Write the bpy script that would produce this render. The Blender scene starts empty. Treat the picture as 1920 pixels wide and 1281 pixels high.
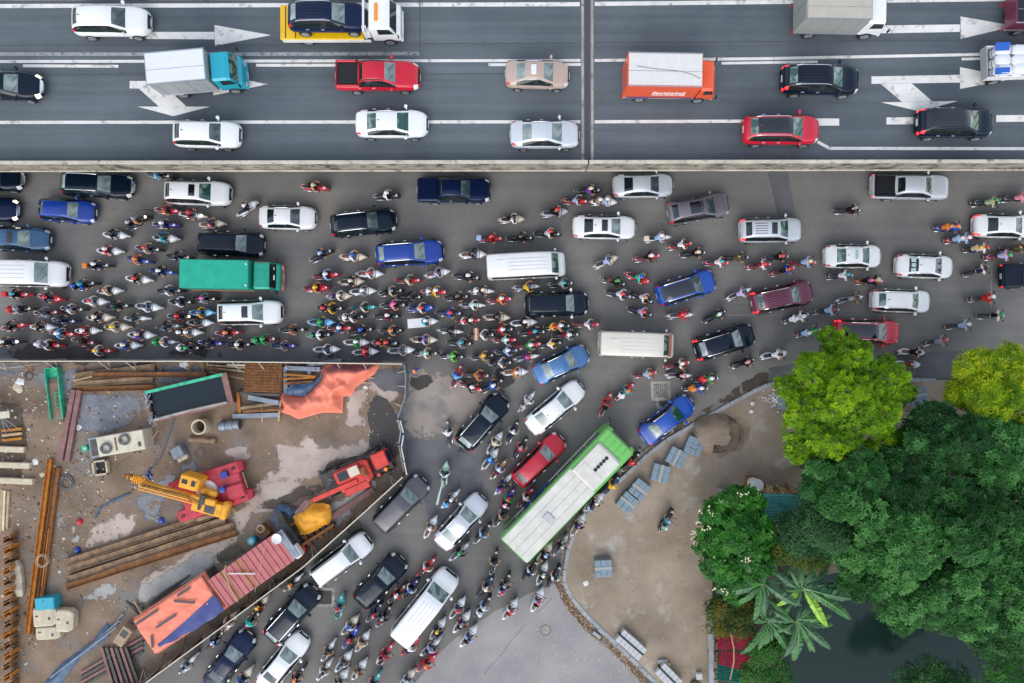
import bpy, bmesh, math, random
import numpy as np
from mathutils import Vector, Matrix, noise
from mathutils.bvhtree import BVHTree
from mathutils.geometry import delaunay_2d_cdt
R = math.radians
rng = random.Random(7)
S = bpy.context.scene
COL = S.collection
# ---------------------------------------------------------------- camera, sky, sun, exposure
CAM_H, FPX = 51.0, 1275.0            # metres above the road; pixels of focal length in the 1920 wide photograph
cd = bpy.data.cameras.new("drone_camera")
cam = bpy.data.objects.new("drone_camera", cd)
COL.objects.link(cam)
cam.location = (0, 0, CAM_H)
cam.rotation_euler = (0, 0, 0)
cd.sensor_width = 36.0
cd.lens = 36.0 * FPX / 1920.0
cd.clip_end = 2000
S.camera = cam
SUN_EL, SUN_AZ = 46.0, -104.0          # azimuth of the sun measured from +X towards +Y
wd = bpy.data.worlds.new("World")
S.world = wd
wd.use_nodes = True
nt = wd.node_tree
sky = nt.nodes.new("ShaderNodeTexSky")
sky.sky_type = 'NISHITA'
sky.sun_disc = False
sky.sun_elevation = R(SUN_EL)
sky.sun_rotation = R(90 - SUN_AZ)
sky.air_density = 1.2
sky.dust_density = 1.2
sky.ozone_density = 1.0
bg = nt.nodes["Background"]
bg.inputs[1].default_value = 0.15
hsv = nt.nodes.new("ShaderNodeHueSaturation")      # thin cloud takes most of the blue out of the sky
hsv.inputs['Saturation'].default_value = 0.55
nt.links.new(sky.outputs[0], hsv.inputs['Color'])
nt.links.new(hsv.outputs[0], bg.inputs[0])
sl = bpy.data.lights.new("sun", 'SUN')
sl.energy = 0.6
sl.angle = R(55)
sl.color = (1.0, 0.965, 0.91)
so = bpy.data.objects.new("sun", sl)
COL.objects.link(so)
sd = Vector((math.cos(R(SUN_EL)) * math.cos(R(SUN_AZ)), math.cos(R(SUN_EL)) * math.sin(R(SUN_AZ)), math.sin(R(SUN_EL))))
so.rotation_euler = sd.to_track_quat('Z', 'Y').to_euler()
so.location = sd * 80
S.view_settings.view_transform = 'Standard'
S.view_settings.look = 'None'
S.view_settings.gamma = 1.0
S.view_settings.exposure = 0.84
S.view_settings.use_curve_mapping = False
S.render.engine = 'CYCLES'
S.cycles.max_bounces = 5
S.cycles.diffuse_bounces = 3
S.cycles.glossy_bounces = 2
S.cycles.transmission_bounces = 2
S.cycles.caustics_reflective = False
S.cycles.caustics_refractive = False

# ---------------------------------------------------------------- helpers
def W(px, py, z=0.0):
    """world point at height z under pixel (px, py) of the 1920x1281 photograph"""
    k = (CAM_H - z) / FPX
    return Vector(((px - 960) * k, (640.5 - py) * k, z))

def lin(c):
    return tuple((v / 12.92 if v <= 0.04045 else ((v + 0.055) / 1.055) ** 2.4) for v in c)

def hx(s):
    s = s.lstrip('#')
    return lin(tuple(int(s[i:i + 2], 16) / 255 for i in (0, 2, 4)))

MATS = {}
def mat(name, col, rough=0.6, metal=0.0, spec=0.5, coat=0.0, var=0.0, vscale=3.0, bump=0.0, bscale=20.0, col2=None, emit=0.0, detail=6.0, coords='Object', thr=None):
    if name in MATS:
        return MATS[name]
    m = bpy.data.materials.new(name)
    MATS[name] = m
    m.use_nodes = True
    t = m.node_tree
    b = t.nodes["Principled BSDF"]
    b.inputs['Base Color'].default_value = (*col, 1)
    b.inputs['Roughness'].default_value = rough
    b.inputs['Metallic'].default_value = metal
    b.inputs['Specular IOR Level'].default_value = spec
    b.inputs['Coat Weight'].default_value = coat
    b.inputs['Coat Roughness'].default_value = 0.05
    if emit:
        b.inputs['Emission Color'].default_value = (*col, 1)
        b.inputs['Emission Strength'].default_value = emit
    if var or bump or col2:
        tc = t.nodes.new("ShaderNodeTexCoord")
        src = tc.outputs[coords]
        if coords == 'World':
            src = t.nodes.new("ShaderNodeNewGeometry").outputs['Position']
        if var or col2:
            n = t.nodes.new("ShaderNodeTexNoise")
            n.inputs['Scale'].default_value = vscale
            n.inputs['Detail'].default_value = detail
            n.inputs['Roughness'].default_value = 0.62
            t.links.new(src, n.inputs['Vector'])
            r = t.nodes.new("ShaderNodeValToRGB")
            c2 = col2 if col2 else tuple(min(1, v * (1 + var)) for v in col)
            c1 = col if col2 else tuple(v * (1 - var) for v in col)
            lo, hi = thr if thr else (0.32, 0.68)
            r.color_ramp.elements[0].position = lo
            r.color_ramp.elements[1].position = hi
            r.color_ramp.elements[0].color = (*c1, 1)
            r.color_ramp.elements[1].color = (*c2, 1)
            t.links.new(n.outputs[0], r.inputs[0])
            t.links.new(r.outputs[0], b.inputs['Base Color'])
        if bump:
            n2 = t.nodes.new("ShaderNodeTexNoise")
            n2.inputs['Scale'].default_value = bscale
            n2.inputs['Detail'].default_value = 5
            t.links.new(src, n2.inputs['Vector'])
            bp = t.nodes.new("ShaderNodeBump")
            bp.inputs['Strength'].default_value = 0.8
            bp.inputs['Distance'].default_value = bump
            t.links.new(n2.outputs[0], bp.inputs['Height'])
            t.links.new(bp.outputs[0], b.inputs['Normal'])
    return m

class MB:
    """collects boxes, tubes, prisms and lofts into one mesh"""
    def __init__(s):
        s.v, s.f, s.m = [], [], []
    def add(s, vs, fs, mi=0, M=None):
        o = len(s.v)
        if M is not None:
            vs = [M @ Vector(v) for v in vs]
        s.v.extend([tuple(v) for v in vs])
        for f in fs:
            s.f.append(tuple(o + i for i in f))
            s.m.append(mi)
        return s
    def box(s, c, d, mi=0, rz=0.0, M=None, bev=0.0, rx=0.0, ry=0.0):
        x, y, z = d[0] / 2, d[1] / 2, d[2] / 2
        T = Matrix.Translation(Vector(c)) @ Matrix.Rotation(rz, 4, 'Z') @ Matrix.Rotation(ry, 4, 'Y') @ Matrix.Rotation(rx, 4, 'X')
        if M is not None:
            T = M @ T
        if bev <= 0:
            vs = [(-x, -y, -z), (x, -y, -z), (x, y, -z), (-x, y, -z), (-x, -y, z), (x, -y, z), (x, y, z), (-x, y, z)]
            fs = [(3, 2, 1, 0), (4, 5, 6, 7), (0, 1, 5, 4), (1, 2, 6, 5), (2, 3, 7, 6), (3, 0, 4, 7)]
        else:
            b = min(bev, x * .9, y * .9, z * .9)
            def ring(ix, iy, zz):
                return [(-ix, -y if iy == y else -iy, zz)]
            vs = []
            for zz, k in ((-z, b), (-z + b, 0), (z - b, 0), (z, b)):
                X, Y = x - k, y - k
                c0 = b
                vs += [(-X + c0, -Y, zz), (X - c0, -Y, zz), (X, -Y + c0, zz), (X, Y - c0, zz), (X - c0, Y, zz), (-X + c0, Y, zz), (-X, Y - c0, zz), (-X, -Y + c0, zz)]
            fs = [tuple(range(7, -1, -1)), tuple(range(24, 32))]
            for L in range(3):
                for i in range(8):
                    j = (i + 1) % 8
                    fs.append((L * 8 + i, L * 8 + j, L * 8 + 8 + j, L * 8 + 8 + i))
        return s.add(vs, fs, mi, T)
    def cyl(s, a, b, r, n=10, mi=0, r2=None, cap=True, M=None):
        a, b = Vector(a), Vector(b)
        r2 = r if r2 is None else r2
        q = (b - a).to_track_quat('Z', 'Y')
        vs = []
        for p, rr in ((a, r), (b, r2)):
            for i in range(n):
                t = 2 * math.pi * i / n
                vs.append(p + q @ Vector((rr * math.cos(t), rr * math.sin(t), 0)))
        fs = [(i, (i + 1) % n, n + (i + 1) % n, n + i) for i in range(n)]
        if cap:
            fs += [tuple(range(n - 1, -1, -1)), tuple(range(n, 2 * n))]
        return s.add(vs, fs, mi, M)
    def tube(s, pts, r, n=6, mi=0, r2=None, M=None):
        pts = [Vector(p) for p in pts]
        vs = []
        k = len(pts)
        for i, p in enumerate(pts):
            d = (pts[min(i + 1, k - 1)] - pts[max(i - 1, 0)])
            q = d.to_track_quat('Z', 'Y')
            rr = r if r2 is None else r + (r2 - r) * i / max(1, k - 1)
            for j in range(n):
                t = 2 * math.pi * j / n
                vs.append(p + q @ Vector((rr * math.cos(t), rr * math.sin(t), 0)))
        fs = [(i * n + j, i * n + (j + 1) % n, (i + 1) * n + (j + 1) % n, (i + 1) * n + j) for i in range(k - 1) for j in range(n)]
        fs += [tuple(range(n - 1, -1, -1)), tuple(range((k - 1) * n, k * n))]
        return s.add(vs, fs, mi, M)
    def prism(s, pts, z0, z1, mi=0, M=None):
        n = len(pts)
        a = sum(pts[i][0] * pts[(i + 1) % n][1] - pts[(i + 1) % n][0] * pts[i][1] for i in range(n))
        if a < 0:
            pts = list(pts)[::-1]
        vs = [(p[0], p[1], z0) for p in pts] + [(p[0], p[1], z1) for p in pts]
        fs = [tuple(range(n - 1, -1, -1)), tuple(range(n, 2 * n))] + [(i, (i + 1) % n, n + (i + 1) % n, n + i) for i in range(n)]
        return s.add(vs, fs, mi, M)
    def sheet(s, pts, mi=0):
        n = len(pts)
        a = sum(pts[i][0] * pts[(i + 1) % n][1] - pts[(i + 1) % n][0] * pts[i][1] for i in range(n))
        if a < 0:
            pts = list(pts)[::-1]
        return s.add(pts, [tuple(range(n))], mi)
    def lathe(s, prof, n=16, c=(0, 0, 0), mi=0, M=None):
        vs = []
        for r, z in prof:
            for i in range(n):
                t = 2 * math.pi * i / n
                vs.append((c[0] + r * math.cos(t), c[1] + r * math.sin(t), c[2] + z))
        k = len(prof)
        fs = [(i * n + j, i * n + (j + 1) % n, (i + 1) * n + (j + 1) % n, (i + 1) * n + j) for i in range(k - 1) for j in range(n)]
        return s.add(vs, fs, mi, M)
    def loft(s, secs, mi=0, M=None, sq=0.6):
        """secs: (x, half width, z low, z high); rounded eight sided sections"""
        vs = []
        for x, w, z0, z1 in secs:
            h = (z1 - z0) / 2
            zc = (z0 + z1) / 2
            a, b = w * sq, h * sq
            vs += [(x, -a, zc - h), (x, a, zc - h), (x, w, zc - b), (x, w, zc + b), (x, a, zc + h), (x, -a, zc + h), (x, -w, zc + b), (x, -w, zc - b)]
        k = len(secs)
        fs = [(i * 8 + j, (i + 1) * 8 + j, (i + 1) * 8 + (j + 1) % 8, i * 8 + (j + 1) % 8)[::-1] for i in range(k - 1) for j in range(8)]
        fs += [tuple(range(8))[::-1], tuple(range((k - 1) * 8, k * 8))]
        return s.add(vs, fs, mi, M)
    def ball(s, c, r, mi=0, n=8, sz=1.0, half=False):
        prof = []
        k = n // 2
        for i in range(k + 1):
            t = -math.pi / 2 + math.pi * i / k
            if half and t < -0.05:
                continue
            prof.append((max(1e-4, r * math.cos(t)), r * sz * math.sin(t)))
        return s.lathe(prof, n, c, mi)
    def mesh(s, name, smooth=False):
        me = bpy.data.meshes.new(name)
        me.from_pydata(s.v, [], s.f)
        me.polygons.foreach_set('material_index', s.m)
        if smooth:
            me.polygons.foreach_set('use_smooth', [True] * len(s.f))
        for _ in range(max(s.m) + 1 if s.m else 1):
            me.materials.append(None)
        return me

def ob(name, me, mats=None, parent=None, loc=None, rz=None, sc=None, smooth=False, rot=None):
    if isinstance(me, MB):
        me = me.mesh(name, smooth)
    o = bpy.data.objects.new(name, me)
    COL.objects.link(o)
    if mats is not None:
        if not isinstance(mats, (list, tuple)):
            mats = [mats] * max(1, len(me.materials))
        while len(me.materials) < len(mats):
            me.materials.append(None)
        for i, m in enumerate(mats):
            if i < len(o.material_slots):
                o.material_slots[i].link = 'OBJECT'
                o.material_slots[i].material = m
    if parent is not None:
        o.parent = parent
    if loc is not None:
        o.location = loc
    if rz is not None:
        o.rotation_euler = (0, 0, rz)
    if rot is not None:
        o.rotation_euler = rot
    if sc is not None:
        o.scale = sc
    return o

def tag(o, label, cat, group=None):
    o['label'] = label
    o['category'] = cat
    if group:
        o['group'] = group
    return o

def empty(name, loc=(0, 0, 0), rz=0.0, label=None, cat=None, group=None):
    o = bpy.data.objects.new(name, None)
    COL.objects.link(o)
    o.empty_display_size = 0.2
    o.location = loc
    o.rotation_euler = (0, 0, rz)
    if label:
        tag(o, label, cat, group)
    return o

def struct(o):
    o['kind'] = 'structure'
    return o

def stuff(o):
    o['kind'] = 'stuff'
    return o

def fract(pts, amp=0.15, it=3, seed=0):
    """polygon with ragged edges"""
    r = random.Random(seed)
    p = [Vector((q[0], q[1])) for q in pts]
    for k in range(it):
        out = []
        for i in range(len(p)):
            a, b = p[i], p[(i + 1) % len(p)]
            d = b - a
            out.append(a)
            out.append((a + b) / 2 + Vector((-d.y, d.x)) * r.uniform(-amp, amp))
        p = out
    return [(q.x, q.y) for q in p]

def fill(pts2, z, name='sheet'):
    """concave polygon as a triangulated sheet"""
    n = len(pts2)
    vs, es, fs, *_ = delaunay_2d_cdt([Vector(p[:2]) for p in pts2], [], [list(range(n))], 1, 1e-5)
    me = bpy.data.meshes.new(name)
    fs = [tuple(f) for f in fs]
    fs2 = []
    for f in fs:
        a, b, c = (vs[i] for i in f[:3])
        fs2.append(f if (b - a).cross(c - a) > 0 else f[::-1])
    me.from_pydata([(v.x, v.y, z) for v in vs], [], fs2)
    me.materials.append(None)
    return me

def pxpoly(pts, z=0.0):
    return [tuple(W(x, y, z)[:2]) for x, y in pts]

def inpoly(x, y, P):
    c = False
    n = len(P)
    j = n - 1
    for i in range(n):
        if (P[i][1] > y) != (P[j][1] > y) and x < (P[j][0] - P[i][0]) * (y - P[i][1]) / (P[j][1] - P[i][1]) + P[i][0]:
            c = not c
        j = i
    return c

def edist(x, y, P):
    best = 1e9
    p = Vector((x, y))
    n = len(P)
    for i in range(n):
        a, b = Vector(P[i][:2]), Vector(P[(i + 1) % n][:2])
        d = b - a
        t = max(0, min(1, (p - a).dot(d) / max(1e-9, d.length_squared)))
        best = min(best, (p - a - d * t).length)
    return best

def drape(poly, step, zf, name='cloth'):
    """sheet over a polygon (world xy) whose height is zf(x, y, distance to the edge)"""
    P = []
    n = len(poly)
    for i in range(n):
        a, b = Vector(poly[i][:2]), Vector(poly[(i + 1) % n][:2])
        k = max(1, int((b - a).length / step))
        P += [a + (b - a) * j / k for j in range(k)]
    nb = len(P)
    xs = [p.x for p in P]
    ys = [p.y for p in P]
    pts = list(P)
    x = min(xs)
    r = random.Random(3)
    while x < max(xs):
        y = min(ys)
        while y < max(ys):
            qx, qy = x + r.uniform(-.25, .25) * step, y + r.uniform(-.25, .25) * step
            if inpoly(qx, qy, P) and edist(qx, qy, poly) > step * .45:
                pts.append(Vector((qx, qy)))
            y += step
        x += step
    vs, es, fs, *_ = delaunay_2d_cdt(pts, [], [list(range(nb))], 1, 1e-5)
    me = bpy.data.meshes.new(name)
    fs2 = []
    for f in fs:
        a, b, c = (vs[i] for i in f[:3])
        fs2.append(tuple(f) if (b - a).cross(c - a) > 0 else tuple(f)[::-1])
    me.from_pydata([(v.x, v.y, zf(v.x, v.y, edist(v.x, v.y, poly))) for v in vs], [], fs2)
    me.polygons.foreach_set('use_smooth', [True] * len(fs2))
    me.materials.append(None)
    return me
# ---------------------------------------------------------------- ground materials
def ground_mat(name, c_lo, c_hi, big=0.12, grain=0.25, spots=0.0, streak=0.0, third=None, tthr=(0.55, 0.62), tscale=0.5, rough=0.85, bump=0.01, soft=False):
    m = bpy.data.materials.new(name)
    MATS[name] = m
    m.use_nodes = True
    t = m.node_tree
    L = t.links.new
    b = t.nodes["Principled BSDF"]
    b.inputs['Roughness'].default_value = rough
    b.inputs['Specular IOR Level'].default_value = 0.3
    pos = t.nodes.new("ShaderNodeNewGeometry").outputs['Position']
    def noise_(scale, detail=6, rgh=0.6, vec=pos):
        n = t.nodes.new("ShaderNodeTexNoise")
        n.inputs['Scale'].default_value = scale
        n.inputs['Detail'].default_value = detail
        n.inputs['Roughness'].default_value = rgh
        L(vec, n.inputs['Vector'])
        return n.outputs[0]
    def ramp(src, stops):
        r = t.nodes.new("ShaderNodeValToRGB")
        e = r.color_ramp.elements
        while len(e) < len(stops):
            e.new(0.5)
        for i, (p, c) in enumerate(stops):
            e[i].position = p
            e[i].color = (*c, 1) if len(c) == 3 else c
        L(src, r.inputs[0])
        return r.outputs[0]
    def mix(fac, a, c, mode='MIX'):
        x = t.nodes.new("ShaderNodeMix")
        x.data_type = 'RGBA'
        x.blend_type = mode
        if isinstance(fac, float):
            x.inputs[0].default_value = fac
        else:
            L(fac, x.inputs[0])
        for i, q in ((6, a), (7, c)):
            if isinstance(q, tuple):
                x.inputs[i].default_value = (*q, 1)
            else:
                L(q, x.inputs[i])
        return x.outputs[2]
    col = ramp(noise_(big, 8), [(0.36, c_lo), (0.64, c_hi)])
    if third:
        col = mix(ramp(noise_(tscale, 10, 0.65), [(tthr[0], (0, 0, 0)), (tthr[1], (1, 1, 1))]), col, third)
    if streak:
        mp = t.nodes.new("ShaderNodeMapping")
        mp.inputs['Scale'].default_value = (0.03, 1.4, 1)
        L(pos, mp.inputs[0])
        g = ramp(noise_(1.0, 5, 0.6, mp.outputs[0]), [(0.35, (1 - streak,) * 3), (0.65, (1 + streak * .6,) * 3)])
        col = mix(1.0, col, g, 'MULTIPLY')
    g = ramp(noise_(22.0, 4, 0.8), [(0.3, (1 - grain,) * 3), (0.7, (1 + grain,) * 3)])
    col = mix(1.0, col, g, 'MULTIPLY')
    if spots:
        s1 = ramp(noise_(8.5, 3, 0.8), [(0.60, (0, 0, 0)), (0.65, (1, 1, 1))])
        s2 = ramp(noise_(0.35, 3, 0.5), [(0.46, (0, 0, 0)), (0.60, (spots,) * 3)])
        f = mix(1.0, s1, s2, 'MULTIPLY')
        col = mix(f, col, tuple(v * 0.3 for v in c_lo))
    L(col, b.inputs['Base Color'])
    if bump:
        bp = t.nodes.new("ShaderNodeBump")
        bp.inputs['Strength'].default_value = 0.6
        bp.inputs['Distance'].default_value = bump
        L(noise_(9.0, 8, 0.7), bp.inputs['Height'])
        L(bp.outputs[0], b.inputs['Normal'])
    if soft:            # dust or damp that thins out and breaks up towards its rim
        at_ = t.nodes.new("ShaderNodeAttribute")
        at_.attribute_name = 'edge'
        ad = t.nodes.new("ShaderNodeMath")
        ad.operation = 'MULTIPLY_ADD'
        L(noise_(1.1, 9, 0.62), ad.inputs[0])
        ad.inputs[1].default_value = 1.9
        L(at_.outputs['Fac'], ad.inputs[2])
        f = ramp(ad.outputs[0], [(0.60, (0, 0, 0)), (0.82, (1, 1, 1))])
        tb = t.nodes.new("ShaderNodeBsdfTransparent")
        ms = t.nodes.new("ShaderNodeMixShader")
        sb = t.nodes.new("ShaderNodeMath")
        sb.operation = 'ADD'
        sb.inputs[1].default_value = -0.62
        L(ad.outputs[0], sb.inputs[0])
        f = ramp(sb.outputs[0], [(0.30, (0, 0, 0)), (0.52, (1, 1, 1))])
        L(f, ms.inputs[0])
        L(tb.outputs[0], ms.inputs[1])
        L(b.outputs[0], ms.inputs[2])
        L(ms.outputs[0], t.nodes["Material Output"].inputs[0])
    return m

M_ROAD = ground_mat('street asphalt', hx('#6f6d6b'), hx('#838079'), 0.16, 0.24, spots=0.95, streak=0.09)
M_ROADP = ground_mat('pale worn asphalt', hx('#8d8a89'), hx('#a09b98'), 0.3, 0.2, spots=0.6)
M_ROADD = ground_mat('dark new asphalt', hx('#5b5b5d'), hx('#717072'), 0.4, 0.2)
M_DECK = ground_mat('flyover asphalt', hx('#51595f'), hx('#646c70'), 0.1, 0.24, spots=0.35, streak=0.16)
M_SOIL = ground_mat('site soil', hx('#716151'), hx('#957f6b'), 0.35, 0.30, third=hx('#7d7974'), tthr=(0.52, 0.66), tscale=0.3, bump=0.05)
M_GRAVEL = ground_mat('grey gravel', hx('#6d7177'), hx('#8f9195'), 0.8, 0.55, third=hx('#7d6b5c'), tscale=0.8, bump=0.06, soft=True)
M_DRY = ground_mat('dry pale concrete', hx('#a8978a'), hx('#c4b4a6'), 0.5, 0.14, third=hx('#84705f'), tthr=(0.60, 0.66), tscale=0.55, soft=True)
M_DRYG = ground_mat('dry grey concrete', hx('#96938f'), hx('#aeaaa4'), 0.6, 0.16, third=hx('#7d6b5c'), tthr=(0.62, 0.68), tscale=0.6, soft=True)
M_WET = ground_mat('wet dark mud', hx('#4b4039'), hx('#5c4f45'), 0.8, 0.25, rough=0.42, soft=True)
M_WETR = ground_mat('wet asphalt', hx('#403d3b'), hx('#4b4743'), 0.8, 0.2, rough=0.5, soft=True)
M_LOT = ground_mat('bare lot soil', hx('#857765'), hx('#a79784'), 0.22, 0.22, third=hx('#b5b0a7'), tthr=(0.56, 0.72), tscale=0.42, bump=0.02)
M_SAND = ground_mat('damp sand', hx('#80705f'), hx('#978673'), 0.9, 0.2, bump=0.02)
M_SANDD = ground_mat('dark damp sand', hx('#4f4338'), hx('#64564a'), 1.5, 0.3, bump=0.05, soft=True)
M_BASE = ground_mat('earth', hx('#3f3d32'), hx('#5a5648'), 0.4, 0.4)
M_CONC = ground_mat('weathered concrete', hx('#8f8a80'), hx('#b0aa9e'), 0.9, 0.22, third=hx('#5c5850'), tthr=(0.55, 0.68), tscale=1.6)
M_PARA = ground_mat('mossy parapet concrete', hx('#7d776b'), hx('#a39b8c'), 0.8, 0.3, third=hx('#4b473f'), tthr=(0.48, 0.64), tscale=1.3, bump=0.02)
M_CAP = ground_mat('pale parapet cap', hx('#b0a898'), hx('#c9c1b0'), 0.8, 0.25, third=hx('#7c7668'), tthr=(0.56, 0.66), tscale=1.5)
M_KERB = ground_mat('kerb granite', hx('#8b8f92'), hx('#a5a8a8'), 1.2, 0.2)
M_PAINT = ground_mat('road paint', hx('#d3d0ca'), hx('#e4e1db'), 1.0, 0.1, third=hx('#a09f9c'), tthr=(0.55, 0.66), tscale=1.6, bump=0)
M_PAINTW = ground_mat('worn road paint', hx('#8d9092'), hx('#a3a5a6'), 2.0, 0.35, third=hx('#5d656b'), tthr=(0.5, 0.62), tscale=4.0, bump=0)
M_RUBBER = mat('rubber joint', hx('#4d4a55'), 0.7)
M_PALE = ground_mat('pale dusty asphalt', hx('#978c82'), hx('#aba094'), 0.3, 0.2, third=hx('#85807b'), tthr=(0.5, 0.62), tscale=0.5, spots=0.5, soft=True)
M_WATER = mat('pond water', (0.010, 0.024, 0.019), 0.06, spec=0.35, bump=0.004, bscale=9)
M_BLK = mat('black plastic', (0.012, 0.012, 0.013), 0.5)
M_TYRE = mat('tyre rubber', (0.018, 0.018, 0.019), 0.8)
M_CHROME = mat('chrome', (0.75, 0.76, 0.78), 0.18, metal=0.9)
M_RIM = mat('alloy rim', (0.42, 0.43, 0.45), 0.35, metal=0.6)
M_WHITE = mat('white enamel', (0.72, 0.72, 0.70), 0.45, var=0.08, vscale=1.5)
M_IRON = mat('cast iron', (0.07, 0.065, 0.06), 0.7)
M_RED = mat('red lens', (0.55, 0.012, 0.015), 0.2, coat=0.6)
M_REDL = mat('lit brake lamp', (0.95, 0.03, 0.035), 0.25, emit=0.9)
M_LENS = mat('clear lamp lens', (0.78, 0.79, 0.76), 0.2, coat=0.8)
M_LENSL = mat('lit headlamp', (1.0, 0.86, 0.66), 0.2, emit=1.6)
M_AMBER = mat('amber lens', (0.9, 0.28, 0.02), 0.3)
M_PLATE = mat('number plate', (0.62, 0.63, 0.6), 0.5)

# ---------------------------------------------------------------- ground, pond, street
POND = [(1462, 1100), (1560, 1070), (1700, 1085), (1800, 1150), (1935, 1215), (1960, 1420), (1500, 1420), (1468, 1290)]
pond_w = pxpoly(POND, -1.2)
def base_ground():
    nx, ny, st = 120, 90, 0.75
    x0, y0 = -45.0, -33.75
    vs, fs = [], []
    for j in range(ny + 1):
        for i in range(nx + 1):
            x, y = x0 + i * st, y0 + j * st
            z = -0.06
            if x > 10 and y < -10:
                d = edist(x, y, pond_w)
                if inpoly(x, y, pond_w):
                    z = -0.9 - 1.2 * min(1, d / 1.5)
                else:
                    z = -0.06 - 0.84 * max(0, 1 - d / 1.6)
            vs.append((x, y, z))
    for j in range(ny):
        for i in range(nx):
            a = j * (nx + 1) + i
            fs.append((a, a + 1, a + nx + 2, a + nx + 1))
    B = 900
    o = len(vs)
    X1, Y1 = x0 + nx * st, y0 + ny * st
    vs += [(-B, -B, -.06), (B, -B, -.06), (B, B, -.06), (-B, B, -.06), (x0, y0, -.06), (X1, y0, -.06), (X1, Y1, -.06), (x0, Y1, -.06)]
    for i in range(4):
        j = (i + 1) % 4
        fs.append((o + i, o + j, o + 4 + j, o + 4 + i))
    me = bpy.data.meshes.new('ground')
    me.from_pydata(vs, [], fs)
    me.materials.append(None)
    return struct(ob('ground', me, M_BASE))
base_ground()
struct(ob('water', fill([tuple(v) for v in fract(pxpoly([(x, y) for x, y in [(1440, 1075), (1560, 1045), (1720, 1060), (1830, 1130), (1990, 1190), (2010, 1450), (1480, 1450), (1440, 1300)]], -1.0), 0.03, 2, 1)], -1.0), M_WATER))

KERB = [(1756, 713), (1695, 713), (1600, 714), (1500, 716), (1440, 722), (1412, 735), (1370, 758), (1310, 791), (1250, 826), (1215, 853), (1175, 890), (1130, 930), (1100, 961), (1080, 990), (1066, 1030), (1059, 1068), (1058, 1092), (1072, 1122), (1100, 1155), (1134, 1187), (1180, 1232), (1216, 1265), (1240, 1290), (1300, 1345)]
road_px = [(-1600, -700), (3500, -700), (3500, 712), (2700, 712), (1756, 713)] + KERB[1:] + [(1300, 1700), (-700, 1700)]
struct(ob('road', fill(pxpoly(road_px), 0.0), M_ROAD))
lot_px = [(2700, 713)] + KERB + [(1330, 1345), (1335, 1150), (1338, 1010), (1345, 960), (1420, 935), (1520, 920), (1600, 870), (1780, 810), (2700, 795)]
lot = MB()
lot_w = pxpoly(lot_px, 0.12)
me = fill(lot_w, 0.125)
lot_o = struct(ob('pavement', me, M_LOT))
# kerb stones, each its own block
def polyline_walk(P, step):
    out = []
    acc = 0
    P = [Vector(p[:2]) for p in P]
    for a, b in zip(P, P[1:]):
        L = (b - a).length
        k = max(1, round(L / step))
        for i in range(k):
            out.append((a + (b - a) * i / k, a + (b - a) * (i + 1) / k))
    return out
kw = pxpoly(KERB, 0.15)
kroot = struct(ob('kerb', MB().tube([(p[0], p[1], 0.03) for p in kw], 0.05, 4), M_CONC))
rk = random.Random(5)
for a, b in polyline_walk(kw, 1.25):
    d = b - a
    L = d.length
    k = MB().box((0, 0, 0), (L - .03, 0.30, 0.17), bev=0.025)
    ob('kerb_stone', k, M_KERB, kroot, ((a.x + b.x) / 2, (a.y + b.y) / 2, 0.085 + rk.uniform(-.008, .008)), math.atan2(d.y, d.x) + rk.uniform(-.012, .012))
# gutter strip along the kerb with fallen leaves
gut = [W(x, y) for x, y in [(1130, 1204), (1100, 1170), (1068, 1135), (1046, 1104), (1040, 1092), (1054, 1098)]]
PZ = [0.0]
SOFT = {M_DRY: 1.3, M_DRYG: 1.0, M_WET: .5, M_WETR: .55, M_GRAVEL: .9, M_SANDD: .5, M_PALE: 2.0}
def patch(name, pts, m, z=0.004, amp=0.16, it=3, seed=None, parent=None):
    p = fract(pxpoly(pts), amp, it, seed if seed is not None else len(COL.objects))
    PZ[0] += .0006
    if m in SOFT:
        me = drape(p, .45, lambda x, y, dd: z + PZ[0])
        a_ = me.attributes.new('edge', 'FLOAT', 'POINT')
        for i, v in enumerate(me.vertices):
            a_.data[i].value = min(1.0, edist(v.co.x, v.co.y, p) / SOFT[m])
    else:
        me = fill(p, z + PZ[0])
    o = ob(name, me, m, parent)
    return struct(o)
patch('gutter', [(1038, 1090), (1056, 1072), (1056, 1095), (1070, 1126), (1098, 1160), (1132, 1192), (1178, 1238), (1214, 1270), (1250, 1300), (1225, 1300), (1150, 1230), (1130, 1206), (1096, 1182), (1066, 1146)], M_WET, 0.005, 0.05, 2)
patch('gutter', [(1440, 718), (1412, 731), (1370, 753), (1310, 786), (1250, 820), (1215, 847), (1175, 884), (1130, 923), (1115, 938), (1108, 930), (1165, 880), (1205, 842), (1240, 815), (1300, 778), (1360, 742), (1400, 712), (1440, 690)], M_WET, 0.005, 0.04, 2)
patch('gutter', [(2000, 712), (1440, 716), (1442, 690), (1560, 672), (1700, 664), (1850, 655), (2000, 652)], M_ROADD, 0.004, 0.02, 2)
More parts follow.
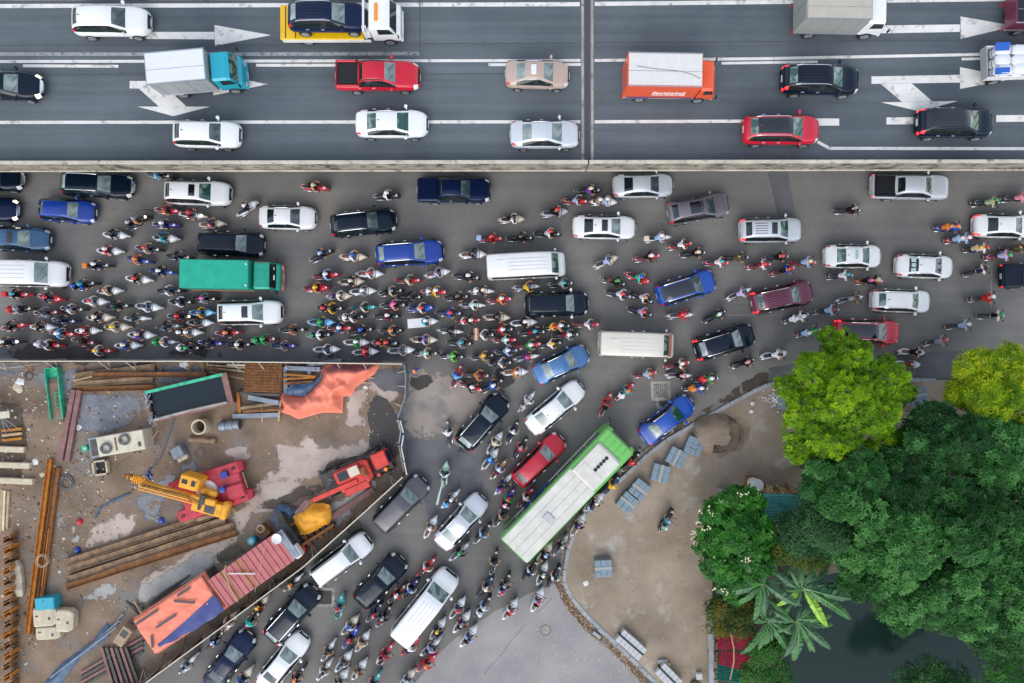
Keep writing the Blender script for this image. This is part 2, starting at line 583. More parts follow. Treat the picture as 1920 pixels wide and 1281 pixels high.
# worn and repaired areas of the street
patch('road_patch', [(766, 690), (800, 690), (870, 702), (930, 740), (925, 790), (900, 842), (868, 838), (835, 822), (800, 826), (768, 815), (745, 790)], M_PALE, 0.004, 0.08, 3, 4)
patch('road_patch', [(760, 822), (800, 826), (835, 826), (868, 842), (905, 868), (907, 905), (900, 945), (870, 990), (806, 975), (790, 900), (765, 890)], M_ROADD, 0.007, 0.03, 2, 5)
patch('road_patch', [(770, 1290), (850, 1200), (940, 1140), (1000, 1110), (1040, 1094), (1066, 1146), (1096, 1182), (1130, 1206), (1165, 1240), (1225, 1300)], M_ROADP, 0.004, 0.04, 3, 6)
patch('road_patch', [(1439, 322), (1477, 322), (1492, 400), (1462, 420), (1458, 404)], M_ROADD, 0.004, 0.01, 1, 7)
for pts, sd_ in (([(62, 636), (75, 634), (120, 655), (190, 658), (205, 673), (30, 673), (0, 660), (0, 650), (40, 655)], 11), ([(300, 672), (320, 655), (350, 640), (362, 636), (395, 655), (415, 660), (418, 672)], 12),
                 ([(585, 668), (600, 662), (625, 664), (640, 670), (600, 674)], 13), ([(766, 708), (790, 702), (820, 706), (815, 716), (790, 730), (768, 738)], 14),
                 ([(650, 980), (668, 968), (700, 990), (690, 1004), (660, 1010)], 15), ([(506, 1096), (515, 1085), (560, 1062), (590, 1070), (560, 1090), (528, 1104)], 16),
                 ([(925, 694), (950, 686), (966, 712), (958, 722), (944, 738), (934, 714)], 17), ([(786, 795), (794, 800), (792, 820), (786, 815)], 18), ([(862, 838), (874, 836), (870, 850), (852, 858)], 19), ([(566, 1064), (640, 1030), (650, 1036), (590, 1070)], 20)):
    patch('wet_stain', pts, M_WETR, 0.010, 0.17, 3, sd_)
# drain frames and grate bars over a flat black plate
def drain(x, y, rz, gx, gy, hole=None):
    r = empty('storm_drain', W(x, y), rz, hole[0], 'drain', 'storm drains in the street')
    fr = MB()
    fr.box((0, .62, .012), (1.5, .22, .02)).box((0, -.62, .012), (1.5, .22, .02)).box((-.64, 0, .012), (.22, 1.02, .02)).box((.64, 0, .012), (.22, 1.02, .02))
    ob('frame', fr, M_CONC, r)
    ob('pit', MB().box((0, 0, .004), (1.06, 1.02, .004)), M_BLK, r)  # flush black plate, the darkness of the hole painted
    for i in range(7):
        ob('grate_bar', MB().box((-.45 + i * .15, 0, .018), (.05, 1.0, .02)), M_IRON, r)
    return r
d1 = drain(1239, 733, R(2), 1, 1, ['rusty drain grate in a concrete square above the round manhole'])
drain(609, 1120, R(0), 1, 1, ['square drain grate in a concrete frame ahead of the black SUV'])
patch('drain_surround', [(1222, 722), (1253, 719), (1256, 768), (1232, 768)], M_CONC, 0.006, 0.02, 2, 21)
mh = empty('manhole_cover', W(1243, 754), 0, 'round iron manhole cover beside the blue sedan at the kerb', 'manhole')
ob('lid', MB().lathe([(0.001, .02), (.33, .02), (.34, .01), (.34, 0)], 24), M_IRON, mh)
ob('rim', MB().lathe([(.36, 0), (.36, .014), (.43, .014), (.43, 0)], 24), M_CONC, mh)
mh2 = empty('manhole_cover', W(1023, 1181), 0, 'worn round manhole cover alone on the pale asphalt', 'manhole')
ob('lid', MB().lathe([(0.001, .012), (.33, .012), (.34, .006), (.34, 0)], 24), M_CONC, mh2)
ob('rim', MB().lathe([(.35, 0), (.35, .008), (.40, .008), (.40, 0)], 24), M_IRON, mh2)
# cracks and seams
def seam(pts, w=0.05, m=M_ROADD, z=0.012, wob=0.06, seed=0):
    r = random.Random(seed)
    P = [W(x, y, 0) for x, y in pts]
    Q = []
    for a, b in zip(P, P[1:]):
        k = max(2, int((b - a).length / .5))
        Q += [a + (b - a) * i / k + Vector((r.uniform(-wob, wob), r.uniform(-wob, wob), 0)) for i in range(k)]
    mb = MB()
    for a, b in zip(Q, Q[1:]):
        d = (b - a)
        n = Vector((-d.y, d.x, 0)).normalized() * w * r.uniform(.2, 1) * .5
        mb.add([(a - n).xy[:] + (z,), (b - n).xy[:] + (z,), (b + n).xy[:] + (z,), (a + n).xy[:] + (z,)], [(0, 1, 2, 3)])
    return struct(ob('road_crack', mb, m))
seam([(20, 380), (75, 384)], .09, M_WETR, seed=1)
seam([(180, 391), (300, 396)], .08, M_WETR, seed=2)
seam([(1265, 605), (1370, 575), (1410, 570)], .05, M_ROADD, seed=3)
seam([(1365, 590), (1480, 593), (1640, 590), (1860, 592)], .05, M_ROADP, seed=4)
seam([(1858, 490), (1858, 592)], .08, M_ROADP, wob=.02, seed=5)
seam([(870, 1166), (815, 1205), (780, 1240)], .10, M_WETR, seed=6)
seam([(1035, 1120), (960, 1200), (900, 1275)], .06, M_ROADD, seed=7)
seam([(804, 990), (806, 940), (800, 900)], .05, M_ROADD, seed=8)
seam([(770, 970), (806, 965)], .05, M_ROADD, seed=9)
seam([(1600, 605), (1640, 588)], .04, M_ROADD, seed=10)
for pts in ([(395, 635), (398, 614), (412, 611)], [(398, 634), (424, 634)]):
    seam(pts, .10, M_ROADP, wob=.015, seed=11)

# ---------------------------------------------------------------- flyover
DZ = 7.0
fly = empty('flyover', W(960, 300, DZ), 0, 'elevated asphalt flyover with concrete parapet above the jammed street', 'flyover')
fl = Vector(fly.location)
edge_l, edge_r = W(0, 308.5, 7.9), W(1920, 306, 7.9)
ex = (edge_r - edge_l)
ex.z = 0
ex.normalize()
ey = Vector((-ex.y, ex.x, 0))
E0 = edge_l + (edge_r - edge_l) / 2
FM = Matrix(((ex.x, ey.x, 0, E0.x - fl.x), (ex.y, ey.y, 0, E0.y - fl.y), (0, 0, 1, -fl.z), (0, 0, 0, 1)))
dk = MB().box((0, 8.6, 6.45), (90, 16.7, 1.1 - .02), M=FM)
ob('deck', dk, M_DECK, fly)
# parapet cast in lengths, split at the expansion joint
xj = (W(1105, 305, 7.9) - E0).dot(ex)
xs = [-45]
for k in range(-6, 9):
    xs.append(xj + k * 6.1)
xs = sorted(x for x in xs if -45 <= x <= 46)
for a, b in zip(xs, xs[1:]):
    if b - a < .5:
        continue
    g = .09 if abs(b - xj) < .1 else .014
    sgm = MB()
    L = b - a - g
    c = a + (b - a) / 2 - g / 2
    x0, x1 = c - L / 2, c + L / 2
    prof = [(0.02, 6.32), (0.0, 7.84), (0.03, 7.87), (.20, 7.87), (.24, 7.84), (.36, 7.0), (.36, 6.32)]
    vs = [(x0, y, z) for y, z in prof] + [(x1, y, z) for y, z in prof]
    n = len(prof)
    sgm.add(vs, [(i, n + i, n + (i + 1) % n, (i + 1) % n)[::-1] for i in range(n)] + [tuple(range(n)), tuple(range(n, 2 * n))[::-1]], 0, FM)
    po = ob('parapet', sgm, M_PARA, fly)
    ob('coping', MB().box((c, .12, 7.91), (L, .22, .075), M=FM, bev=.015), M_CAP, po)
    ob('drip_ledge', MB().box((c, -.04, 6.36), (L, .10, .12), M=FM, bev=.02), M_CAP, po)
for x in (-26, 0, 26):
    ob('pier', MB().box((x, 8.5, 2.95), (1.6, 3.2, 5.9), M=FM, bev=.2).box((x, 8.5, 5.75), (2.0, 12.0, .28), M=FM), M_CONC, fly)
# expansion joint
def fpx(x, y, z=DZ):
    p = W(x, y, z)
    return p - fl
def strip(name, pts, w, m, z, parent):
    """painted strip of constant width along pixels"""
    P = [W(x, y, z) - fl for x, y in pts]
    mb = MB()
    for a, b in zip(P, P[1:]):
        d = (b - a).normalized()
        nn = Vector((-d.y, d.x, 0)) * w / 2
        mb.add([a - nn, b - nn, b + nn, a + nn], [(0, 1, 2, 3)])
    return ob(name, mb, m, parent)
jt = ob('expansion_joint', MB().box(((W(1101, 155, 7) - E0).dot(ex), 5.95, 7.004), (.30, 11.0, .03), M=FM), M_RUBBER, fly)
ob('joint_edge', MB().box(((W(1092.5, 155, 7) - E0).dot(ex), 5.95, 7.002), (.17, 11.05, .022), M=FM), M_CONC, jt)
ob('joint_edge', MB().box(((W(1110.5, 155, 7) - E0).dot(ex), 5.95, 7.002), (.17, 11.05, .022), M=FM), M_CONC, jt)
teeth = MB()
for i in range(70):
    teeth.box(((W(1101, 155, 7) - E0).dot(ex), .55 + i * .155, 7.022), (.07, .06, .012), M=FM)
stuff(ob('joint_teeth', teeth, M_IRON, jt))
ZM = DZ + 0.004
for name, pts, w, m in (
    ('edge_line', [(-300, 13.5), (0, 11.5), (1087, 8)], .27, M_PAINT), ('edge_line', [(1115, 7.5), (1440, 4), (1920, -2), (2200, -5)], .27, M_PAINT),
    ('lane_line', [(-300, 117), (0, 115.5), (1088, 113.5)], .19, M_PAINT), ('lane_line', [(1115, 113.5), (1440, 110), (1900, 101), (2200, 97)], .19, M_PAINT),
    ('lane_line', [(-300, 230), (1088, 228.5)], .21, M_PAINT), ('lane_line', [(1115, 228.5), (1480, 227)], .21, M_PAINT),
    ('lane_dash', [(43, 123.5), (222, 124.5)], .19, M_PAINT), ('lane_dash', [(480, 122.5), (660, 122.5)], .19, M_PAINT), ('lane_dash', [(916, 121.5), (1089, 121)], .19, M_PAINT),
    ('lane_dash', [(1353, 118.8), (1533, 116)], .17, M_PAINT), ('lane_dash', [(1803, 111), (1900, 109)], .17, M_PAINT),
    ('lane_dash', [(1500, 229), (1573.5, 229)], .46, M_PAINT), ('lane_dash', [(1662, 227), (1800, 225.5)], .46, M_PAINT), ('lane_dash', [(1868, 222.5), (2100, 221)], .44, M_PAINT),
    ('shoulder_line', [(1533, 266), (1556, 278.5)], .2, M_PAINT), ('shoulder_line', [(1555, 278.3), (1920, 279), (2200, 279)], .2, M_PAINT),
    ('faded_line', [(-300, 101.5), (0, 101.5), (400, 102), (787, 100.5)], .23, M_PAINTW)):
    strip(name, pts, w, m, ZM, fly)
def arrow(polys):
    mb = MB()
    for p in polys:
        mb.sheet([tuple(W(x, y, ZM) - fl) for x, y in p])
    return ob('lane_arrow', mb, M_PAINT, fly)
arrow([[(243, 60), (402, 60), (402, 74), (243, 73)], [(402, 47), (508, 66), (403, 86)]])
arrow([[(243, 152), (400, 152), (400, 166), (243, 166)], [(400, 138), (503, 158), (400, 179)], [(260, 166), (313, 166), (350, 200), (298, 200)], [(258, 200), (394, 200), (325, 218)]])
arrow([[(1635, 48), (1800, 46), (1800, 60), (1635, 63)], [(1801, 31), (1904, 49), (1801, 73)]])
arrow([[(1634, 143.5), (1800, 140.5), (1800, 155), (1634, 157.5)], [(1800, 126), (1905, 147), (1800, 167)], [(1651, 157), (1709, 156), (1748, 190), (1691, 191)], [(1652, 192), (1796, 189.5), (1724, 209)]])
patch_o = strip('deck_seam', [(787, 0), (788, 104)], .05, M_RUBBER, ZM, fly)
for i, (pts) in enumerate(([(0, 85), (480, 84), (790, 80)], [(790, 82), (1088, 81)], [(1115, 80), (1900, 76)], [(640, 140), (1088, 137)], [(0, 141), (380, 139)])):
    strip('deck_seam', pts, .035, M_RUBBER, ZM + .001, fly)
# strip of median beyond the upper edge line
ob('median', MB().box((0, 13.95, 7.02), (90, 6.2, .1), M=FM), M_CONC, fly)
# ---------------------------------------------------------------- cars
# stations, rear to front: tag of the span that follows, x, wm, wb, zb, w3, z3, w4, z4, zc, zbot
CAGE = {
 'sedan': [('T', -2.27, .55, .52, .78, .44, .80, .38, .82, .83, .40), ('T', -2.20, .76, .70, .90, .60, .95, .50, .97, .98, .26), ('D', -1.95, .85, .79, .96, .66, 1.02, .56, 1.04, 1.06, .22),
           ('R', -1.52, .88, .83, .95, .68, 1.03, .61, 1.07, 1.11, .22), ('F', -.92, .89, .85, .94, .59, 1.34, .53, 1.38, 1.43, .22), ('P', -.10, .89, .85, .93, .60, 1.40, .54, 1.44, 1.49, .22),
           ('F', 0.0, .89, .85, .93, .60, 1.40, .54, 1.44, 1.49, .22), ('W', .34, .89, .84, .92, .59, 1.36, .53, 1.38, 1.43, .22), ('H', 1.16, .88, .83, .90, .73, .95, .67, .98, 1.01, .22),
           ('H', 1.55, .87, .80, .86, .68, .91, .56, .94, .96, .22), ('N', 1.98, .80, .69, .75, .58, .80, .46, .83, .85, .24), ('N', 2.20, .60, .52, .60, .46, .65, .36, .67, .68, .28), ('N', 2.27, .42, .38, .50, .36, .53, .28, .54, .55, .34)],
 'suv': [('T', -2.30, .62, .58, .90, .50, .95, .42, .97, .98, .42), ('T', -2.24, .80, .74, 1.02, .64, 1.12, .54, 1.14, 1.16, .30), ('R', -2.06, .88, .80, 1.06, .66, 1.30, .58, 1.33, 1.36, .26),
         ('F', -1.70, .91, .86, 1.06, .63, 1.56, .56, 1.60, 1.65, .26), ('F', -1.10, .92, .87, 1.06, .64, 1.60, .57, 1.65, 1.70, .26), ('P', -.14, .92, .87, 1.05, .65, 1.62, .58, 1.67, 1.72, .26),
         ('F', -.03, .92, .87, 1.05, .65, 1.62, .58, 1.67, 1.72, .26), ('W', .34, .92, .87, 1.04, .64, 1.57, .57, 1.60, 1.65, .26), ('H', 1.14, .92, .86, 1.03, .76, 1.08, .70, 1.11, 1.14, .26),
         ('H', 1.55, .91, .83, .99, .72, 1.04, .60, 1.07, 1.09, .26), ('N', 2.02, .85, .73, .88, .62, .93, .50, .96, .98, .28), ('N', 2.22, .66, .58, .70, .50, .75, .40, .77, .78, .32), ('N', 2.30, .46, .42, .56, .40, .60, .30, .61, .62, .38)],
 'hatch': [('T', -1.98, .56, .52, .84, .46, .88, .40, .90, .91, .40), ('T', -1.92, .74, .68, .96, .58, 1.04, .50, 1.06, 1.08, .28), ('R', -1.76, .82, .74, .98, .61, 1.18, .54, 1.21, 1.24, .24),
           ('F', -1.36, .85, .80, .97, .58, 1.42, .52, 1.46, 1.50, .24), ('F', -.9, .86, .81, .96, .59, 1.45, .53, 1.49, 1.54, .24), ('P', -.12, .86, .81, .95, .60, 1.46, .54, 1.50, 1.55, .24),
           ('F', -.02, .86, .81, .95, .60, 1.46, .54, 1.50, 1.55, .24), ('W', .36, .86, .81, .94, .59, 1.40, .53, 1.44, 1.49, .24), ('H', 1.0, .85, .80, .93, .71, .98, .65, 1.01, 1.04, .24),
           ('H', 1.4, .84, .77, .88, .66, .93, .55, .96, .98, .24), ('N', 1.76, .79, .69, .77, .56, .82, .45, .84, .86, .26), ('N', 1.92, .65, .57, .62, .45, .67, .36, .68, .69, .30), ('N', 1.98, .50, .46, .52, .36, .55, .28, .56, .57, .36)],
 'mpv': [('T', -2.34, .66, .62, .95, .54, 1.05, .46, 1.07, 1.08, .42), ('R', -2.28, .82, .76, 1.06, .66, 1.22, .57, 1.25, 1.27, .30), ('F', -2.06, .89, .84, 1.08, .66, 1.62, .59, 1.67, 1.71, .26),
         ('F', -1.5, .91, .87, 1.07, .67, 1.68, .60, 1.73, 1.77, .26), ('F', -.9, .91, .87, 1.06, .68, 1.70, .61, 1.75, 1.79, .26), ('P', -.1, .91, .87, 1.05, .68, 1.70, .61, 1.75, 1.79, .26),
         ('F', 0.02, .91, .87, 1.05, .68, 1.70, .61, 1.75, 1.79, .26), ('W', .62, .91, .87, 1.04, .66, 1.60, .59, 1.65, 1.69, .26), ('H', 1.28, .91, .86, 1.02, .77, 1.10, .71, 1.13, 1.16, .26),
         ('H', 1.68, .90, .82, .96, .70, 1.02, .58, 1.05, 1.07, .26), ('N', 2.08, .85, .74, .84, .60, .89, .48, .91, .93, .28), ('N', 2.26, .70, .62, .66, .48, .71, .38, .73, .74, .32), ('N', 2.34, .54, .50, .54, .40, .58, .30, .59, .60, .38)],
 'van': [('T', -2.70, .80, .76, 1.05, .70, 1.9, .62, 2.0, 2.03, .45), ('T', -2.66, .92, .88, 1.18, .80, 2.02, .72, 2.12, 2.16, .32), ('F', -2.50, .94, .91, 1.2, .82, 2.06, .75, 2.16, 2.21, .28),
         ('F', -1.6, .95, .92, 1.2, .83, 2.08, .76, 2.18, 2.24, .28), ('F', -.6, .95, .92, 1.2, .83, 2.08, .76, 2.18, 2.24, .28), ('P', .3, .95, .92, 1.2, .83, 2.08, .76, 2.18, 2.24, .28),
         ('F', .42, .95, .92, 1.2, .83, 2.08, .76, 2.18, 2.24, .28), ('W', 1.05, .95, .92, 1.19, .79, 1.96, .72, 2.04, 2.10, .28), ('H', 1.72, .95, .90, 1.15, .82, 1.26, .76, 1.29, 1.33, .28),
         ('H', 2.10, .94, .86, 1.06, .76, 1.13, .64, 1.16, 1.19, .28), ('N', 2.42, .88, .78, .92, .66, .98, .52, 1.0, 1.02, .30), ('N', 2.60, .74, .66, .72, .54, .77, .42, .79, .80, .34), ('N', 2.67, .58, .54, .58, .44, .62, .34, .63, .64, .40)],
 'minibus': [('T', -3.0, .86, .82, 1.1, .76, 2.1, .68, 2.2, 2.23, .50), ('T', -2.96, .97, .93, 1.2, .86, 2.24, .78, 2.34, 2.38, .36), ('F', -2.8, .99, .96, 1.22, .88, 2.28, .80, 2.38, 2.43, .32),
         ('F', -1.8, 1.0, .97, 1.22, .89, 2.30, .81, 2.40, 2.46, .32), ('F', -.6, 1.0, .97, 1.22, .89, 2.30, .81, 2.40, 2.46, .32), ('P', .6, 1.0, .97, 1.22, .89, 2.30, .81, 2.40, 2.46, .32),
         ('F', .75, 1.0, .97, 1.22, .89, 2.30, .81, 2.40, 2.46, .32), ('W', 1.95, 1.0, .97, 1.2, .86, 2.18, .79, 2.26, 2.31, .32), ('H', 2.42, .99, .94, 1.18, .87, 1.32, .80, 1.35, 1.38, .32),
         ('N', 2.70, .97, .90, 1.08, .80, 1.16, .66, 1.18, 1.2, .32), ('N', 2.88, .90, .82, .92, .70, .97, .54, .99, 1.0, .34), ('N', 2.96, .78, .70, .74, .58, .78, .44, .79, .80, .38), ('N', 3.0, .62, .58, .60, .48, .63, .36, .64, .65, .42)],
 'pickup': [('T', -2.68, .74, .72, .96, .60, .98, .5, .98, .98, .50), ('D', -2.64, .86, .84, 1.05, .70, 1.07, .56, 1.07, 1.07, .40), ('D', -2.55, .90, .87, 1.08, .72, 1.09, .58, 1.09, 1.09, .34),
         ('D', -1.25, .92, .88, 1.08, .72, 1.09, .58, 1.09, 1.09, .32), ('R', -1.12, .92, .88, 1.09, .72, 1.14, .64, 1.16, 1.18, .32), ('F', -.92, .92, .87, 1.10, .64, 1.68, .57, 1.72, 1.77, .32), ('P', -.10, .92, .87, 1.09, .65, 1.72, .58, 1.76, 1.81, .32),
         ('F', .0, .92, .87, 1.09, .65, 1.72, .58, 1.76, 1.81, .32), ('W', .55, .92, .87, 1.08, .63, 1.64, .56, 1.68, 1.73, .32), ('H', 1.18, .92, .86, 1.08, .76, 1.13, .70, 1.16, 1.19, .32),
         ('H', 1.80, .92, .84, 1.05, .74, 1.11, .62, 1.13, 1.15, .32), ('N', 2.34, .88, .78, .96, .66, 1.02, .52, 1.04, 1.06, .34), ('N', 2.58, .74, .66, .74, .52, .80, .42, .82, .83, .38), ('N', 2.66, .56, .52, .58, .42, .62, .32, .63, .64, .44)],
}
REG = ['body', 'bonnet', 'roof', 'windshield', 'rear_window', 'side_window', 'headlight', 'taillight', 'grille', 'trim']
CARMESH = {}
def car_mesh(kind):
    if kind in CARMESH:
        return CARMESH[kind]
    st = CAGE[kind]
    vs, fs, mi = [], [], []
    for (t_, x, wm, wb, zb, w3, z3, w4, z4, zc, zbot) in st:
        if kind not in ('van', 'minibus') and t_ in 'RFPW':
            w3, w4 = w3 * .92, w4 * .90
        half = [(wm * .93, zbot), (wm, (zbot + zb) * .5 + .02), (wb, zb), (w3, z3), (w4, z4), (w4 * .5, z4 + (zc - z4) * .8)]
        pr = [(-y, z) for y, z in half] + [(0, zc)] + half[::-1]
        vs += [(x, y, z) for y, z in pr]
    n = 13
    K = len(st)
    def reg(i, j, t):
        s = min(j, 11 - j)          # strip 0..5 from the sill to the centre line
        last = i >= K - 3
        if t == 'T':
            return 7 if s == 1 and i == 0 or (s == 2 and i == 1 and kind not in ('van', 'minibus')) else 0
        if t == 'D':
            return 0
        if t in 'RFWP' and s == 2:
            if kind in ('van', 'minibus', 'mpv') and i <= 1:
                return 0
            return 9 if t == 'P' else 5
        if t == 'R':
            return 4 if s >= 4 else 0
        if t in 'FP':
            return 2 if s >= 4 else 0
        if t == 'W':
            return 3 if s >= 4 else 0
        if t == 'H':
            return 1 if s >= 3 else 0
        if t == 'N':
            if (s in (1, 2) and i == K - 3) or (s == 2 and i == K - 4 and kind in ('suv', 'hatch', 'mpv')):
                return 6
            if s >= 3 and i == K - 2:
                return 8
            return 1 if s >= 4 and i == K - 3 else 0
        return 0
    for i in range(K - 1):
        t = st[i][0]
        for j in range(n - 1):
            a = i * n + j
            fs.append((a, a + 1, a + n + 1, a + n)[::-1])
            mi.append(reg(i, j, t))
        fs.append((i * n + n - 1, i * n, (i + 1) * n, (i + 1) * n + n - 1)[::-1])
        mi.append(0)
    # closing caps: rear and front, as strips of quads
    for base, flip in ((0, False), ((K - 1) * n, True)):
        for j in range(6):
            a, b, c, d = base + j, base + j + 1, base + 11 - j, base + 12 - j
            q = (a, b, c, d) if j < 5 else (a, b, d)
            if j == 5:
                q = (base + 5, base + 6, base + 7)
            fs.append(q if flip else q[::-1])
            mi.append(8 if flip and j in (1, 2) else 0)
    me = bpy.data.meshes.new('cage')
    me.from_pydata(vs, [], fs)
    me.polygons.foreach_set('material_index', mi)
    for r in REG:
        me.materials.append(None)
    o = bpy.data.objects.new('cage', me)
    COL.objects.link(o)
    md = o.modifiers.new('s', 'SUBSURF')
    md.levels = 2
    bpy.context.view_layer.update()
    ev = o.evaluated_get(bpy.context.evaluated_depsgraph_get()).to_mesh()
    nv = len(ev.vertices)
    co = np.empty(nv * 3, dtype=np.float32)
    ev.vertices.foreach_get('co', co)
    co = co.reshape(-1, 3)
    polys = [(tuple(p.vertices), p.material_index) for p in ev.polygons]
    # back to the nominal length and width
    L0, W0 = co[:, 0].max() - co[:, 0].min(), co[:, 1].max() - co[:, 1].min()
    Ln = st[-1][1] - st[0][1]
    co[:, 0] *= Ln / L0
    co[:, 1] *= 2 * max(s[2] for s in st) / W0
    co[:, 0] -= (co[:, 0].max() + co[:, 0].min()) / 2
    bvh = BVHTree.FromPolygons([tuple(c) for c in co], [p for p, _ in polys])
    parts = {}
    for p, m in polys:
        c = sum((co[i] for i in p), np.zeros(3)) / len(p)
        nm = REG[m]
        key = nm
        if nm in ('headlight', 'taillight', 'trim'):
            key = nm + ('|L' if c[1] > 0 else '|R')
        if nm == 'side_window':
            pil = [s for s in st if s[0] == 'P'][0][1]
            key = nm + ('|L' if c[1] > 0 else '|R') + ('F' if c[0] > pil else 'B')
        parts.setdefault(key, []).append(p)
    res = {}
    for k, pl in parts.items():
        used = sorted({i for p in pl for i in p})
        ix = {v: i for i, v in enumerate(used)}
        m2 = bpy.data.meshes.new(k.split('|')[0])
        m2.from_pydata([tuple(co[i]) for i in used], [], [tuple(ix[i] for i in p) for p in pl])
        m2.polygons.foreach_set('use_smooth', [True] * len(pl))
        m2.materials.append(None)
        res[k] = m2
    COL.objects.unlink(o)
    bpy.data.objects.remove(o)
    w = MB()
    CARMESH[kind] = (res, bvh, co)
    return CARMESH[kind]

WHEEL = {}
def wheel_mesh(r, w=.22):
    if r not in WHEEL:
        t = MB().lathe([(r * .62, -w / 2), (r * .93, -w / 2), (r, -w / 2 + .03), (r, w / 2 - .03), (r * .93, w / 2), (r * .62, w / 2)], 20, M=Matrix.Rotation(R(90), 4, 'X'))
        h = MB().lathe([(0.001, .03), (r * .16, .05), (r * .2, .02), (r * .58, .04), (r * .66, .075), (r * .68, .0)], 20, M=Matrix.Rotation(R(90), 4, 'X'))
        for i in range(5):
            a = 2 * math.pi * i / 5
            h.box((r * .36 * math.cos(a), -.055, r * .36 * math.sin(a)), (r * .55, .03, .05), ry=-a)
        WHEEL[r] = (t.mesh('wheel', True), h.mesh('rim', True))
    return WHEEL[r]

def onto(bvh, x0, x1, y0, y1, off=.006, nx=4, ny=4, name='panel'):
    """sheet that follows the car's skin from above"""
    mb = MB()
    vs = []
    for i in range(nx + 1):
        for j in range(ny + 1):
            x, y = x0 + (x1 - x0) * i / nx, y0 + (y1 - y0) * j / ny
            h = bvh.ray_cast(Vector((x, y, 5)), Vector((0, 0, -1)))[0]
            vs.append((x, y, (h.z if h else 1) + off))
    k = ny + 1
    mb.add(vs, [(i * k + j, (i + 1) * k + j, (i + 1) * k + j + 1, i * k + j + 1) for i in range(nx) for j in range(ny)])
    return mb

PAINTC = {'white': '#e9e9e7', 'silver': '#cfd2d7', 'black': '#0b1828', 'navy': '#0e1c3c', 'blue': '#103b94', 'brightblue': '#124ba6', 'steelblue': '#365d80', 'lightblue': '#4b76a8', 'terra': '#b57a60', 'red': '#c4162e', 'crimson': '#c01832',  # black is tinted navy: the blue of the reflected sky put into the paint
          'maroon': '#743349', 'brown': '#756e76', 'grey': '#5d5a5e', 'beige': '#b7a193', 'cream': '#d9d2c4', 'pearl': '#dcd8d2', 'teal': '#13997f', 'orange': '#e2572a', 'yellow': '#e8b80f', 'green': '#5cae48', 'cyan': '#1b9fb5', 'darkgrey': '#24272c', 'redo': '#d8322c'}
def paint(c):
    dark = c in ('black', 'navy', 'darkgrey')
    return mat('paint ' + c, hx(PAINTC[c]), 0.32, spec=0.08 if dark else 0.45, coat=0.6 if dark else 0.6, metal=0.25 if c in ('silver', 'brown', 'grey', 'maroon', 'lightblue', 'steelblue') else 0.0, var=0.05, vscale=0.9)
M_GLASS = {'d': mat('dark tinted glass', (0.008, 0.016, 0.017), 0.06, spec=0.6, coat=0.6),
           'g': mat('green tinted glass with painted reflection', (0.016, 0.075, 0.055), 0.06, spec=0.6, coat=1.0, col2=(0.20, 0.27, 0.24), vscale=1.3, detail=1.5, thr=(0.47, 0.56)),  # this and the next two: sky reflection painted in as pale patches
           'm': mat('grey glass with painted reflection', (0.045, 0.068, 0.072), 0.07, spec=0.6, coat=1.0, col2=(0.13, 0.165, 0.165), vscale=1.2, detail=1.5, thr=(0.42, 0.58)),
           'l': mat('pale glass with painted reflection', (0.14, 0.19, 0.18), 0.08, spec=0.6, coat=1.0, col2=(0.30, 0.35, 0.335), vscale=1.1, detail=1.5, thr=(0.38, 0.60)),  # palest one, most of the reflected sky mixed into the base colour
           'p': mat('black roof glass', (0.008, 0.011, 0.016), 0.08, spec=0.6, coat=1.0)}
LEN = {'sedan': 4.54, 'suv': 4.6, 'hatch': 3.96, 'mpv': 4.68, 'van': 5.37, 'minibus': 6.0, 'pickup': 5.34}
LANDMARK = []
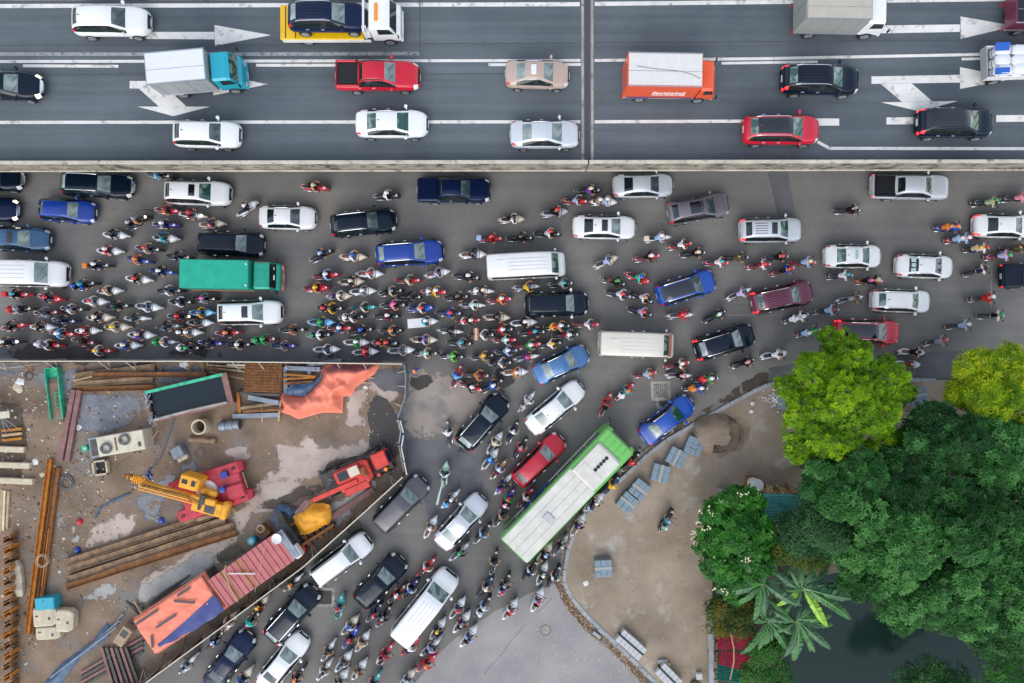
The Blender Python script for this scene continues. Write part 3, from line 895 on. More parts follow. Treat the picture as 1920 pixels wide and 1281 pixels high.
def car(kind, px, py, z0, ang, Lpx, color, opts, label, short, glass='l', W=1.0, cat=None, ztop=0.9, parent=None, M=None):
    res, bvh, co = car_mesh(kind)
    p = globals()['W'](px, py, z0 + ztop)
    p.z = z0
    k = (CAM_H - z0 - ztop) / FPX
    sx = Lpx * k / LEN[kind]
    nm = {'sedan': 'sedan', 'suv': 'sports_utility_car', 'hatch': 'hatchback', 'mpv': 'minivan', 'van': 'van', 'minibus': 'minibus', 'pickup': 'pickup_truck'}[kind]
    root = empty(nm, p, R(ang), label, cat or {'sedan': 'car', 'suv': 'car', 'hatch': 'car', 'mpv': 'car', 'pickup': 'pickup truck'}.get(kind, kind), 'cars driving on the flyover' if z0 > 3 else 'cars and vans stuck in the street jam')
    root.scale = (sx, W, 1)
    LANDMARK.append((short, px, py, ang, Lpx, z0))
    pm = paint(color)
    top = paint('black') if '2' in opts else pm
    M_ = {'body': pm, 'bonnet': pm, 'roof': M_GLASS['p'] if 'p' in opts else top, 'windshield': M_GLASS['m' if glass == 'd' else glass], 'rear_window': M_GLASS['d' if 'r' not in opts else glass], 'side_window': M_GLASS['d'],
          'headlight': M_LENS, 'taillight': M_REDL if 'b' in opts else M_RED, 'grille': M_CHROME if 'c' in opts else M_BLK, 'trim': M_BLK}
    if color == 'cream':
        M_['bonnet'] = paint('terra')
    if 'H' in opts:
        M_['headlight'] = M_LENSL
    for key, me in res.items():
        nmk = key.split('|')[0]
        ob({'trim': 'pillar'}.get(nmk, nmk), me, M_[nmk], root)
    big = kind in ('van', 'minibus', 'pickup', 'suv', 'mpv')
    r = .36 if big else .315
    L = LEN[kind]
    wmax = max(s[2] for s in CAGE[kind])
    tm, hm = wheel_mesh(r)
    for sxn in (-1, 1):
        for sy in (-1, 1):
            wx = (L / 2 - (.86 if kind != 'pickup' else (.98 if sxn > 0 else 1.25))) * sxn
            w = ob('wheel', tm, M_TYRE, root, (wx, sy * (wmax - .085), r), 0 if sy < 0 else math.pi)
            ob('rim', hm, M_RIM, w, (0, -.06, 0))
    # mirrors
    xm = [s for s in CAGE[kind] if s[0] == 'H'][0][1] - .22
    zm = [s for s in CAGE[kind] if s[0] == 'H'][0][4] + .08
    mk = 'mir' + kind
    for sy in (-1, 1):
        if (mk, sy) not in CARMESH:
            mm = MB()
            mm.loft([(-.10, .085, zm, zm + .14), (-.02, .115, zm - .02, zm + .16), (.08, .07, zm + .01, zm + .12)], M=Matrix.Translation((xm, sy * (wmax + .10), 0)) @ Matrix.Rotation(R(-14 * sy), 4, 'Z'))
            mm.box((xm + .02, sy * (wmax - .02), zm + .03), (.07, .14, .05))
            CARMESH[(mk, sy)] = mm.mesh('mirror', True)
        ob('mirror', CARMESH[(mk, sy)], pm if 'w' not in opts else paint('white'), root)
    # door handles
    if ('h', kind) not in CARMESH:
        hm_ = MB()
        hs = [s for s in CAGE[kind] if s[0] == 'P'][0][1]
        zz = CAGE[kind][5][4] - .10
        for sy in (-1, 1):
            for x in (hs - .12, hs - 1.0):
                hit = bvh.ray_cast(Vector((x, sy * 3, zz)), Vector((0, -sy, 0)))[0]
                if hit:
                    hm_.box((x, hit.y + sy * .015, zz), (.19, .04, .035))
        CARMESH[('h', kind)] = hm_.mesh('door_handle')
    ob('door_handle', CARMESH[('h', kind)], M_CHROME if color not in ('white',) else pm, root)
    xf, xb = float(co[:, 0].max()), float(co[:, 0].min())
    ob('number_plate', MB().box((xb - .015, 0, .80 if big else .66), (.03, .42, .20), ry=R(-8)), M_PLATE, root)
    ob('number_plate', MB().box((xf + .012, 0, .52), (.03, .46, .11)), M_PLATE, root)
    xr0 = [s for s in CAGE[kind] if s[0] == 'F'][0][1]
    xr1 = [s for s in CAGE[kind] if s[0] == 'W'][0][1]
    if 's' in opts:
        ob('sunroof', onto(bvh, xr1 - (1.15 if color == 'brown' else .62), xr1 - .20, -.42, .42, .008), M_GLASS['p'], root)
    if 'r' in opts or 'R' in opts:
        for sy in (-1, 1):
            pts = []
            for i in range(9):
                x = xr0 + (xr1 - .05 - xr0) * i / 8
                h = bvh.ray_cast(Vector((x, sy * .60, 5)), Vector((0, 0, -1)))[0]
                pts.append((x, sy * .60, h.z + (.045 if 0 < i < 8 else .0)))
            ob('roof_rail', MB().tube(pts, .026, 5), M_BLK if 'R' in opts else M_CHROME, root)
    if 'k' in opts:
        rb = MB()
        for y in (-.36, -.18, 0, .18, .36):
            q = onto(bvh, xr0 + .25, xr1 - (.9 if 's' in opts else .35), y - .022, y + .022, .008, 6, 1)
            rb.add(q.v, q.f)
        ob('roof_rib', rb, paint('darkgrey') if color != 'white' else M_PAINTW, root)
    if 'a' in opts or kind in ('sedan', 'suv', 'hatch'):
        h = bvh.ray_cast(Vector((xr0 + .22, 0, 5)), Vector((0, 0, -1)))[0]
        ob('antenna', MB().loft([(xr0 + .12, .02, h.z - .01, h.z + .05), (xr0 + .28, .012, h.z - .01, h.z + .012)]), pm if color != 'white' else M_BLK, root)
    if 't' in opts:
        x = (xr0 + xr1) / 2 + .15
        h = bvh.ray_cast(Vector((x, 0, 5)), Vector((0, 0, -1)))[0]
        t = ob('taxi_sign', MB().box((x, 0, h.z + .08), (.16, .62, .14), bev=.03), mat('sign shell', hx('#9fc3bf'), 0.4), root)
        ob('sign_foot', MB().box((x, .2, h.z), (.1, .05, .06)).box((x, -.2, h.z), (.1, .05, .06)), M_BLK, t)
    if 'q' in opts:
        x = (xr0 + xr1) / 2
        h = bvh.ray_cast(Vector((x, 0, 5)), Vector((0, 0, -1)))[0]
        ob('roof_sign', MB().box((x, 0, h.z + .03), (.38, .62, .08), bev=.02), M_WHITE, root)
    if 'B' in opts or 'C' in opts:      # open bed or hard cover of a pickup
        b0, b1 = -2.50, -1.22
        if 'B' in opts:
            ob('cargo_bed', MB().box(((b0 + b1) / 2, 0, 1.125), (b1 - b0 + .06, 1.40, .02)), M_BLK, root)
            rr = MB()
            for y in (-.78, .78):
                rr.box(((b0 + b1) / 2, y, 1.17), (b1 - b0 + .2, .12, .18), bev=.03)
            rr.box((b0 - .07, 0, 1.16), (.09, 1.62, .16), bev=.03)
            ob('bed_side', rr, pm if color == 'red' else M_BLK, root)
            ob('bed_liner_rib', (lambda q: [q.box(((-2.5 - 1.22) / 2, -.6 + i * .15, 1.139), (1.24, .04, .02)) for i in range(9)][0])(MB()), paint('darkgrey'), root)
        else:
            ob('bed_cover', MB().box(((b0 + b1) / 2, 0, 1.15), (b1 - b0 + .14, 1.62, .12), bev=.05), pm, root)
            cr = MB()
            cr.box((b0 + .45, .35, 1.216), (.75, .05, .015), rz=R(-25)).box((b0 + .45, -.35, 1.216), (.75, .05, .015), rz=R(25))
            ob('cover_crease', cr, paint('navy'), root)
        if color == 'red':
            ob('roll_bar', MB().tube([(b1 + .02, -.78, 1.1), (b1, -.7, 1.55), (b1, .7, 1.55), (b1 + .02, .78, 1.1)], .04, 6), M_BLK, root)
    if kind in ('suv', 'sedan', 'hatch', 'mpv', 'van', 'pickup', 'minibus'):
        xw = [s for s in CAGE[kind] if s[0] == 'H'][0][1]
        wp = MB()
        for y0 in (.55, -.05):
            pts = []
            for i in range(4):
                x, y = xw - .06 - .10 * i, y0 - .16 * i
                h = bvh.ray_cast(Vector((x, y, 5)), Vector((0, 0, -1)))[0]
                pts.append((x, y, h.z + .018))
            wp.tube(pts, .012, 4)
        ob('wiper', wp, M_BLK, root)
    if 'v' in opts:       # roof hatch and vents of a van
        xa = xr0 + .5
        h = bvh.ray_cast(Vector((xa + .3, 0, 5)), Vector((0, 0, -1)))[0]
        ob('roof_hatch', MB().box((xa + .35, 0, h.z + .012), (.75, .72, .03), bev=.012), pm, root)
        rb = MB()
        for y in (-.42, -.14, .14, .42):
            q = onto(bvh, xa + .9, xr1 - .5, y - .03, y + .03, .01, 8, 1)
            rb.add(q.v, q.f)
        ob('roof_rib', rb, mat('grubby white', hx('#c9c9c6'), .5), root)
    return root

# ---- cars on the flyover (heading right)
Z7 = DZ
car('suv', 207, 38, Z7, 0, 141, 'white', '', 'white sports utility car on the flyover above the long straight arrow', 'the white flyover SUV', 'd')
car('sedan', 4, 158, Z7, -1, 138, 'black', 'cH', 'black sedan cut by the left edge of the flyover, chrome nose', 'the black edge sedan', 'l')
car('pickup', 708, 141, Z7, 0, 157, 'red', 'BR', 'red double-cab pickup truck with an open black bed on the flyover', 'the red pickup', 'l')
car('sedan', 734, 230, Z7, 0, 135, 'white', 'r', 'white sedan with green tinted glass straddling the lane line below the red pickup', 'the white flyover sedan', 'g')
car('hatch', 386, 250, Z7, -1, 124, 'white', '', 'white hatchback in the lowest flyover lane below the turn arrow', 'the white flyover hatchback', 'd')
t1 = car('sedan', 1008, 137, Z7, -1, 120, 'beige', 'qr', 'beige taxi sedan with a white roof sign beside the expansion joint', 'the beige taxi', 'l')
car('sedan', 1022, 250, Z7, 0, 130, 'silver', 'r', 'silver sedan touching the expansion joint in the lowest flyover lane', 'the silver flyover sedan', 'l')
car('suv', 1541, 148, Z7, -1, 148, 'black', 'rbk', 'black sports utility car with lit brake lamps right of the orange truck', 'the black flyover SUV', 'g')
car('suv', 1467, 242, Z7, 0, 145, 'crimson', 'rp', 'red sports utility car with black glass roof next to the parapet', 'the red flyover SUV', 'g')
car('suv', 1794, 229, Z7, 0, 146, 'black', 'bp', 'black sports utility car with lit brake lamps below the turn arrow at right', 'the other black flyover SUV', 'g')
# ---- cars in the street
G = [
 ('suv', -22, 334, 0, 122, 'black', 'c', 'black car nose poking out under the parapet at the far left corner', 'the black corner car', 'd'),
 ('suv', 181, 346, -3, 132, 'black', 'rc', 'large black sports utility car hugging the parapet left of the white sunroof SUV', 'the large black SUV', 'l'),
 ('suv', 370, 361, -2, 122, 'white', 's', 'white sports utility car with sunroof just under the parapet', 'the white parapet SUV', 'g'),
 ('pickup', 851, 356, 0, 137, 'navy', 'C', 'dark navy pickup truck with a hard bed cover under the parapet', 'the navy pickup', 'd'),
 ('sedan', 1207, 347, 1, 114, 'silver', '', 'silver sedan tight against the parapet right of the expansion joint', 'the silver parapet sedan', 'd'),
 ('suv', 1310, 391, 10, 118, 'brown', 'Rs', 'brown grey sports utility car turned slightly, big sunroof', 'the brown SUV', 'd'),
 ('pickup', 1709, 350, -1, 147, 'silver', 'Bb', 'silver pickup truck with open black bed and lit brake lamps', 'the silver pickup', 'd'),
 ('sedan', -28, 391, -2, 114, 'navy', 'cH', 'dark sedan nose with chrome grille at the left edge above the steel blue sedan', 'the dark edge sedan', 'd'),
 ('hatch', 124, 394, -4, 103, 'blue', '', 'small blue hatchback left of the first motorbikes', 'the blue hatchback', 'l'),
 ('sedan', 538, 407, -1, 106, 'white', 'r', 'small white sedan alone in the second row left of the black roof-rail SUV', 'the small white sedan', 'd'),
 ('suv', 681, 417, 6, 122, 'black', 'r', 'black sports utility car with silver roof rails below the navy pickup', 'the black roof-rail SUV', 'd'),
 ('sedan', 1134, 425, -1, 119, 'white', 's', 'white sedan with sunroof in the middle of the upper rows', 'the white sunroof sedan', 'l'),
 ('suv', 1447, 431, 1, 118, 'silver', 'sbk', 'silver sports utility car with dark sides, ribbed roof and lit brake lamps', 'the silver SUV', 'g'),
 ('sedan', 1886, 423, -1, 115, 'white', 'b', 'white sedan leaving the frame at the right edge with red tail lamps', 'the white edge sedan', 'd'),
 ('sedan', 30, 447, -2, 120, 'steelblue', 's', 'steel blue sedan with sunroof at the left edge above the white van', 'the steel blue sedan', 'l'),
 ('mpv', 433, 457, -2, 121, 'black', 'k', 'black minivan with ribbed roof directly above the teal truck', 'the black minivan', 'l'),
 ('suv', 768, 474, 4, 126, 'blue', 'r', 'dark blue sports utility car with roof rails above the dense motorbikes', 'the dark blue SUV', 'l'),
 ('sedan', 1602, 480, 0, 108, 'white', 'tr', 'white taxi sedan with a roof lamp sign below the silver pickup', 'the white taxi', 'g'),
 ('sedan', 1737, 499, -2, 109, 'white', 'r', 'white sedan with pale cushions behind its rear window', 'the white cushion sedan', 'd'),
 ('pickup', 1938, 516, 2, 120, 'black', 'Cb', 'black covered pickup rear end at the right edge', 'the black edge pickup', 'd'),
 ('suv', 1287, 539, 17, 115, 'brightblue', 'rpr', 'bright blue sports utility car with black glass roof turning up', 'the bright blue SUV', 'd'),
 ('suv', 1468, 557, 12, 119, 'maroon', 'rbk', 'maroon sports utility car with silver rails and lit brake lamps', 'the maroon SUV', 'g'),
 ('hatch', 1692, 564, -2, 112, 'white', 'r', 'white hatchback with red tail lamps below the white cushion sedan', 'the white hatchback', 'g'),
 ('mpv', 1044, 570, 2, 119, 'black', 'w', 'black minivan with white mirrors below the white ribbed van', 'the mirrored black minivan', 'l'),
 ('suv', 468, 586, 1, 120, 'white', 's', 'white sports utility car with sunroof directly below the teal truck', 'the white sunroof SUV', 'l'),
 ('suv', 1360, 641, 17, 117, 'black', 'rb', 'black sports utility car with lit brake lamps right of the beige minibus', 'the black brake-light SUV', 'l'),
 ('suv', 1628, 622, -2, 125, 'crimson', 'rpb', 'red sports utility car half hidden by the bright green tree', 'the red tree SUV', 'd'),
 ('sedan', 1053, 683, 25, 110, 'lightblue', 'r', 'light blue sedan turning below the beige minibus', 'the light blue sedan', 'l'),
 ('sedan', 1042, 764, 40, 128, 'white', 'r', 'white sedan below the light blue sedan on the turning lane', 'the white turning sedan', 'l'),
 ('suv', 905, 791, 49, 120, 'black', 'r', 'black sports utility car on the pale dirt at the turn', 'the black turning SUV', 'l'),
 ('hatch', 1011, 863, 44, 119, 'crimson', '', 'red hatchback alongside the green and white bus', 'the red hatchback', 'l'),
 ('sedan', 1252, 787, 38, 118, 'brightblue', 'r', 'bright blue sedan against the kerb ahead of the bus', 'the blue kerb sedan', 'g'),
 ('mpv', 752, 945, 46, 122, 'grey', '', 'dark grey minivan beside the site fence', 'the grey minivan', 'l'),
 ('sedan', 865, 979, 48, 122, 'silver', 'r', 'silver sedan between the grey minivan and the bus', 'the silver sedan', 'l'),
 ('mpv', 640, 1050, 37, 126, 'white', 'R', 'white sports utility car with black roof rails beside the fence', 'the white fence SUV', 'l'),
 ('suv', 713, 1090, 46, 115, 'black', '', 'black sports utility car behind the white fence SUV, plain roof', 'the plain black SUV', 'l'),
 ('suv', 547, 1152, 48, 124, 'black', 'rb', 'black sports utility car with roof rails behind the square drain', 'the black drain SUV', 'l'),
 ('sedan', 428, 1240, 53, 124, 'navy', '', 'dark navy sedan at the bottom edge below the tarpaulin', 'the navy sedan', 'l'),
 ('sedan', 530, 1242, 51, 124, 'white', '', 'white sedan at the bottom edge right of the navy sedan', 'the white bottom sedan', 'l'),
]
for kind, x, y, a, L, c, o_, lab, sh, g in G:
    r_ = car(kind, x, y, 0, a, L, c, o_, lab, sh, g)
    if 'cushion' in sh:
        cu = MB()
        for i in (-1, 0, 1):
            cu.box((-1.22, i * .36, 1.245), (.34, .30, .06), bev=.05, ry=R(-29))
        ob('window_cushion', cu, mat('pale cushion', hx('#b9cfd0'), .8), r_)
car('van', 42, 511, 0, -1, 142, 'white', 'v', 'white passenger van with a pale ribbed roof at the left edge', 'the white left van', 'l', 1.04, ztop=1.6)
car('minibus', 988, 496, 0, 3, 150, 'white', 'v', 'white van with long ribbed roof above the mirrored black minivan', 'the white ribbed van', 'g', 0.95, cat='van', ztop=1.8)
car('minibus', 1198, 646, 0, -2, 146, 'cream', 'v', 'beige minibus with a dirty ribbed roof and brown nose', 'the beige minibus', 'g', 0.98, ztop=1.8)
car('van', 797, 1141, 0, 51, 153, 'white', 'v', 'white van with roof hatch among motorbikes at the bottom', 'the white lower van', 'g', 1.04, ztop=1.6)
# ---------------------------------------------------------------- trucks and the bus
def wheels(root, xs, y, r=.42, w=.26):
    tm, hm = wheel_mesh(r, w)
    for x in xs:
        for sy in (-1, 1):
            q = ob('wheel', tm, M_TYRE, root, (x, sy * y, r), 0 if sy < 0 else math.pi)
            ob('rim', hm, M_RIM, q, (0, -.07, 0))

def cab(root, x0, x1, w, h, pm, glass, bumper=None, zf=.55, mirrors=True):
    """cab-over cab between x0 (rear) and x1 (front)"""
    L = x1 - x0
    b = MB().loft([(x0, w * .97, zf, h - .06), (x0 + .08, w, zf - .02, h), (x0 + L * .55, w, zf - .02, h), (x0 + L * .70, w * .99, zf, h - .08), (x0 + L * .86, w * .99, zf, zf + (h - zf) * .55), (x1 - .05, w * .97, zf, zf + (h - zf) * .46), (x1, w * .93, zf + .05, zf + (h - zf) * .42)], sq=.86)
    c = ob('cab', b.mesh('cab', True) if False else b, pm, root)
    # windscreen laid on the slope, side windows, lamps
    za, zb_ = h - .10, zf + (h - zf) * .56
    xa, xb = x0 + L * .71, x0 + L * .865
    n = Vector((za - zb_, 0, xb - xa)).normalized() * .012
    ws = MB().add([(xa + n.x, -w * .84, za + n.z), (xb + n.x, -w * .92, zb_ + n.z), (xb + n.x, w * .92, zb_ + n.z), (xa + n.x, w * .84, za + n.z)], [(0, 1, 2, 3)])
    v = ws.v[:]
    ws.add([(p[0] - n.x * .8, p[1], p[2] - n.z * .8) for p in v], [(3, 2, 1, 0)])
    ob('windshield', ws, glass, root)
    for sy in (-1, 1):
        ob('side_window', MB().add([(x0 + L * .25, sy * (w + .006), zf + (h - zf) * .52), (x0 + L * .80, sy * (w + .006), zf + (h - zf) * .55), (x0 + L * .66, sy * (w + .006), h - .18), (x0 + L * .25, sy * (w + .006), h - .18)], [(0, 1, 2, 3)] if sy < 0 else [(3, 2, 1, 0)]), M_GLASS['d'], root)
        ob('headlight', MB().box((x1 - .0, sy * w * .74, zf + .22), (.08, .30, .16), bev=.03), M_LENS, root)
        if mirrors:
            ob('mirror', MB().tube([(x0 + L * .82, sy * w * .96, zf + (h - zf) * .75), (x0 + L * .95, sy * (w + .22), zf + (h - zf) * .8)], .015, 4).box((x0 + L * .96, sy * (w + .25), zf + (h - zf) * .68), (.05, .18, .32), bev=.02), M_BLK, root)
    ob('bumper', MB().box((x1 - .02, 0, zf - .06), (.16, w * 1.96, .22), bev=.05), bumper or pm, root)
    ob('number_plate', MB().box((x1 + .065, 0, zf - .05), (.015, .46, .11)), M_PLATE, root)
    return c

def truck(px, py, z0, ang, L, label, short, w=.95, hbox=2.9, cabL=1.65, boxm=None, sidem=None, cabm=None, roofm=None, glass='d', hcab=2.3, seams=1, bumper=None, group=None, ztop=2.0, rails=True):
    p = W(px, py, z0 + ztop)
    p.z = z0
    root = empty('box_truck', p, R(ang), label, 'truck', group or 'lorries in the traffic')
    k = (CAM_H - z0 - ztop) / FPX
    LANDMARK.append((short, px, py, ang, L / k, z0))
    x0, x1 = -L / 2, L / 2
    xb1 = x1 - cabL - .12
    ob('chassis', MB().box(((x0 + x1) / 2 - .2, 0, .58), (L - .7, .8, .22)), M_BLK, root)
    cb = ob('cargo_box', MB().box(((x0 + xb1) / 2, 0, (.78 + hbox) / 2), (xb1 - x0, 2 * w, hbox - .78), bev=.04), sidem, root)
    rf = ob('box_roof', MB().box(((x0 + xb1) / 2, 0, hbox + .012), (xb1 - x0 - .10, 2 * w - .10, .03), bev=.01), roofm or boxm, root)
    for i in range(seams):
        y = -.12 if seams == 1 else -w + 2 * w * (i + 1) / (seams + 1)
        ob('roof_seam', MB().box(((x0 + xb1) / 2, y, hbox + .03), (xb1 - x0 - .12, .025, .012)), M_PAINTW, rf)
    if rails:
        for sy in (-1, 1):
            ob('corner_rail', MB().box(((x0 + xb1) / 2, sy * w, .82), (xb1 - x0, .05, .10)).box(((x0 + xb1) / 2, sy * w, hbox - .03), (xb1 - x0, .05, .06)), M_CHROME, cb)
            for i in range(4):
                ob('panel_rib', MB().box((x0 + (xb1 - x0) * (i + .5) / 4, sy * (w + .008), (.9 + hbox) / 2), (.05, .02, hbox - 1.0)), sidem, cb)
    ob('rear_door', MB().box((x0 - .015, w * .48, (.85 + hbox) / 2), (.03, w * .9, hbox - .95)), sidem, root)
    ob('rear_door', MB().box((x0 - .015, -w * .48, (.85 + hbox) / 2), (.03, w * .9, hbox - .95)), sidem, root)
    for sy in (-1, 1):
        ob('taillight', MB().box((x0 - .02, sy * w * .8, .62), (.05, .28, .12)), M_RED, root)
    ob('mudguard', MB().box((x0 + 1.1, 0, .84), (1.1, 2 * w - .1, .05)), M_BLK, root)
    cab(root, x1 - cabL, x1, w * .94, hcab, cabm, M_GLASS[glass], bumper)
    wheels(root, (x0 + 1.15, x1 - .85), w - .14)
    return root
M_ALU = mat('pale aluminium', hx('#c3c5c6'), .45, metal=.2, var=.06, vscale=1.2)
M_ALUG = mat('grey aluminium side', hx('#9ea2a3'), .5, metal=.2, var=.08, vscale=1.2)
truck(365, 131, Z7, 5, 5.35, 'white box truck with a teal cab on the flyover over the turn arrow', 'the teal-cab truck', .95, 2.75, 1.6, M_ALU, M_ALUG, paint('cyan'), mat('white box roof', hx('#dcdde4'), .5, var=.03), 'g')
ot = truck(1260, 142, Z7, -1, 5.75, 'orange box truck with a white roof right of the expansion joint', 'the orange truck', 1.0, 2.95, 1.1, M_WHITE, paint('orange'), paint('orange'), mat('off-white box roof', hx('#d6d3ce'), .5, var=.05), 'd', 2.2)
ob('blue_stripe', MB().box((-.55, -1.012, .98), (4.2, .02, .12)), paint('blue'), ot)
ob('yellow_stripe', MB().box((-.2, -1.014, .84), (2.0, .02, .07)), paint('yellow'), ot)
lg = MB()
rr_ = random.Random(2)
for i in range(9):
    lg.box((-1.05 + i * .23, -1.012, 1.72 + (.05 if i % 3 == 0 else 0)), (.17, .016, .28 + (.12 if i % 4 == 0 else 0)), rx=0, ry=R(12))
lg.box((-.1, -1.012, 1.42), (2.1, .016, .05))
ob('painted_logo', lg, M_WHITE, ot)
cbl = MB().tube([(-2.35, .15, 3.0), (-1.2, .0, 2.995), (.3, -.12, 2.995), (1.0, -.3, 2.995), (1.5, -.55, 2.995)], .012, 4)
ob('roof_strap', cbl, M_BLK, ot)
tt = truck(432, 516, 0, -1, 6.65, 'teal covered truck in the middle of the left motorbikes', 'the teal truck', 1.04, 2.75, 1.6, None, mat('teal tarpaulin side', hx('#0f7f6c'), .6), paint('teal'), mat('teal tarpaulin', hx('#12a488'), .55, var=.12, vscale=1.4, bump=.02, bscale=2.5), 'd', 2.25, 0, paint('orange'), rails=False)
ob('orange_rail', MB().box((-1.0, -1.06, .86), (4.6, .04, .10)), paint('orange'), tt)
for y in (-.75, .75):
    ob('roof_lamp', MB().ball((1.42, y, 2.80), .08), M_WHITE, tt)
ob('cab_roof_panel', MB().box((2.25, 0, 2.262), (.55, .8, .03), bev=.01), paint('teal'), tt)
ob('dashboard_papers', MB().box((3.0, -.1, 1.78), (.22, .35, .02), ry=R(38)).box((2.98, .55, 1.80), (.2, .2, .02), ry=R(38)), M_WHITE, tt)
gt = truck(1587, 16, Z7, -1, 5.6, 'lorry with a grey tarpaulin cover and white cab at the top edge', 'the tarpaulin lorry', 1.05, 2.9, 1.5, None, mat('grey tarpaulin side', hx('#8d8f8c'), .6), paint('white'), mat('beige tarpaulin', hx('#b3aca0'), .7, var=.07, vscale=1.5, bump=.02, bscale=2), 'd', 2.3, 2)
# flatbed carrying white sacks
def flatbed(px, py, z0, ang, L, label, short):
    p = W(px, py, z0 + 1.2)
    p.z = z0
    root = empty('flatbed_truck', p, R(ang), label, 'truck', 'lorries in the traffic')
    LANDMARK.append((short, px, py, ang, L * 29.6, z0))
    ob('bed_floor', MB().box((-.9, 0, .95), (L - 1.8, 1.9, .14)), M_ALUG, root)
    for sy in (-1, 1):
        ob('side_board', MB().box((-.9, sy * .97, 1.25), (L - 1.8, .06, .5)), M_WHITE, root)
    ob('tailboard', MB().box((-L / 2 + .02, 0, 1.2), (.07, 1.95, .55)), M_ALUG, root)
    ob('chassis', MB().box((0, 0, .6), (L - .6, .8, .2)), M_BLK, root)
    cab(root, L / 2 - 1.6, L / 2, .92, 2.2, paint('white'), M_GLASS['d'])
    wheels(root, (-L / 2 + 1.1, L / 2 - .9), .82)
    return root, p
fb, fp = flatbed(1925, 117, Z7, 2, 5.4, 'white flatbed lorry loaded with sacks leaving the frame at the right edge', 'the sack lorry')
sk = MB().loft([(-.48, .2, 0, .18), (-.3, .32, -.03, .30), (.3, .32, -.03, .30), (.48, .2, 0, .18)], sq=.7).mesh('sack', True)
rs = random.Random(4)
nsk = 0
for lz in range(3):
    for i in range(3):
        for j in range(3):
            q = Matrix.Rotation(R(2), 4, 'Z') @ Vector((-1.85 + i * 1.02 + rs.uniform(-.06, .06), -.62 + j * .6 + rs.uniform(-.05, .05), 1.05 + lz * .27))
            a = ob('sack', sk, mat('white woven sack', hx('#d9dbe0'), .7, var=.05, vscale=3), None, Vector((fp.x, fp.y, fp.z)) + q, R(2) + rs.uniform(-.15, .15))
            nsk += 1
            tag(a, 'white woven sack stacked on the flatbed lorry at the right edge', 'sack', 'white sacks on the flatbed lorry')
for y0, y1, z, lab in ((-.95, -.55, 1.55, 'lower'), (.5, .98, 1.62, 'upper')):
    tpo = ob('blue_tarpaulin', MB().box((-2.05, (y0 + y1) / 2, z), (.9, y1 - y0, .03), rx=.25), mat('blue tarp', hx('#1f57ad'), .5), None, fp + Vector((0, 0, .35)), R(2))
    tag(tpo, 'blue tarpaulin on the flatbed lorry along the ' + lab + ' side of the sacks', 'tarpaulin')
# red lorry at the top right corner
truck(1988, 12, Z7, 0, 5.2, 'dark lorry with a red tail cut by the top right corner', 'the corner lorry', .95, 1.9, 1.5, None, paint('maroon'), paint('red'), paint('darkgrey'), 'd', 2.1)
# recovery truck with a black car on its back
def recovery():
    p = W(640, 40, Z7 + 1.2)
    p.z = Z7
    root = empty('recovery_truck', p, 0, 'recovery truck with a yellow bed and white cab carrying a dark blue car', 'truck', 'lorries in the traffic')
    LANDMARK.append(('the recovery truck', 640, 40, 0, 235, Z7))
    ob('flat_bed', MB().box((-1.25, 0, 1.0), (5.3, 2.15, .14), bev=.03), paint('yellow'), root)
    for i in range(8):
        ob('bed_cleat', MB().box((-3.55 + i * .62, -.0, 1.08), (.05, 2.0, .02)), M_BLK if i in (0, 1) else paint('yellow'), root)
    for sy in (-1, 1):
        ob('side_skirt', MB().box((-1.0, sy * 1.08, .80), (5.6, .05, .30)), M_WHITE, root)
    ob('chassis', MB().box((0, 0, .62), (7.0, .8, .22)), M_BLK, root)
    ob('headboard', MB().box((1.55, 0, 1.5), (.12, 2.0, 1.1)).box((1.72, 0, 1.3), (.3, 1.9, .6)), M_WHITE, root)
    cab(root, 1.95, 3.75, .98, 2.35, paint('white'), M_GLASS['d'], paint('pearl'))
    ob('beacon', MB().box((2.4, 0, 2.40), (.2, 1.1, .12), bev=.03), M_AMBER, root)
    wheels(root, (-2.3, 2.95), .9)
recovery()
c_ = car('suv', 614, 30, Z7 + 1.08, 0, 148, 'navy', 'rk', 'dark blue sports utility car riding on the yellow recovery truck bed', 'the carried dark SUV', 'l', .98)

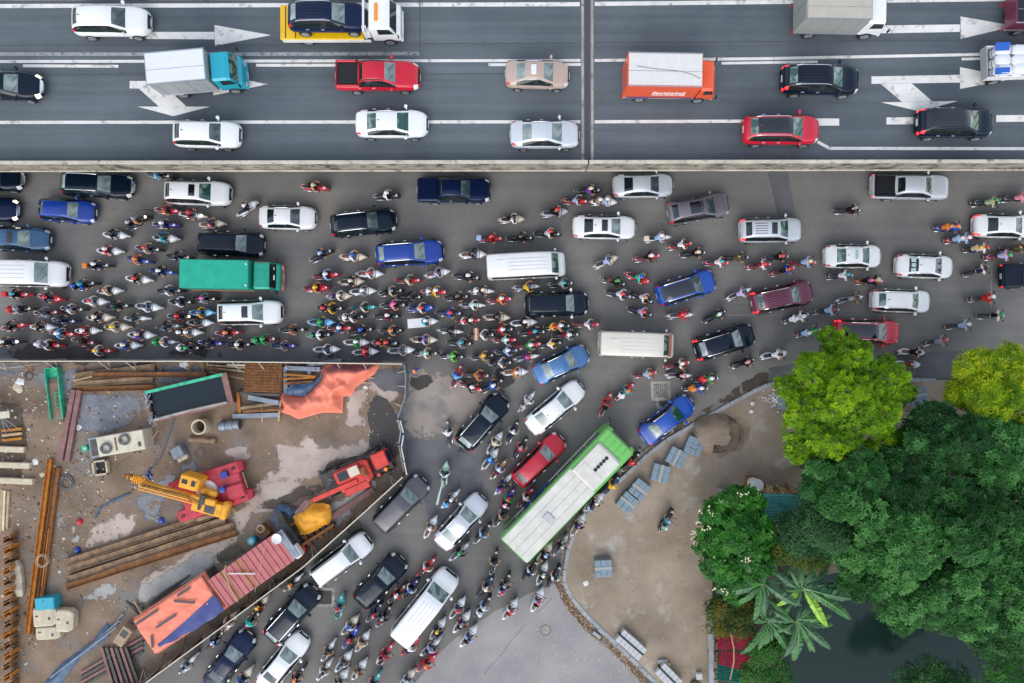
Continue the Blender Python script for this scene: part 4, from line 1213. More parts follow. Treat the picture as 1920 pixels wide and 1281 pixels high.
# ---- articulated shapes of the city bus
def bus():
    ztop = 3.15
    p = W(1066, 929, ztop)
    p.z = 0
    root = empty('city_bus', p, R(46.0), 'green and white city bus turning the corner beside the kerb', 'bus')
    LANDMARK.append(('the city bus', 1066, 929, 46, 300, 0))
    L, w, h = 11.2, 1.31, 3.05
    M_G = mat('bus green paint', hx('#6fbd5c'), .35, coat=.5, var=.04)
    M_W = mat('bus white roof', hx('#cdc9bf'), .55, var=.13, vscale=1.1, detail=9)
    body = MB()
    secs = [(-L / 2, w * .90, .45, h - .25), (-L / 2 + .10, w * .98, .38, h - .06), (-L / 2 + .35, w, .35, h), (L / 2 - 1.0, w, .35, h), (L / 2 - .35, w * .99, .35, h - .05), (L / 2 - .08, w * .95, .38, h - .30), (L / 2, w * .88, .5, h - 1.2)]
    body.loft(secs, sq=.90)
    ob('body', body, M_G, root)
    # white rear half of the roof, laid in planks between ribs
    for i in range(4):
        y0 = -1.22 + i * .61
        ob('roof_panel', MB().box((-2.02, y0 + .305, h + .018), (6.9, .595, .05), bev=.012), M_W, root)
    ac = ob('air_conditioner', MB().loft([(1.42, 1.0, h - .01, h + .10), (1.55, 1.05, h - .01, h + .24), (4.05, 1.05, h - .01, h + .24), (4.22, .98, h - .01, h + .12)], sq=.88), M_W, root)
    for i in range(5):
        f = ob('fan', MB().lathe([(.17, h + .245), (.17, h + .262), (.12, h + .262), (.001, h + .25)], 14, (2.92 + i * .25 - .05 * 0, 0.0 - 0.0, 0)) if False else MB().lathe([(.001, .0), (.105, .0), (.13, .012), (.13, .03)], 14), M_BLK, ac, (2.62 + i * .28, -.08, h + .245))
        fb_ = MB()
        for k in range(3):
            fb_.box((0, 0, .02), (.24, .012, .006), rz=k * R(60))
        ob('fan_guard', fb_, M_IRON, ac, (2.62 + i * .28, -.08, h + .25)) if False else None
    for sy in (-1, 1):
        gl = MB()
        for i in range(22):
            gl.box((1.95 + i * .095, sy * .86, h + .205), (.045, .16, .03))
        g_ = stuff(ob('vent_slot', gl, mat('vent grey', hx('#6d6c80'), .6), ac))
    ob('air_conditioner_lid', MB().box((2.05, 0, h + .262), (.9, 1.6, .02), bev=.008), M_W, ac)
    for i in range(4):
        ob('roof_rib', MB().box((4.75, -.75 + i * .5, h + .012), (.95, .035, .03)), M_G, root)
    ob('roof_hatch', MB().box((-2.15, -.12, h + .09), (.62, .78, .10), bev=.05), mat('hatch grey', hx('#b5b6b6'), .5), root)
    # side windows
    for sy in (-1, 1):
        for i in range(7):
            x = -4.55 + i * 1.42
            ob('side_window', MB().box((x, sy * (w + .004), 2.0), (1.34, .03, .95), bev=.01), M_GLASS['d'], root)
            ob('window_rail', MB().box((x, sy * (w + .022), 2.36), (1.34, .012, .03)), M_CHROME, root)
        ob('side_stripe', MB().box((0.2 if sy > 0 else -.2, sy * (w + .012), 1.2), (8.6, .02, .40)), M_W, root)
    ob('advert_panel', MB().box((-1.8, w + .03, 1.25), (2.6, .03, .5)), paint('brightblue'), root)
    ob('windshield', MB().box((L / 2 - .02, 0, 1.95), (.05, 2.15, 1.25), ry=R(-9), bev=.02), M_GLASS['d'], root)
    ob('rear_window', MB().box((-L / 2 - .01, 0, 2.1), (.05, 1.9, .8)), M_GLASS['d'], root)
    ob('destination_board', MB().box((L / 2 - .14, 0, 2.78), (.12, 1.7, .26), ry=R(-14)), M_BLK, root)
    for sy in (-1, 1):
        ob('headlight', MB().box((L / 2 + .0, sy * .92, .80), (.08, .34, .2), bev=.03), M_LENS, root)
        ob('taillight', MB().box((-L / 2 - .0, sy * 1.0, 1.1), (.06, .16, .5)), M_RED, root)
        ob('mirror', MB().tube([(L / 2 - .2, sy * 1.15, 2.65), (L / 2 + .25, sy * 1.45, 2.6), (L / 2 + .32, sy * 1.5, 2.45)], .03, 5).box((L / 2 + .33, sy * 1.5, 2.25), (.09, .22, .42), bev=.04), M_BLK, root)
    ob('bumper', MB().box((L / 2 - .02, 0, .5), (.2, 2.3, .34), bev=.06), M_G, root)
    ob('bumper', MB().box((-L / 2 + .02, 0, .55), (.2, 2.35, .34), bev=.06), M_G, root)
    ob('door', MB().box((L / 2 - 1.3, -w - .004, 1.5), (1.1, .04, 2.0)), M_GLASS['d'], root)
    ob('door', MB().box((-.6, -w - .004, 1.5), (1.2, .04, 2.0)), M_GLASS['d'], root)
    wheels(root, (-3.3, 3.0), 1.1, .5, .3)
bus()
# ---------------------------------------------------------------- motorbikes and their riders
CLOTH = {'white': '#e3e3e4', 'black': '#17171a', 'navy': '#1b2547', 'blue': '#2159b8', 'lightblue': '#9db9dc', 'skyblue': '#58aede', 'teal': '#1f9fb0', 'turquoise': '#34bfae', 'red': '#cf2b33', 'maroon': '#7d1c28', 'brown': '#6b4630',
         'tan': '#b58c66', 'cream': '#dccfb4', 'beige': '#c9b296', 'grey': '#8d9099', 'darkgreen': '#1d4a36', 'green': '#1f9a4c', 'lime': '#58cc3f', 'yellow': '#e5b51e', 'orange': '#df7f34', 'salmon': '#d9694e', 'pink': '#df8fa0', 'hotpink': '#e0559a',
         'purple': '#6b3a92', 'lavender': '#b6aedb', 'olive': '#5a5536', 'sage': '#a4b193', 'crimson': '#b8203f', 'mint': '#9fd3b9', 'silver': '#aeb3ba'}
WORDS = {'lightblue': 'light blue', 'skyblue': 'sky blue', 'darkgreen': 'dark green', 'hotpink': 'hot pink', 'lime': 'bright green'}
wd_ = lambda c: WORDS.get(c, c)
BIKEC = {'white': '#e6e7e8', 'cream': '#d9cbb2', 'black': '#141518', 'red': '#c81a2d', 'maroon': '#6d1624', 'blue': '#1c4fb0', 'navy': '#1b2a55', 'silver': '#a9adb3', 'lightblue': '#6db7e0', 'teal': '#2aa7a5', 'orange': '#d96a35', 'mint': '#a9d8c0', 'purple': '#3c34a0', 'green': '#2f8f60', 'grey': '#75787d', 'tan': '#b58c5a'}
M_SKIN = mat('skin', hx('#dd9a6e'), 0.6)
M_HAIR = mat('black hair', (0.012, 0.010, 0.009), 0.6)
M_SEAT = mat('black bike seat', (0.024, 0.027, 0.035), 0.5)
M_SEATB = mat('brown bike seat', hx('#6d4a3a'), 0.5)
M_VISOR = mat('helmet visor', (0.02, 0.02, 0.025), 0.1, coat=1.0)
def cloth(c):
    return mat('cloth ' + c, hx(CLOTH[c]), 0.85, spec=0.2, var=0.10, vscale=9)
def bpaint(c):
    return mat('bike paint ' + c, hx(BIKEC[c]), 0.3, coat=0.7)
def hpaint(c):
    return mat('helmet ' + c, hx(CLOTH.get(c, '#17171a')), 0.25, coat=0.8)
TR = ['#1f2228', '#2a3248', '#364366', '#4a5a72', '#5e5446', '#191c22', '#6b6f76']
TROUS = [mat('trousers %d' % i, hx(c), .85, var=.1, vscale=8) for i, c in enumerate(TR)]

def bike_meshes(kind):
    s = kind == 's'
    wf = 1.0 if s else .62
    m = {}
    b = MB()
    b.loft([(-1.0, .04, .68, .77), (-.88, .14 if s else .10, .52, .81), (-.60, .225 if s else .165, .40, .81), (-.25, .215 if s else .15, .34, .76), (.02, .16 if s else .11, .28, .62)])
    b.loft([(-.02, .15 * wf, .24, .40), (.2, .17 * wf, .24, .34), (.36, .16 * wf, .24, .44)])
    b.loft([(.24, .25 * wf, .36, .86), (.36, .29 * wf, .36, 1.02), (.50, .26 * wf, .42, 1.06), (.66, .19 * wf, .52, 1.03), (.82, .11 * wf, .60, .94), (.97, .03, .66, .80)])
    b.loft([(.40, .07, .42, .56), (.62, .09, .52, .62), (.84, .085, .46, .58), (.95, .04, .36, .46)])
    m['body'] = b.mesh('body', True)
    st = MB()
    st.loft([(-.82, .05, .77, .83), (-.62, .125 if s else .10, .76, .87), (-.30, .135 if s else .115, .74, .85), (-.08, .13 if s else .11, .71, .80), (.03, .07, .66, .76)])
    m['seat'] = st.mesh('seat', True)
    tm = MB().lathe([(.15, -.05), (.24, -.055), (.27, -.02), (.27, .02), (.24, .055), (.15, .05)], 14, M=Matrix.Rotation(R(90), 4, 'X'))
    m['wheel'] = tm.mesh('wheel', True)
    m['rim'] = MB().lathe([(.001, .03), (.05, .04), (.06, .02), (.15, .03), (.155, 0), (.15, -.03), (.06, -.02), (.05, -.04), (.001, -.03)], 12, M=Matrix.Rotation(R(90), 4, 'X')).mesh('rim', True)
    h = MB().tube([(.34, -.36, 1.06), (.40, -.28, 1.07), (.46, -.1, 1.05), (.46, .1, 1.05), (.40, .28, 1.07), (.34, .36, 1.06)], .022, 5)
    h.tube([(.50, 0, 1.02), (.60, 0, .6)], .03, 5)
    m['handlebar'] = h.mesh('handlebar', True)
    for sy, nm in ((1, 'mirror1'), (-1, 'mirror2')):
        q = MB().tube([(.42, sy * .27, 1.07), (.46, sy * .34, 1.22)], .009, 4)
        q.loft([(.445, .055, 1.19, 1.27), (.465, .07, 1.18, 1.29), (.485, .05, 1.20, 1.27)], M=Matrix.Translation((0, sy * .37, 0)))
        m[nm] = q.mesh('mirror', True)
    m['headlight'] = MB().loft([(.62, .10, .86, 1.00), (.72, .09, .84, .98), (.80, .05, .84, .92)], M=Matrix.Translation((0, 0, .035))).mesh('headlight', True)
    m['taillight'] = MB().loft([(-1.03, .03, .66, .71), (-.99, .05, .64, .73), (-.93, .05, .64, .74)]).mesh('taillight', True)
    x = MB().cyl((-.15, -.2, .32), (-.85, -.22, .42), .045, 8)
    x.cyl((-.85, -.22, .42), (-.9, -.22, .43), .03, 8)
    m['exhaust'] = x.mesh('exhaust', True)
    g = MB().tube([(-.62, -.12, .86), (-.86, -.11, .88), (-.94, 0, .88), (-.86, .11, .88), (-.62, .12, .86)], .016, 5)
    m['grab_rail'] = g.mesh('grab_rail', True)
    m['number_plate'] = MB().box((-1.03, 0, .58), (.02, .18, .14), ry=R(-25)).mesh('number_plate')
    f = MB().tube([(.48, -.08, .70), (.66, -.08, .28)], .025, 5).tube([(.48, .08, .70), (.66, .08, .28)], .025, 5).box((-.35, 0, .34), (.6, .24, .2)).tube([(-.2, .12, .32), (-.64, .13, .27)], .03, 5)
    m['fork'] = f.mesh('fork', True)
    m['rear_box'] = MB().box((-.86, 0, 1.03), (.36, .40, .30), bev=.05).mesh('rear_box')
    m['foot_board'] = MB().box((.20, 0, .345), (.28, .30 * wf, .02)).mesh('foot_board')
    return m
BM = {k: bike_meshes(k) for k in 'sm'}

def skin_mesh(name, joints, bones, radii, sub=1):
    me = bpy.data.meshes.new(name)
    ks = list(joints)
    me.from_pydata([joints[k] for k in ks], [(ks.index(a), ks.index(b)) for a, b in bones], [])
    o = bpy.data.objects.new(name, me)
    COL.objects.link(o)
    md = o.modifiers.new('skin', 'SKIN')
    md.use_smooth_shade = True
    for i, k in enumerate(ks):
        r = radii[k]
        me.skin_vertices[0].data[i].radius = r if isinstance(r, tuple) else (r, r)
        me.skin_vertices[0].data[i].use_root = (i == 0)
    if sub:
        o.modifiers.new('sub', 'SUBSURF').levels = sub
    bpy.context.view_layer.update()
    dg = bpy.context.evaluated_depsgraph_get()
    res = bpy.data.meshes.new_from_object(o.evaluated_get(dg))
    res.name = name
    COL.objects.unlink(o)
    bpy.data.objects.remove(o)
    return res

def person_meshes(pose):
    """figure astride (rider, pillion), or standing; x forward"""
    if pose in ('rider', 'rider_b'):
        px_, lean, tw = -.16, .14, (0 if pose == 'rider' else .05)
        J = {'pelvis': (px_, 0, .88), 'waist': (px_ + .03, 0, 1.05), 'chest': (px_ + lean, 0, 1.30), 'neck': (px_ + lean + .06, 0, 1.46), 'head': (px_ + lean + .10, tw, 1.58), 'crown': (px_ + lean + .11, tw, 1.68)}
        for s, n in ((1, 'l'), (-1, 'r')):
            J['sh' + n] = (px_ + lean + .02, s * .19, 1.38)
            J['el' + n] = (.12, s * .38, 1.14)
            J['wr' + n] = (.33, s * .33, 1.09)
            J['ha' + n] = (.37, s * .32, 1.085)
            J['hip' + n] = (px_ + .03, s * .11, .84)
            J['kn' + n] = (.24, s * .20, .78)
            J['an' + n] = (.16, s * .17, .42)
            J['to' + n] = (.30, s * .19, .37)
    elif pose == 'pillion':
        px_, lean = -.56, .10
        J = {'pelvis': (px_, 0, .94), 'waist': (px_ + .02, 0, 1.12), 'chest': (px_ + lean, 0, 1.36), 'neck': (px_ + lean + .04, 0, 1.51), 'head': (px_ + lean + .07, -.02, 1.63), 'crown': (px_ + lean + .08, -.02, 1.73)}
        for s, n in ((1, 'l'), (-1, 'r')):
            J['sh' + n] = (px_ + lean + .01, s * .18, 1.43)
            J['el' + n] = (px_ + .17, s * .27, 1.20)
            J['wr' + n] = (px_ + .36, s * .20, 1.08)
            J['ha' + n] = (px_ + .40, s * .185, 1.06)
            J['hip' + n] = (px_ + .03, s * .12, .90)
            J['kn' + n] = (px_ + .40, s * .27, .86)
            J['an' + n] = (px_ + .30, s * .25, .50)
            J['to' + n] = (px_ + .44, s * .27, .45)
    else:
        J = {'pelvis': (0, 0, .92), 'waist': (.01, 0, 1.08), 'chest': (.02, 0, 1.30), 'neck': (.02, 0, 1.46), 'head': (.04, 0, 1.57), 'crown': (.04, 0, 1.67)}
        for s, n in ((1, 'l'), (-1, 'r')):
            J['sh' + n] = (.01, s * .19, 1.38)
            J['el' + n] = (.0, s * .27, 1.12)
            J['wr' + n] = (.10 if s > 0 else .16, s * .26, .90)
            J['ha' + n] = (.12 if s > 0 else .19, s * .255, .84)
            J['hip' + n] = (0, s * .10, .88)
            J['kn' + n] = (.04 + s * .05, s * .11, .49)
            J['an' + n] = (-.02 + s * .05, s * .12, .09)
            J['to' + n] = (.14 + s * .05, s * .13, .04)
    rad = {'pelvis': (.15, .13), 'waist': (.135, .11), 'chest': (.15, .12), 'neck': .055, 'head': (.085, .10), 'crown': (.075, .08)}
    bones = [('pelvis', 'waist'), ('waist', 'chest'), ('chest', 'neck'), ('neck', 'head'), ('head', 'crown')]
    for n in 'lr':
        rad.update({'sh' + n: .065, 'el' + n: .043, 'wr' + n: .029, 'ha' + n: (.040, .022), 'hip' + n: .095, 'kn' + n: .062, 'an' + n: .040, 'to' + n: (.042, .028)})
        bones += [('chest', 'sh' + n), ('sh' + n, 'el' + n), ('el' + n, 'wr' + n), ('wr' + n, 'ha' + n), ('pelvis', 'hip' + n), ('hip' + n, 'kn' + n), ('kn' + n, 'an' + n), ('an' + n, 'to' + n)]
    body = skin_mesh('person', J, bones, rad, 1)
    body.materials.clear()
    for _ in range(4):
        body.materials.append(None)
    jv = {k: Vector(v) for k, v in J.items()}
    def seg(p, a, b):
        d = jv[b] - jv[a]
        t = max(0, min(1, (p - jv[a]).dot(d) / d.length_squared))
        return (p - jv[a] - d * t).length
    for p in body.polygons:
        c = p.center
        best = min(bones, key=lambda q: seg(c, *q) / (1.0 if 'hip' not in q[1] else .9))
        k = best[1][:2]
        if best[1] in ('head', 'crown', 'neck') or k in ('ha',):
            p.material_index = 0
        elif best[1][:-1] == 'wr':
            p.material_index = 2          # forearm: sleeve or bare
        elif best[1][:-1] == 'el' or best[1] in ('waist', 'chest') or best[1][:-1] == 'sh':
            p.material_index = 3
        elif best[1][:-1] == 'to':
            p.material_index = 1 if False else 0
        else:
            p.material_index = 1
    # fingers curled round the grip / resting, and a face
    bm = bmesh.new()
    bm.from_mesh(body)
    mb = MB()
    for s, n in ((1, 'l'), (-1, 'r')):
        h, wv = jv['ha' + n], jv['wr' + n]
        f = (h - wv).normalized()
        side = Vector((0, 1, 0)) if pose != 'stand' else Vector((1, 0, 0))
        dn = f.cross(side).normalized()
        if dn.z > 0 and pose != 'stand':
            dn = -dn
        for i in range(4):
            o = h + side * (i - 1.5) * .019 + f * .022
            ln = (.030, .036, .034, .027)[i]
            p1 = o + f * ln * .9 + dn * .006
            p2 = p1 + f * ln * .25 + dn * ln * .75
            p3 = p2 - f * ln * .45 + dn * ln * .35
            mb.tube([o, p1, p2, p3], .0095, 5, r2=.007)
        th = h - side * s * .030 - f * .01
        mb.tube([th, th + f * .03 - side * s * .012 + dn * .012, th + f * .045 + dn * .03], .011, 5, r2=.008)
    hd, cr = jv['head'], jv['crown']
    fw = Vector((1, 0, 0))
    mb.loft([(.075, .012, -.02, .012), (.105, .014, -.028, -.008), (.115, .008, -.026, -.014)], M=Matrix.Translation(hd))
    for s in (1, -1):
        mb.ball(hd + Vector((.082, s * .032, .018)), .011, 1, 6)
        mb.loft([(-.015, .008, -.03, .03), (.015, .008, -.025, .025)], M=Matrix.Translation(hd + Vector((0, s * .088, .0))))
    mb.box(hd + Vector((.088, 0, -.045)), (.012, .045, .010), 2)
    ex_ = mb.mesh('x', True)
    o0 = len(body.materials)
    bm.from_mesh(ex_)
    nb = len(body.polygons)
    bm.faces.ensure_lookup_table()
    for i, f in enumerate(bm.faces):
        if i >= nb:
            f.material_index = 0 if f.material_index != 1 else 1
        f.smooth = True
    bm.to_mesh(body)
    bm.free()
    # shirt: a loose shell over trunk and upper arms
    SJ = {k: J[k] for k in ('waist', 'chest', 'shl', 'shr')}
    SJ['hem'] = tuple(Vector(J['pelvis']) + Vector((-.01, 0, .0)))
    SJ['collar'] = tuple(Vector(J['chest']).lerp(Vector(J['neck']), .62))
    for n in 'lr':
        SJ['cu' + n] = tuple(Vector(J['sh' + n]).lerp(Vector(J['el' + n]), .62))
    SR = {'waist': (.160, .138), 'chest': (.168, .142), 'shl': .084, 'shr': .084, 'hem': (.168, .150), 'collar': (.085, .080), 'cul': .064, 'cur': .064}
    order = {k: SJ[k] for k in ('waist', 'hem', 'chest', 'collar', 'shl', 'shr', 'cul', 'cur')}
    shirt = skin_mesh('shirt', order, [('waist', 'hem'), ('waist', 'chest'), ('chest', 'collar'), ('chest', 'shl'), ('chest', 'shr'), ('shl', 'cul'), ('shr', 'cur')], SR, 1)
    shirt.materials.clear()
    shirt.materials.append(None)
    hc = Vector(J['head']) + Vector((.0, 0, .045))
    hel = MB().lathe([(.125, -.09), (.138, -.03), (.140, .03), (.125, .085), (.09, .125), (.045, .145), (.001, .150)], 16, hc)
    hel.loft([(.10, .09, .0, .02), (.17, .085, -.015, -.005), (.20, .06, -.03, -.022)], M=Matrix.Translation(hc))
    helm = hel.mesh('helmet', True)
    vis = MB()
    vs = []
    for i in range(9):
        a = R(-62 + i * 15.5)
        for z, r in ((-.10, .130), (-.05, .150), (.005, .148)):
            vs.append((hc.x + r * math.cos(a), hc.y + r * math.sin(a), hc.z + z))
    vis.add(vs, [(i * 3 + j, (i + 1) * 3 + j, (i + 1) * 3 + j + 1, i * 3 + j + 1) for i in range(8) for j in range(2)])
    visor = vis.mesh('visor', True)
    stripe = MB()
    pts = [(hc.x + .146 * math.cos(t), hc.y, hc.z + .02 + .136 * math.sin(t)) for t in [R(20 + i * 20) for i in range(8)]]
    stripe.tube(pts, .016, 4)
    ch_ = Vector(J['chest'])
    bpk = MB().loft([(-.13, .12, -.20, .16), (-.05, .155, -.23, .20), (.06, .155, -.22, .19)], M=Matrix.Translation(ch_ + Vector((-.19, 0, 0))) @ Matrix.Rotation(R(18), 4, 'Y'))
    return {'backpack': bpk.mesh('backpack', True), 'body': body, 'shirt': shirt, 'helmet': helm, 'visor': visor, 'stripe': stripe.mesh('stripe', True)}
PM = {p: person_meshes(p) for p in ('rider', 'rider_b', 'pillion', 'stand')}
def person(pose, loc, rz, shirt, helm, tr, sleeve, sc=1.0, pack=None):
    m = PM[pose]
    fore = cloth(shirt) if sleeve else M_SKIN
    b = ob('person', m['body'], [M_SKIN, TROUS[tr], fore, cloth(shirt)], None, loc, rz, (sc, sc, sc))
    ob('shirt', m['shirt'], cloth(shirt), b)
    hm = ob('helmet', m['helmet'], hpaint(helm), b)
    if pose in ('rider', 'rider_b') and pack:
        ob('backpack', m['backpack'], cloth(pack), b)
    ob('visor', m['visor'], M_VISOR, hm)
    return b
BIKES = """
298 327 -10 m black skyblue black
257 415 25 m black tan grey / black silver L
215 440 -5 s white black black
204 470 0 s white red white
278 466 -5 m black beige red
259 487 -10 m blue salmon orange
309 446 -5 s white teal black
183 498 0 m black black white box:orange
313 394 -5 m red orange maroon
309 421 -5 m purple grey white
360 403 -5 m white maroon red L
397 420 3 s cream pink black
462 390 35 s white black white
590 351 -5 m red tan beige
335 481 -5 m black navy black
602 478 25 m black navy lightblue
725 367 0 m black white white
662 481 -3 s cream white blue
960 411 0 s cream white black
920 447 0 m red maroon red box:lightblue
887 477 0 s white navy black
1104 357 3 m black purple cream
1080 376 -3 m red lightblue black
1133 378 -3 s white lightblue white / tan white
1041 398 5 s silver black red
976 446 0 m black black black
1028 438 -2 m black white red
1234 446 5 m white lightblue white box:cream
1215 482 8 m red black white
1137 490 20 s cream lightblue navy
1277 459 10 m red white black
1302 475 5 m black black cream
1346 492 -3 m red white teal
1382 483 0 m black olive black
1458 482 3 m black black red
1425 497 8 m red white red
1508 492 0 m red lightblue cream
1593 394 0 m black black grey
1852 380 0 m black sage green
1908 371 0 m black pink black
1781 427 0 m blue blue orange / orange orange
1801 448 3 m red lightblue white / lightblue white
1836 466 3 m black white red / beige yellow
1905 465 0 m black olive black
1876 480 3 m red lavender green
32 552 -2 m red black teal box:red
93 558 -10 s red navy red
157 535 12 m black blue teal / navy blue
203 545 3 s white cream tan
259 523 -5 s white black red
303 509 -5 m blue black white
176 565 0 s white white red
38 580 3 m black grey grey / red red
87 586 2 m maroon grey black
135 579 -5 m black white navy
220 574 2 m black darkgreen black
277 575 -5 s white white navy
318 545 0 m black white black
186 595 0 s cream black cream
255 597 0 m white darkgreen black
120 601 -3 m navy navy black
25 612 10 m red black black
78 613 0 s white black brown
117 625 -5 m red skyblue white
162 620 0 s white red white
218 613 0 s cream cream yellow
264 628 0 s white purple beige
15 642 5 m navy brown white L
92 646 -5 m red white navy / white white
156 640 -8 m maroon brown black
238 648 0 s white blue cream
187 657 -3 m red white yellow
315 612 3 m grey navy black
308 641 0 m silver white tan / green green
337 593 -3 m black maroon red L
338 566 0 m black white navy
383 560 0 m black grey hotpink
377 586 0 s lightblue yellow blue
373 605 -2 s white brown black
353 623 0 s white tan white / brown white
427 624 0 m red navy orange
353 652 -3 m black navy green / white white
395 643 -5 m purple navy black
448 646 0 m black beige white
495 637 5 m maroon green green / green green
532 648 0 m purple grey black
549 618 0 m black salmon black
598 628 3 m black white white / grey green
612 655 0 s white white black
602 604 0 s lightblue green green
620 578 0 m black yellow black / black red
593 540 0 s red orange yellow
612 516 5 m red lightblue white
635 555 3 s cream white cream / grey purple
658 528 0 s cream black cream
693 513 -2 s white white red
680 546 3 s white grey white
733 547 10 m black beige grey
766 525 0 m red cream darkgreen
820 512 10 s white lavender black
876 519 -8 m black black white
815 547 -3 m red yellow white / silver white
768 557 -2 m black black black
738 572 3 m black pink hotpink
857 557 3 m black black olive
903 546 0 m white navy cream / white white
938 562 5 m red orange white
886 572 -3 m white white mint
682 576 3 m teal cream black
789 578 3 s blue cream red
843 587 -2 m navy blue red
726 593 0 m black maroon white
660 595 3 m black white black / white white
797 603 3 s white teal white
880 601 3 m red black white / white red
932 595 -3 s cream black black
637 615 0 m red blue white
677 620 8 m black navy blue
733 620 0 s black tan orange
845 621 -3 m white black black
795 637 0 s cream lavender purple
905 628 0 m black white black
940 618 3 m black red white
668 642 0 s white green white
723 643 0 m black brown red / black red
863 643 -5 m black grey teal
947 637 0 m red mint white
685 660 3 s white red red
752 657 5 s white grey black
798 662 0 m black cream mint
848 668 -5 m black lime lime
905 668 8 m black tan yellow
950 658 5 m navy lightblue white
938 680 3 m black white navy / black black
988 538 3 m silver yellow navy
1053 532 3 m black grey teal
1152 528 -15 m black black green / brown black
1197 521 -20 s red turquoise blue
1162 552 -15 m navy white red
1205 558 -25 m black white tan
1202 585 -20 m black lavender red
1277 591 5 m white red crimson
982 605 3 s white black white
1047 612 3 m black tan white / yellow red
1102 608 0 m red white navy
1000 623 5 m black navy teal
1063 628 5 m black grey white
992 647 8 m red green white
1032 645 10 m black white yellow
988 670 10 m white purple red
1387 550 25 m white lavender navy
1470 507 15 m red blue red
1578 517 3 m black white teal
1342 592 25 s black darkgreen white
1495 595 15 m navy white white / white white
1552 582 5 m black lightblue maroon
1518 622 15 m maroon green green / lightblue white
1595 560 8 m white olive black
1453 665 8 s white white black
1395 680 20 s black black pink
1633 527 0 m orange black beige / black hotpink
1835 507 20 m black white black
1845 559 2 m black red white
1862 592 0 m black white green
1802 610 5 m black lightblue white
1758 640 10 m black grey red
1712 660 -5 s white black black
1703 683 -3 s white brown lightblue
856 705 65 m red skyblue blue
895 703 -5 m maroon orange brown
883 725 -20 m red black white
923 723 30 m black blue white
966 698 5 s white orange white
988 753 50 m white white grey / grey beige
840 811 96 m grey white white
961 810 62 m black sage white
928 830 55 s white cream beige
976 840 55 m black red grey
919 861 52 s white blue skyblue
834 889 82 s mint white navy
845 936 45 m white navy white / lightblue skyblue
935 880 48 m tan lightblue white
945 907 50 m white navy black / blue crimson
952 936 55 m purple green red / red white
986 933 48 m red white beige
941 967 52 m black tan black
807 989 60 s white tan white
905 1000 48 m black lightblue navy
862 1034 42 m silver black green
800 1063 45 m red white red
926 1054 75 m black tan navy
1183 866 45 m black crimson red
1146 910 48 s navy yellow yellow
1114 942 45 s white black white / lightblue navy
1084 984 60 s white black purple
1052 1022 55 m silver black silver
1250 976 58 m black teal grey / grey mint
994 1070 50 m black white navy
1017 1076 65 s white olive white
1039 1081 60 m black white black
1021 1038 55 s cream navy lightblue
910 1100 52 s navy tan white
946 1096 62 m black black grey / lightblue red
906 1137 52 m black lightblue cream / white white
957 1143 55 s white white red
1008 1125 62 s white lightblue red
858 1141 55 s white grey red
866 1167 50 s white maroon grey
821 1180 53 s white navy yellow
879 1193 52 s white lightblue black
808 1213 40 m white lavender grey
770 1104 50 s navy white blue
745 1113 45 m maroon red white
636 1138 75 s teal grey red
702 1149 48 m navy navy red
720 1155 55 m black black grey
656 1173 48 s cream white blue
657 1196 55 s blue brown red
679 1204 55 s white cream tan
722 1226 50 m red crimson maroon / white black
770 1211 48 s red white white
800 1243 40 s red red orange
644 1241 52 s white silver black
673 1257 55 s white brown tan
615 1221 55 m white tan black
608 1257 55 m white white black
638 1276 55 s white black yellow
763 1274 48 s cream lightblue white
699 1280 50 m teal pink tan
548 1094 42 m white olive orange
487 1135 50 s cream maroon yellow
430 1166 52 s cream white maroon
471 1164 45 m black turquoise turquoise
404 1200 45 m black navy lightblue
351 1246 48 m white white navy
457 1272 55 s cream blue black
557 1269 50 m black black orange
1136 758 62 m red red navy
1172 734 40 m red teal orange / white white
1212 701 10 m red lightblue tan
1272 683 10 m red cream white
1274 704 0 m white black pink
1326 710 5 m black green white / red red
1307 728 0 m black blue white / orange orange
"""
LM = LANDMARK + [('the fence corner', 766, 682, 0, 10, 0), ('the big storm drain', 1239, 733, 0, 20, 0), ('the lone manhole', 1023, 1181, 0, 15, 0), ('the damp sand mound', 1345, 815, 0, 80, 0), ('the orange tarpaulin heap', 620, 735, 0, 180, 0), ('the square drain', 609, 1120, 0, 20, 0), ('the bright green tree', 1580, 745, 0, 260, 0), ('the yellow green tree', 1850, 720, 0, 200, 0), ('the blue hoarding bend', 757, 840, 0, 90, 0)]
LM = [l for l in LM if l[5] < 3]
def relation(x, y, k, self_=None):
    q = sorted(LM, key=lambda l: math.hypot(l[1] - x, l[2] - y))[:8]
    l = q[k]
    dx, dy = x - l[1], y - l[2]
    if abs(dx) > 1.8 * abs(dy):
        s = 'right of' if dx > 0 else 'left of'
    elif abs(dy) > 1.8 * abs(dx):
        s = 'below' if dy > 0 else 'above'
    else:
        s = ('lower' if dy > 0 else 'upper') + ('-right' if dx > 0 else '-left') + ' of'
    return s + ' ' + l[0]
rows = []
for ln in BIKES.strip().splitlines():
    t = ln.split()
    d = {'x': float(t[0]), 'y': float(t[1]), 'a': float(t[2]), 'k': t[3], 'c': t[4], 'sh': t[5], 'he': t[6], 'pil': None, 'box': None, 'lit': False}
    r_ = t[7:]
    if r_ and r_[0] == '/':
        d['pil'] = (r_[1], r_[2])
        r_ = r_[3:]
    for q in r_:
        if q == 'L':
            d['lit'] = True
        if q.startswith('box:'):
            d['box'] = q[4:]
    rows.append(d)
used = set()
def unique(opts_):
    for s in opts_:
        if s.lower() not in used and len(s.split()) <= 16:
            used.add(s.lower())
            return s
    s = min(opts_, key=lambda q: len(q.split()))
    used.add(s.lower())
    return s
rb = random.Random(21)
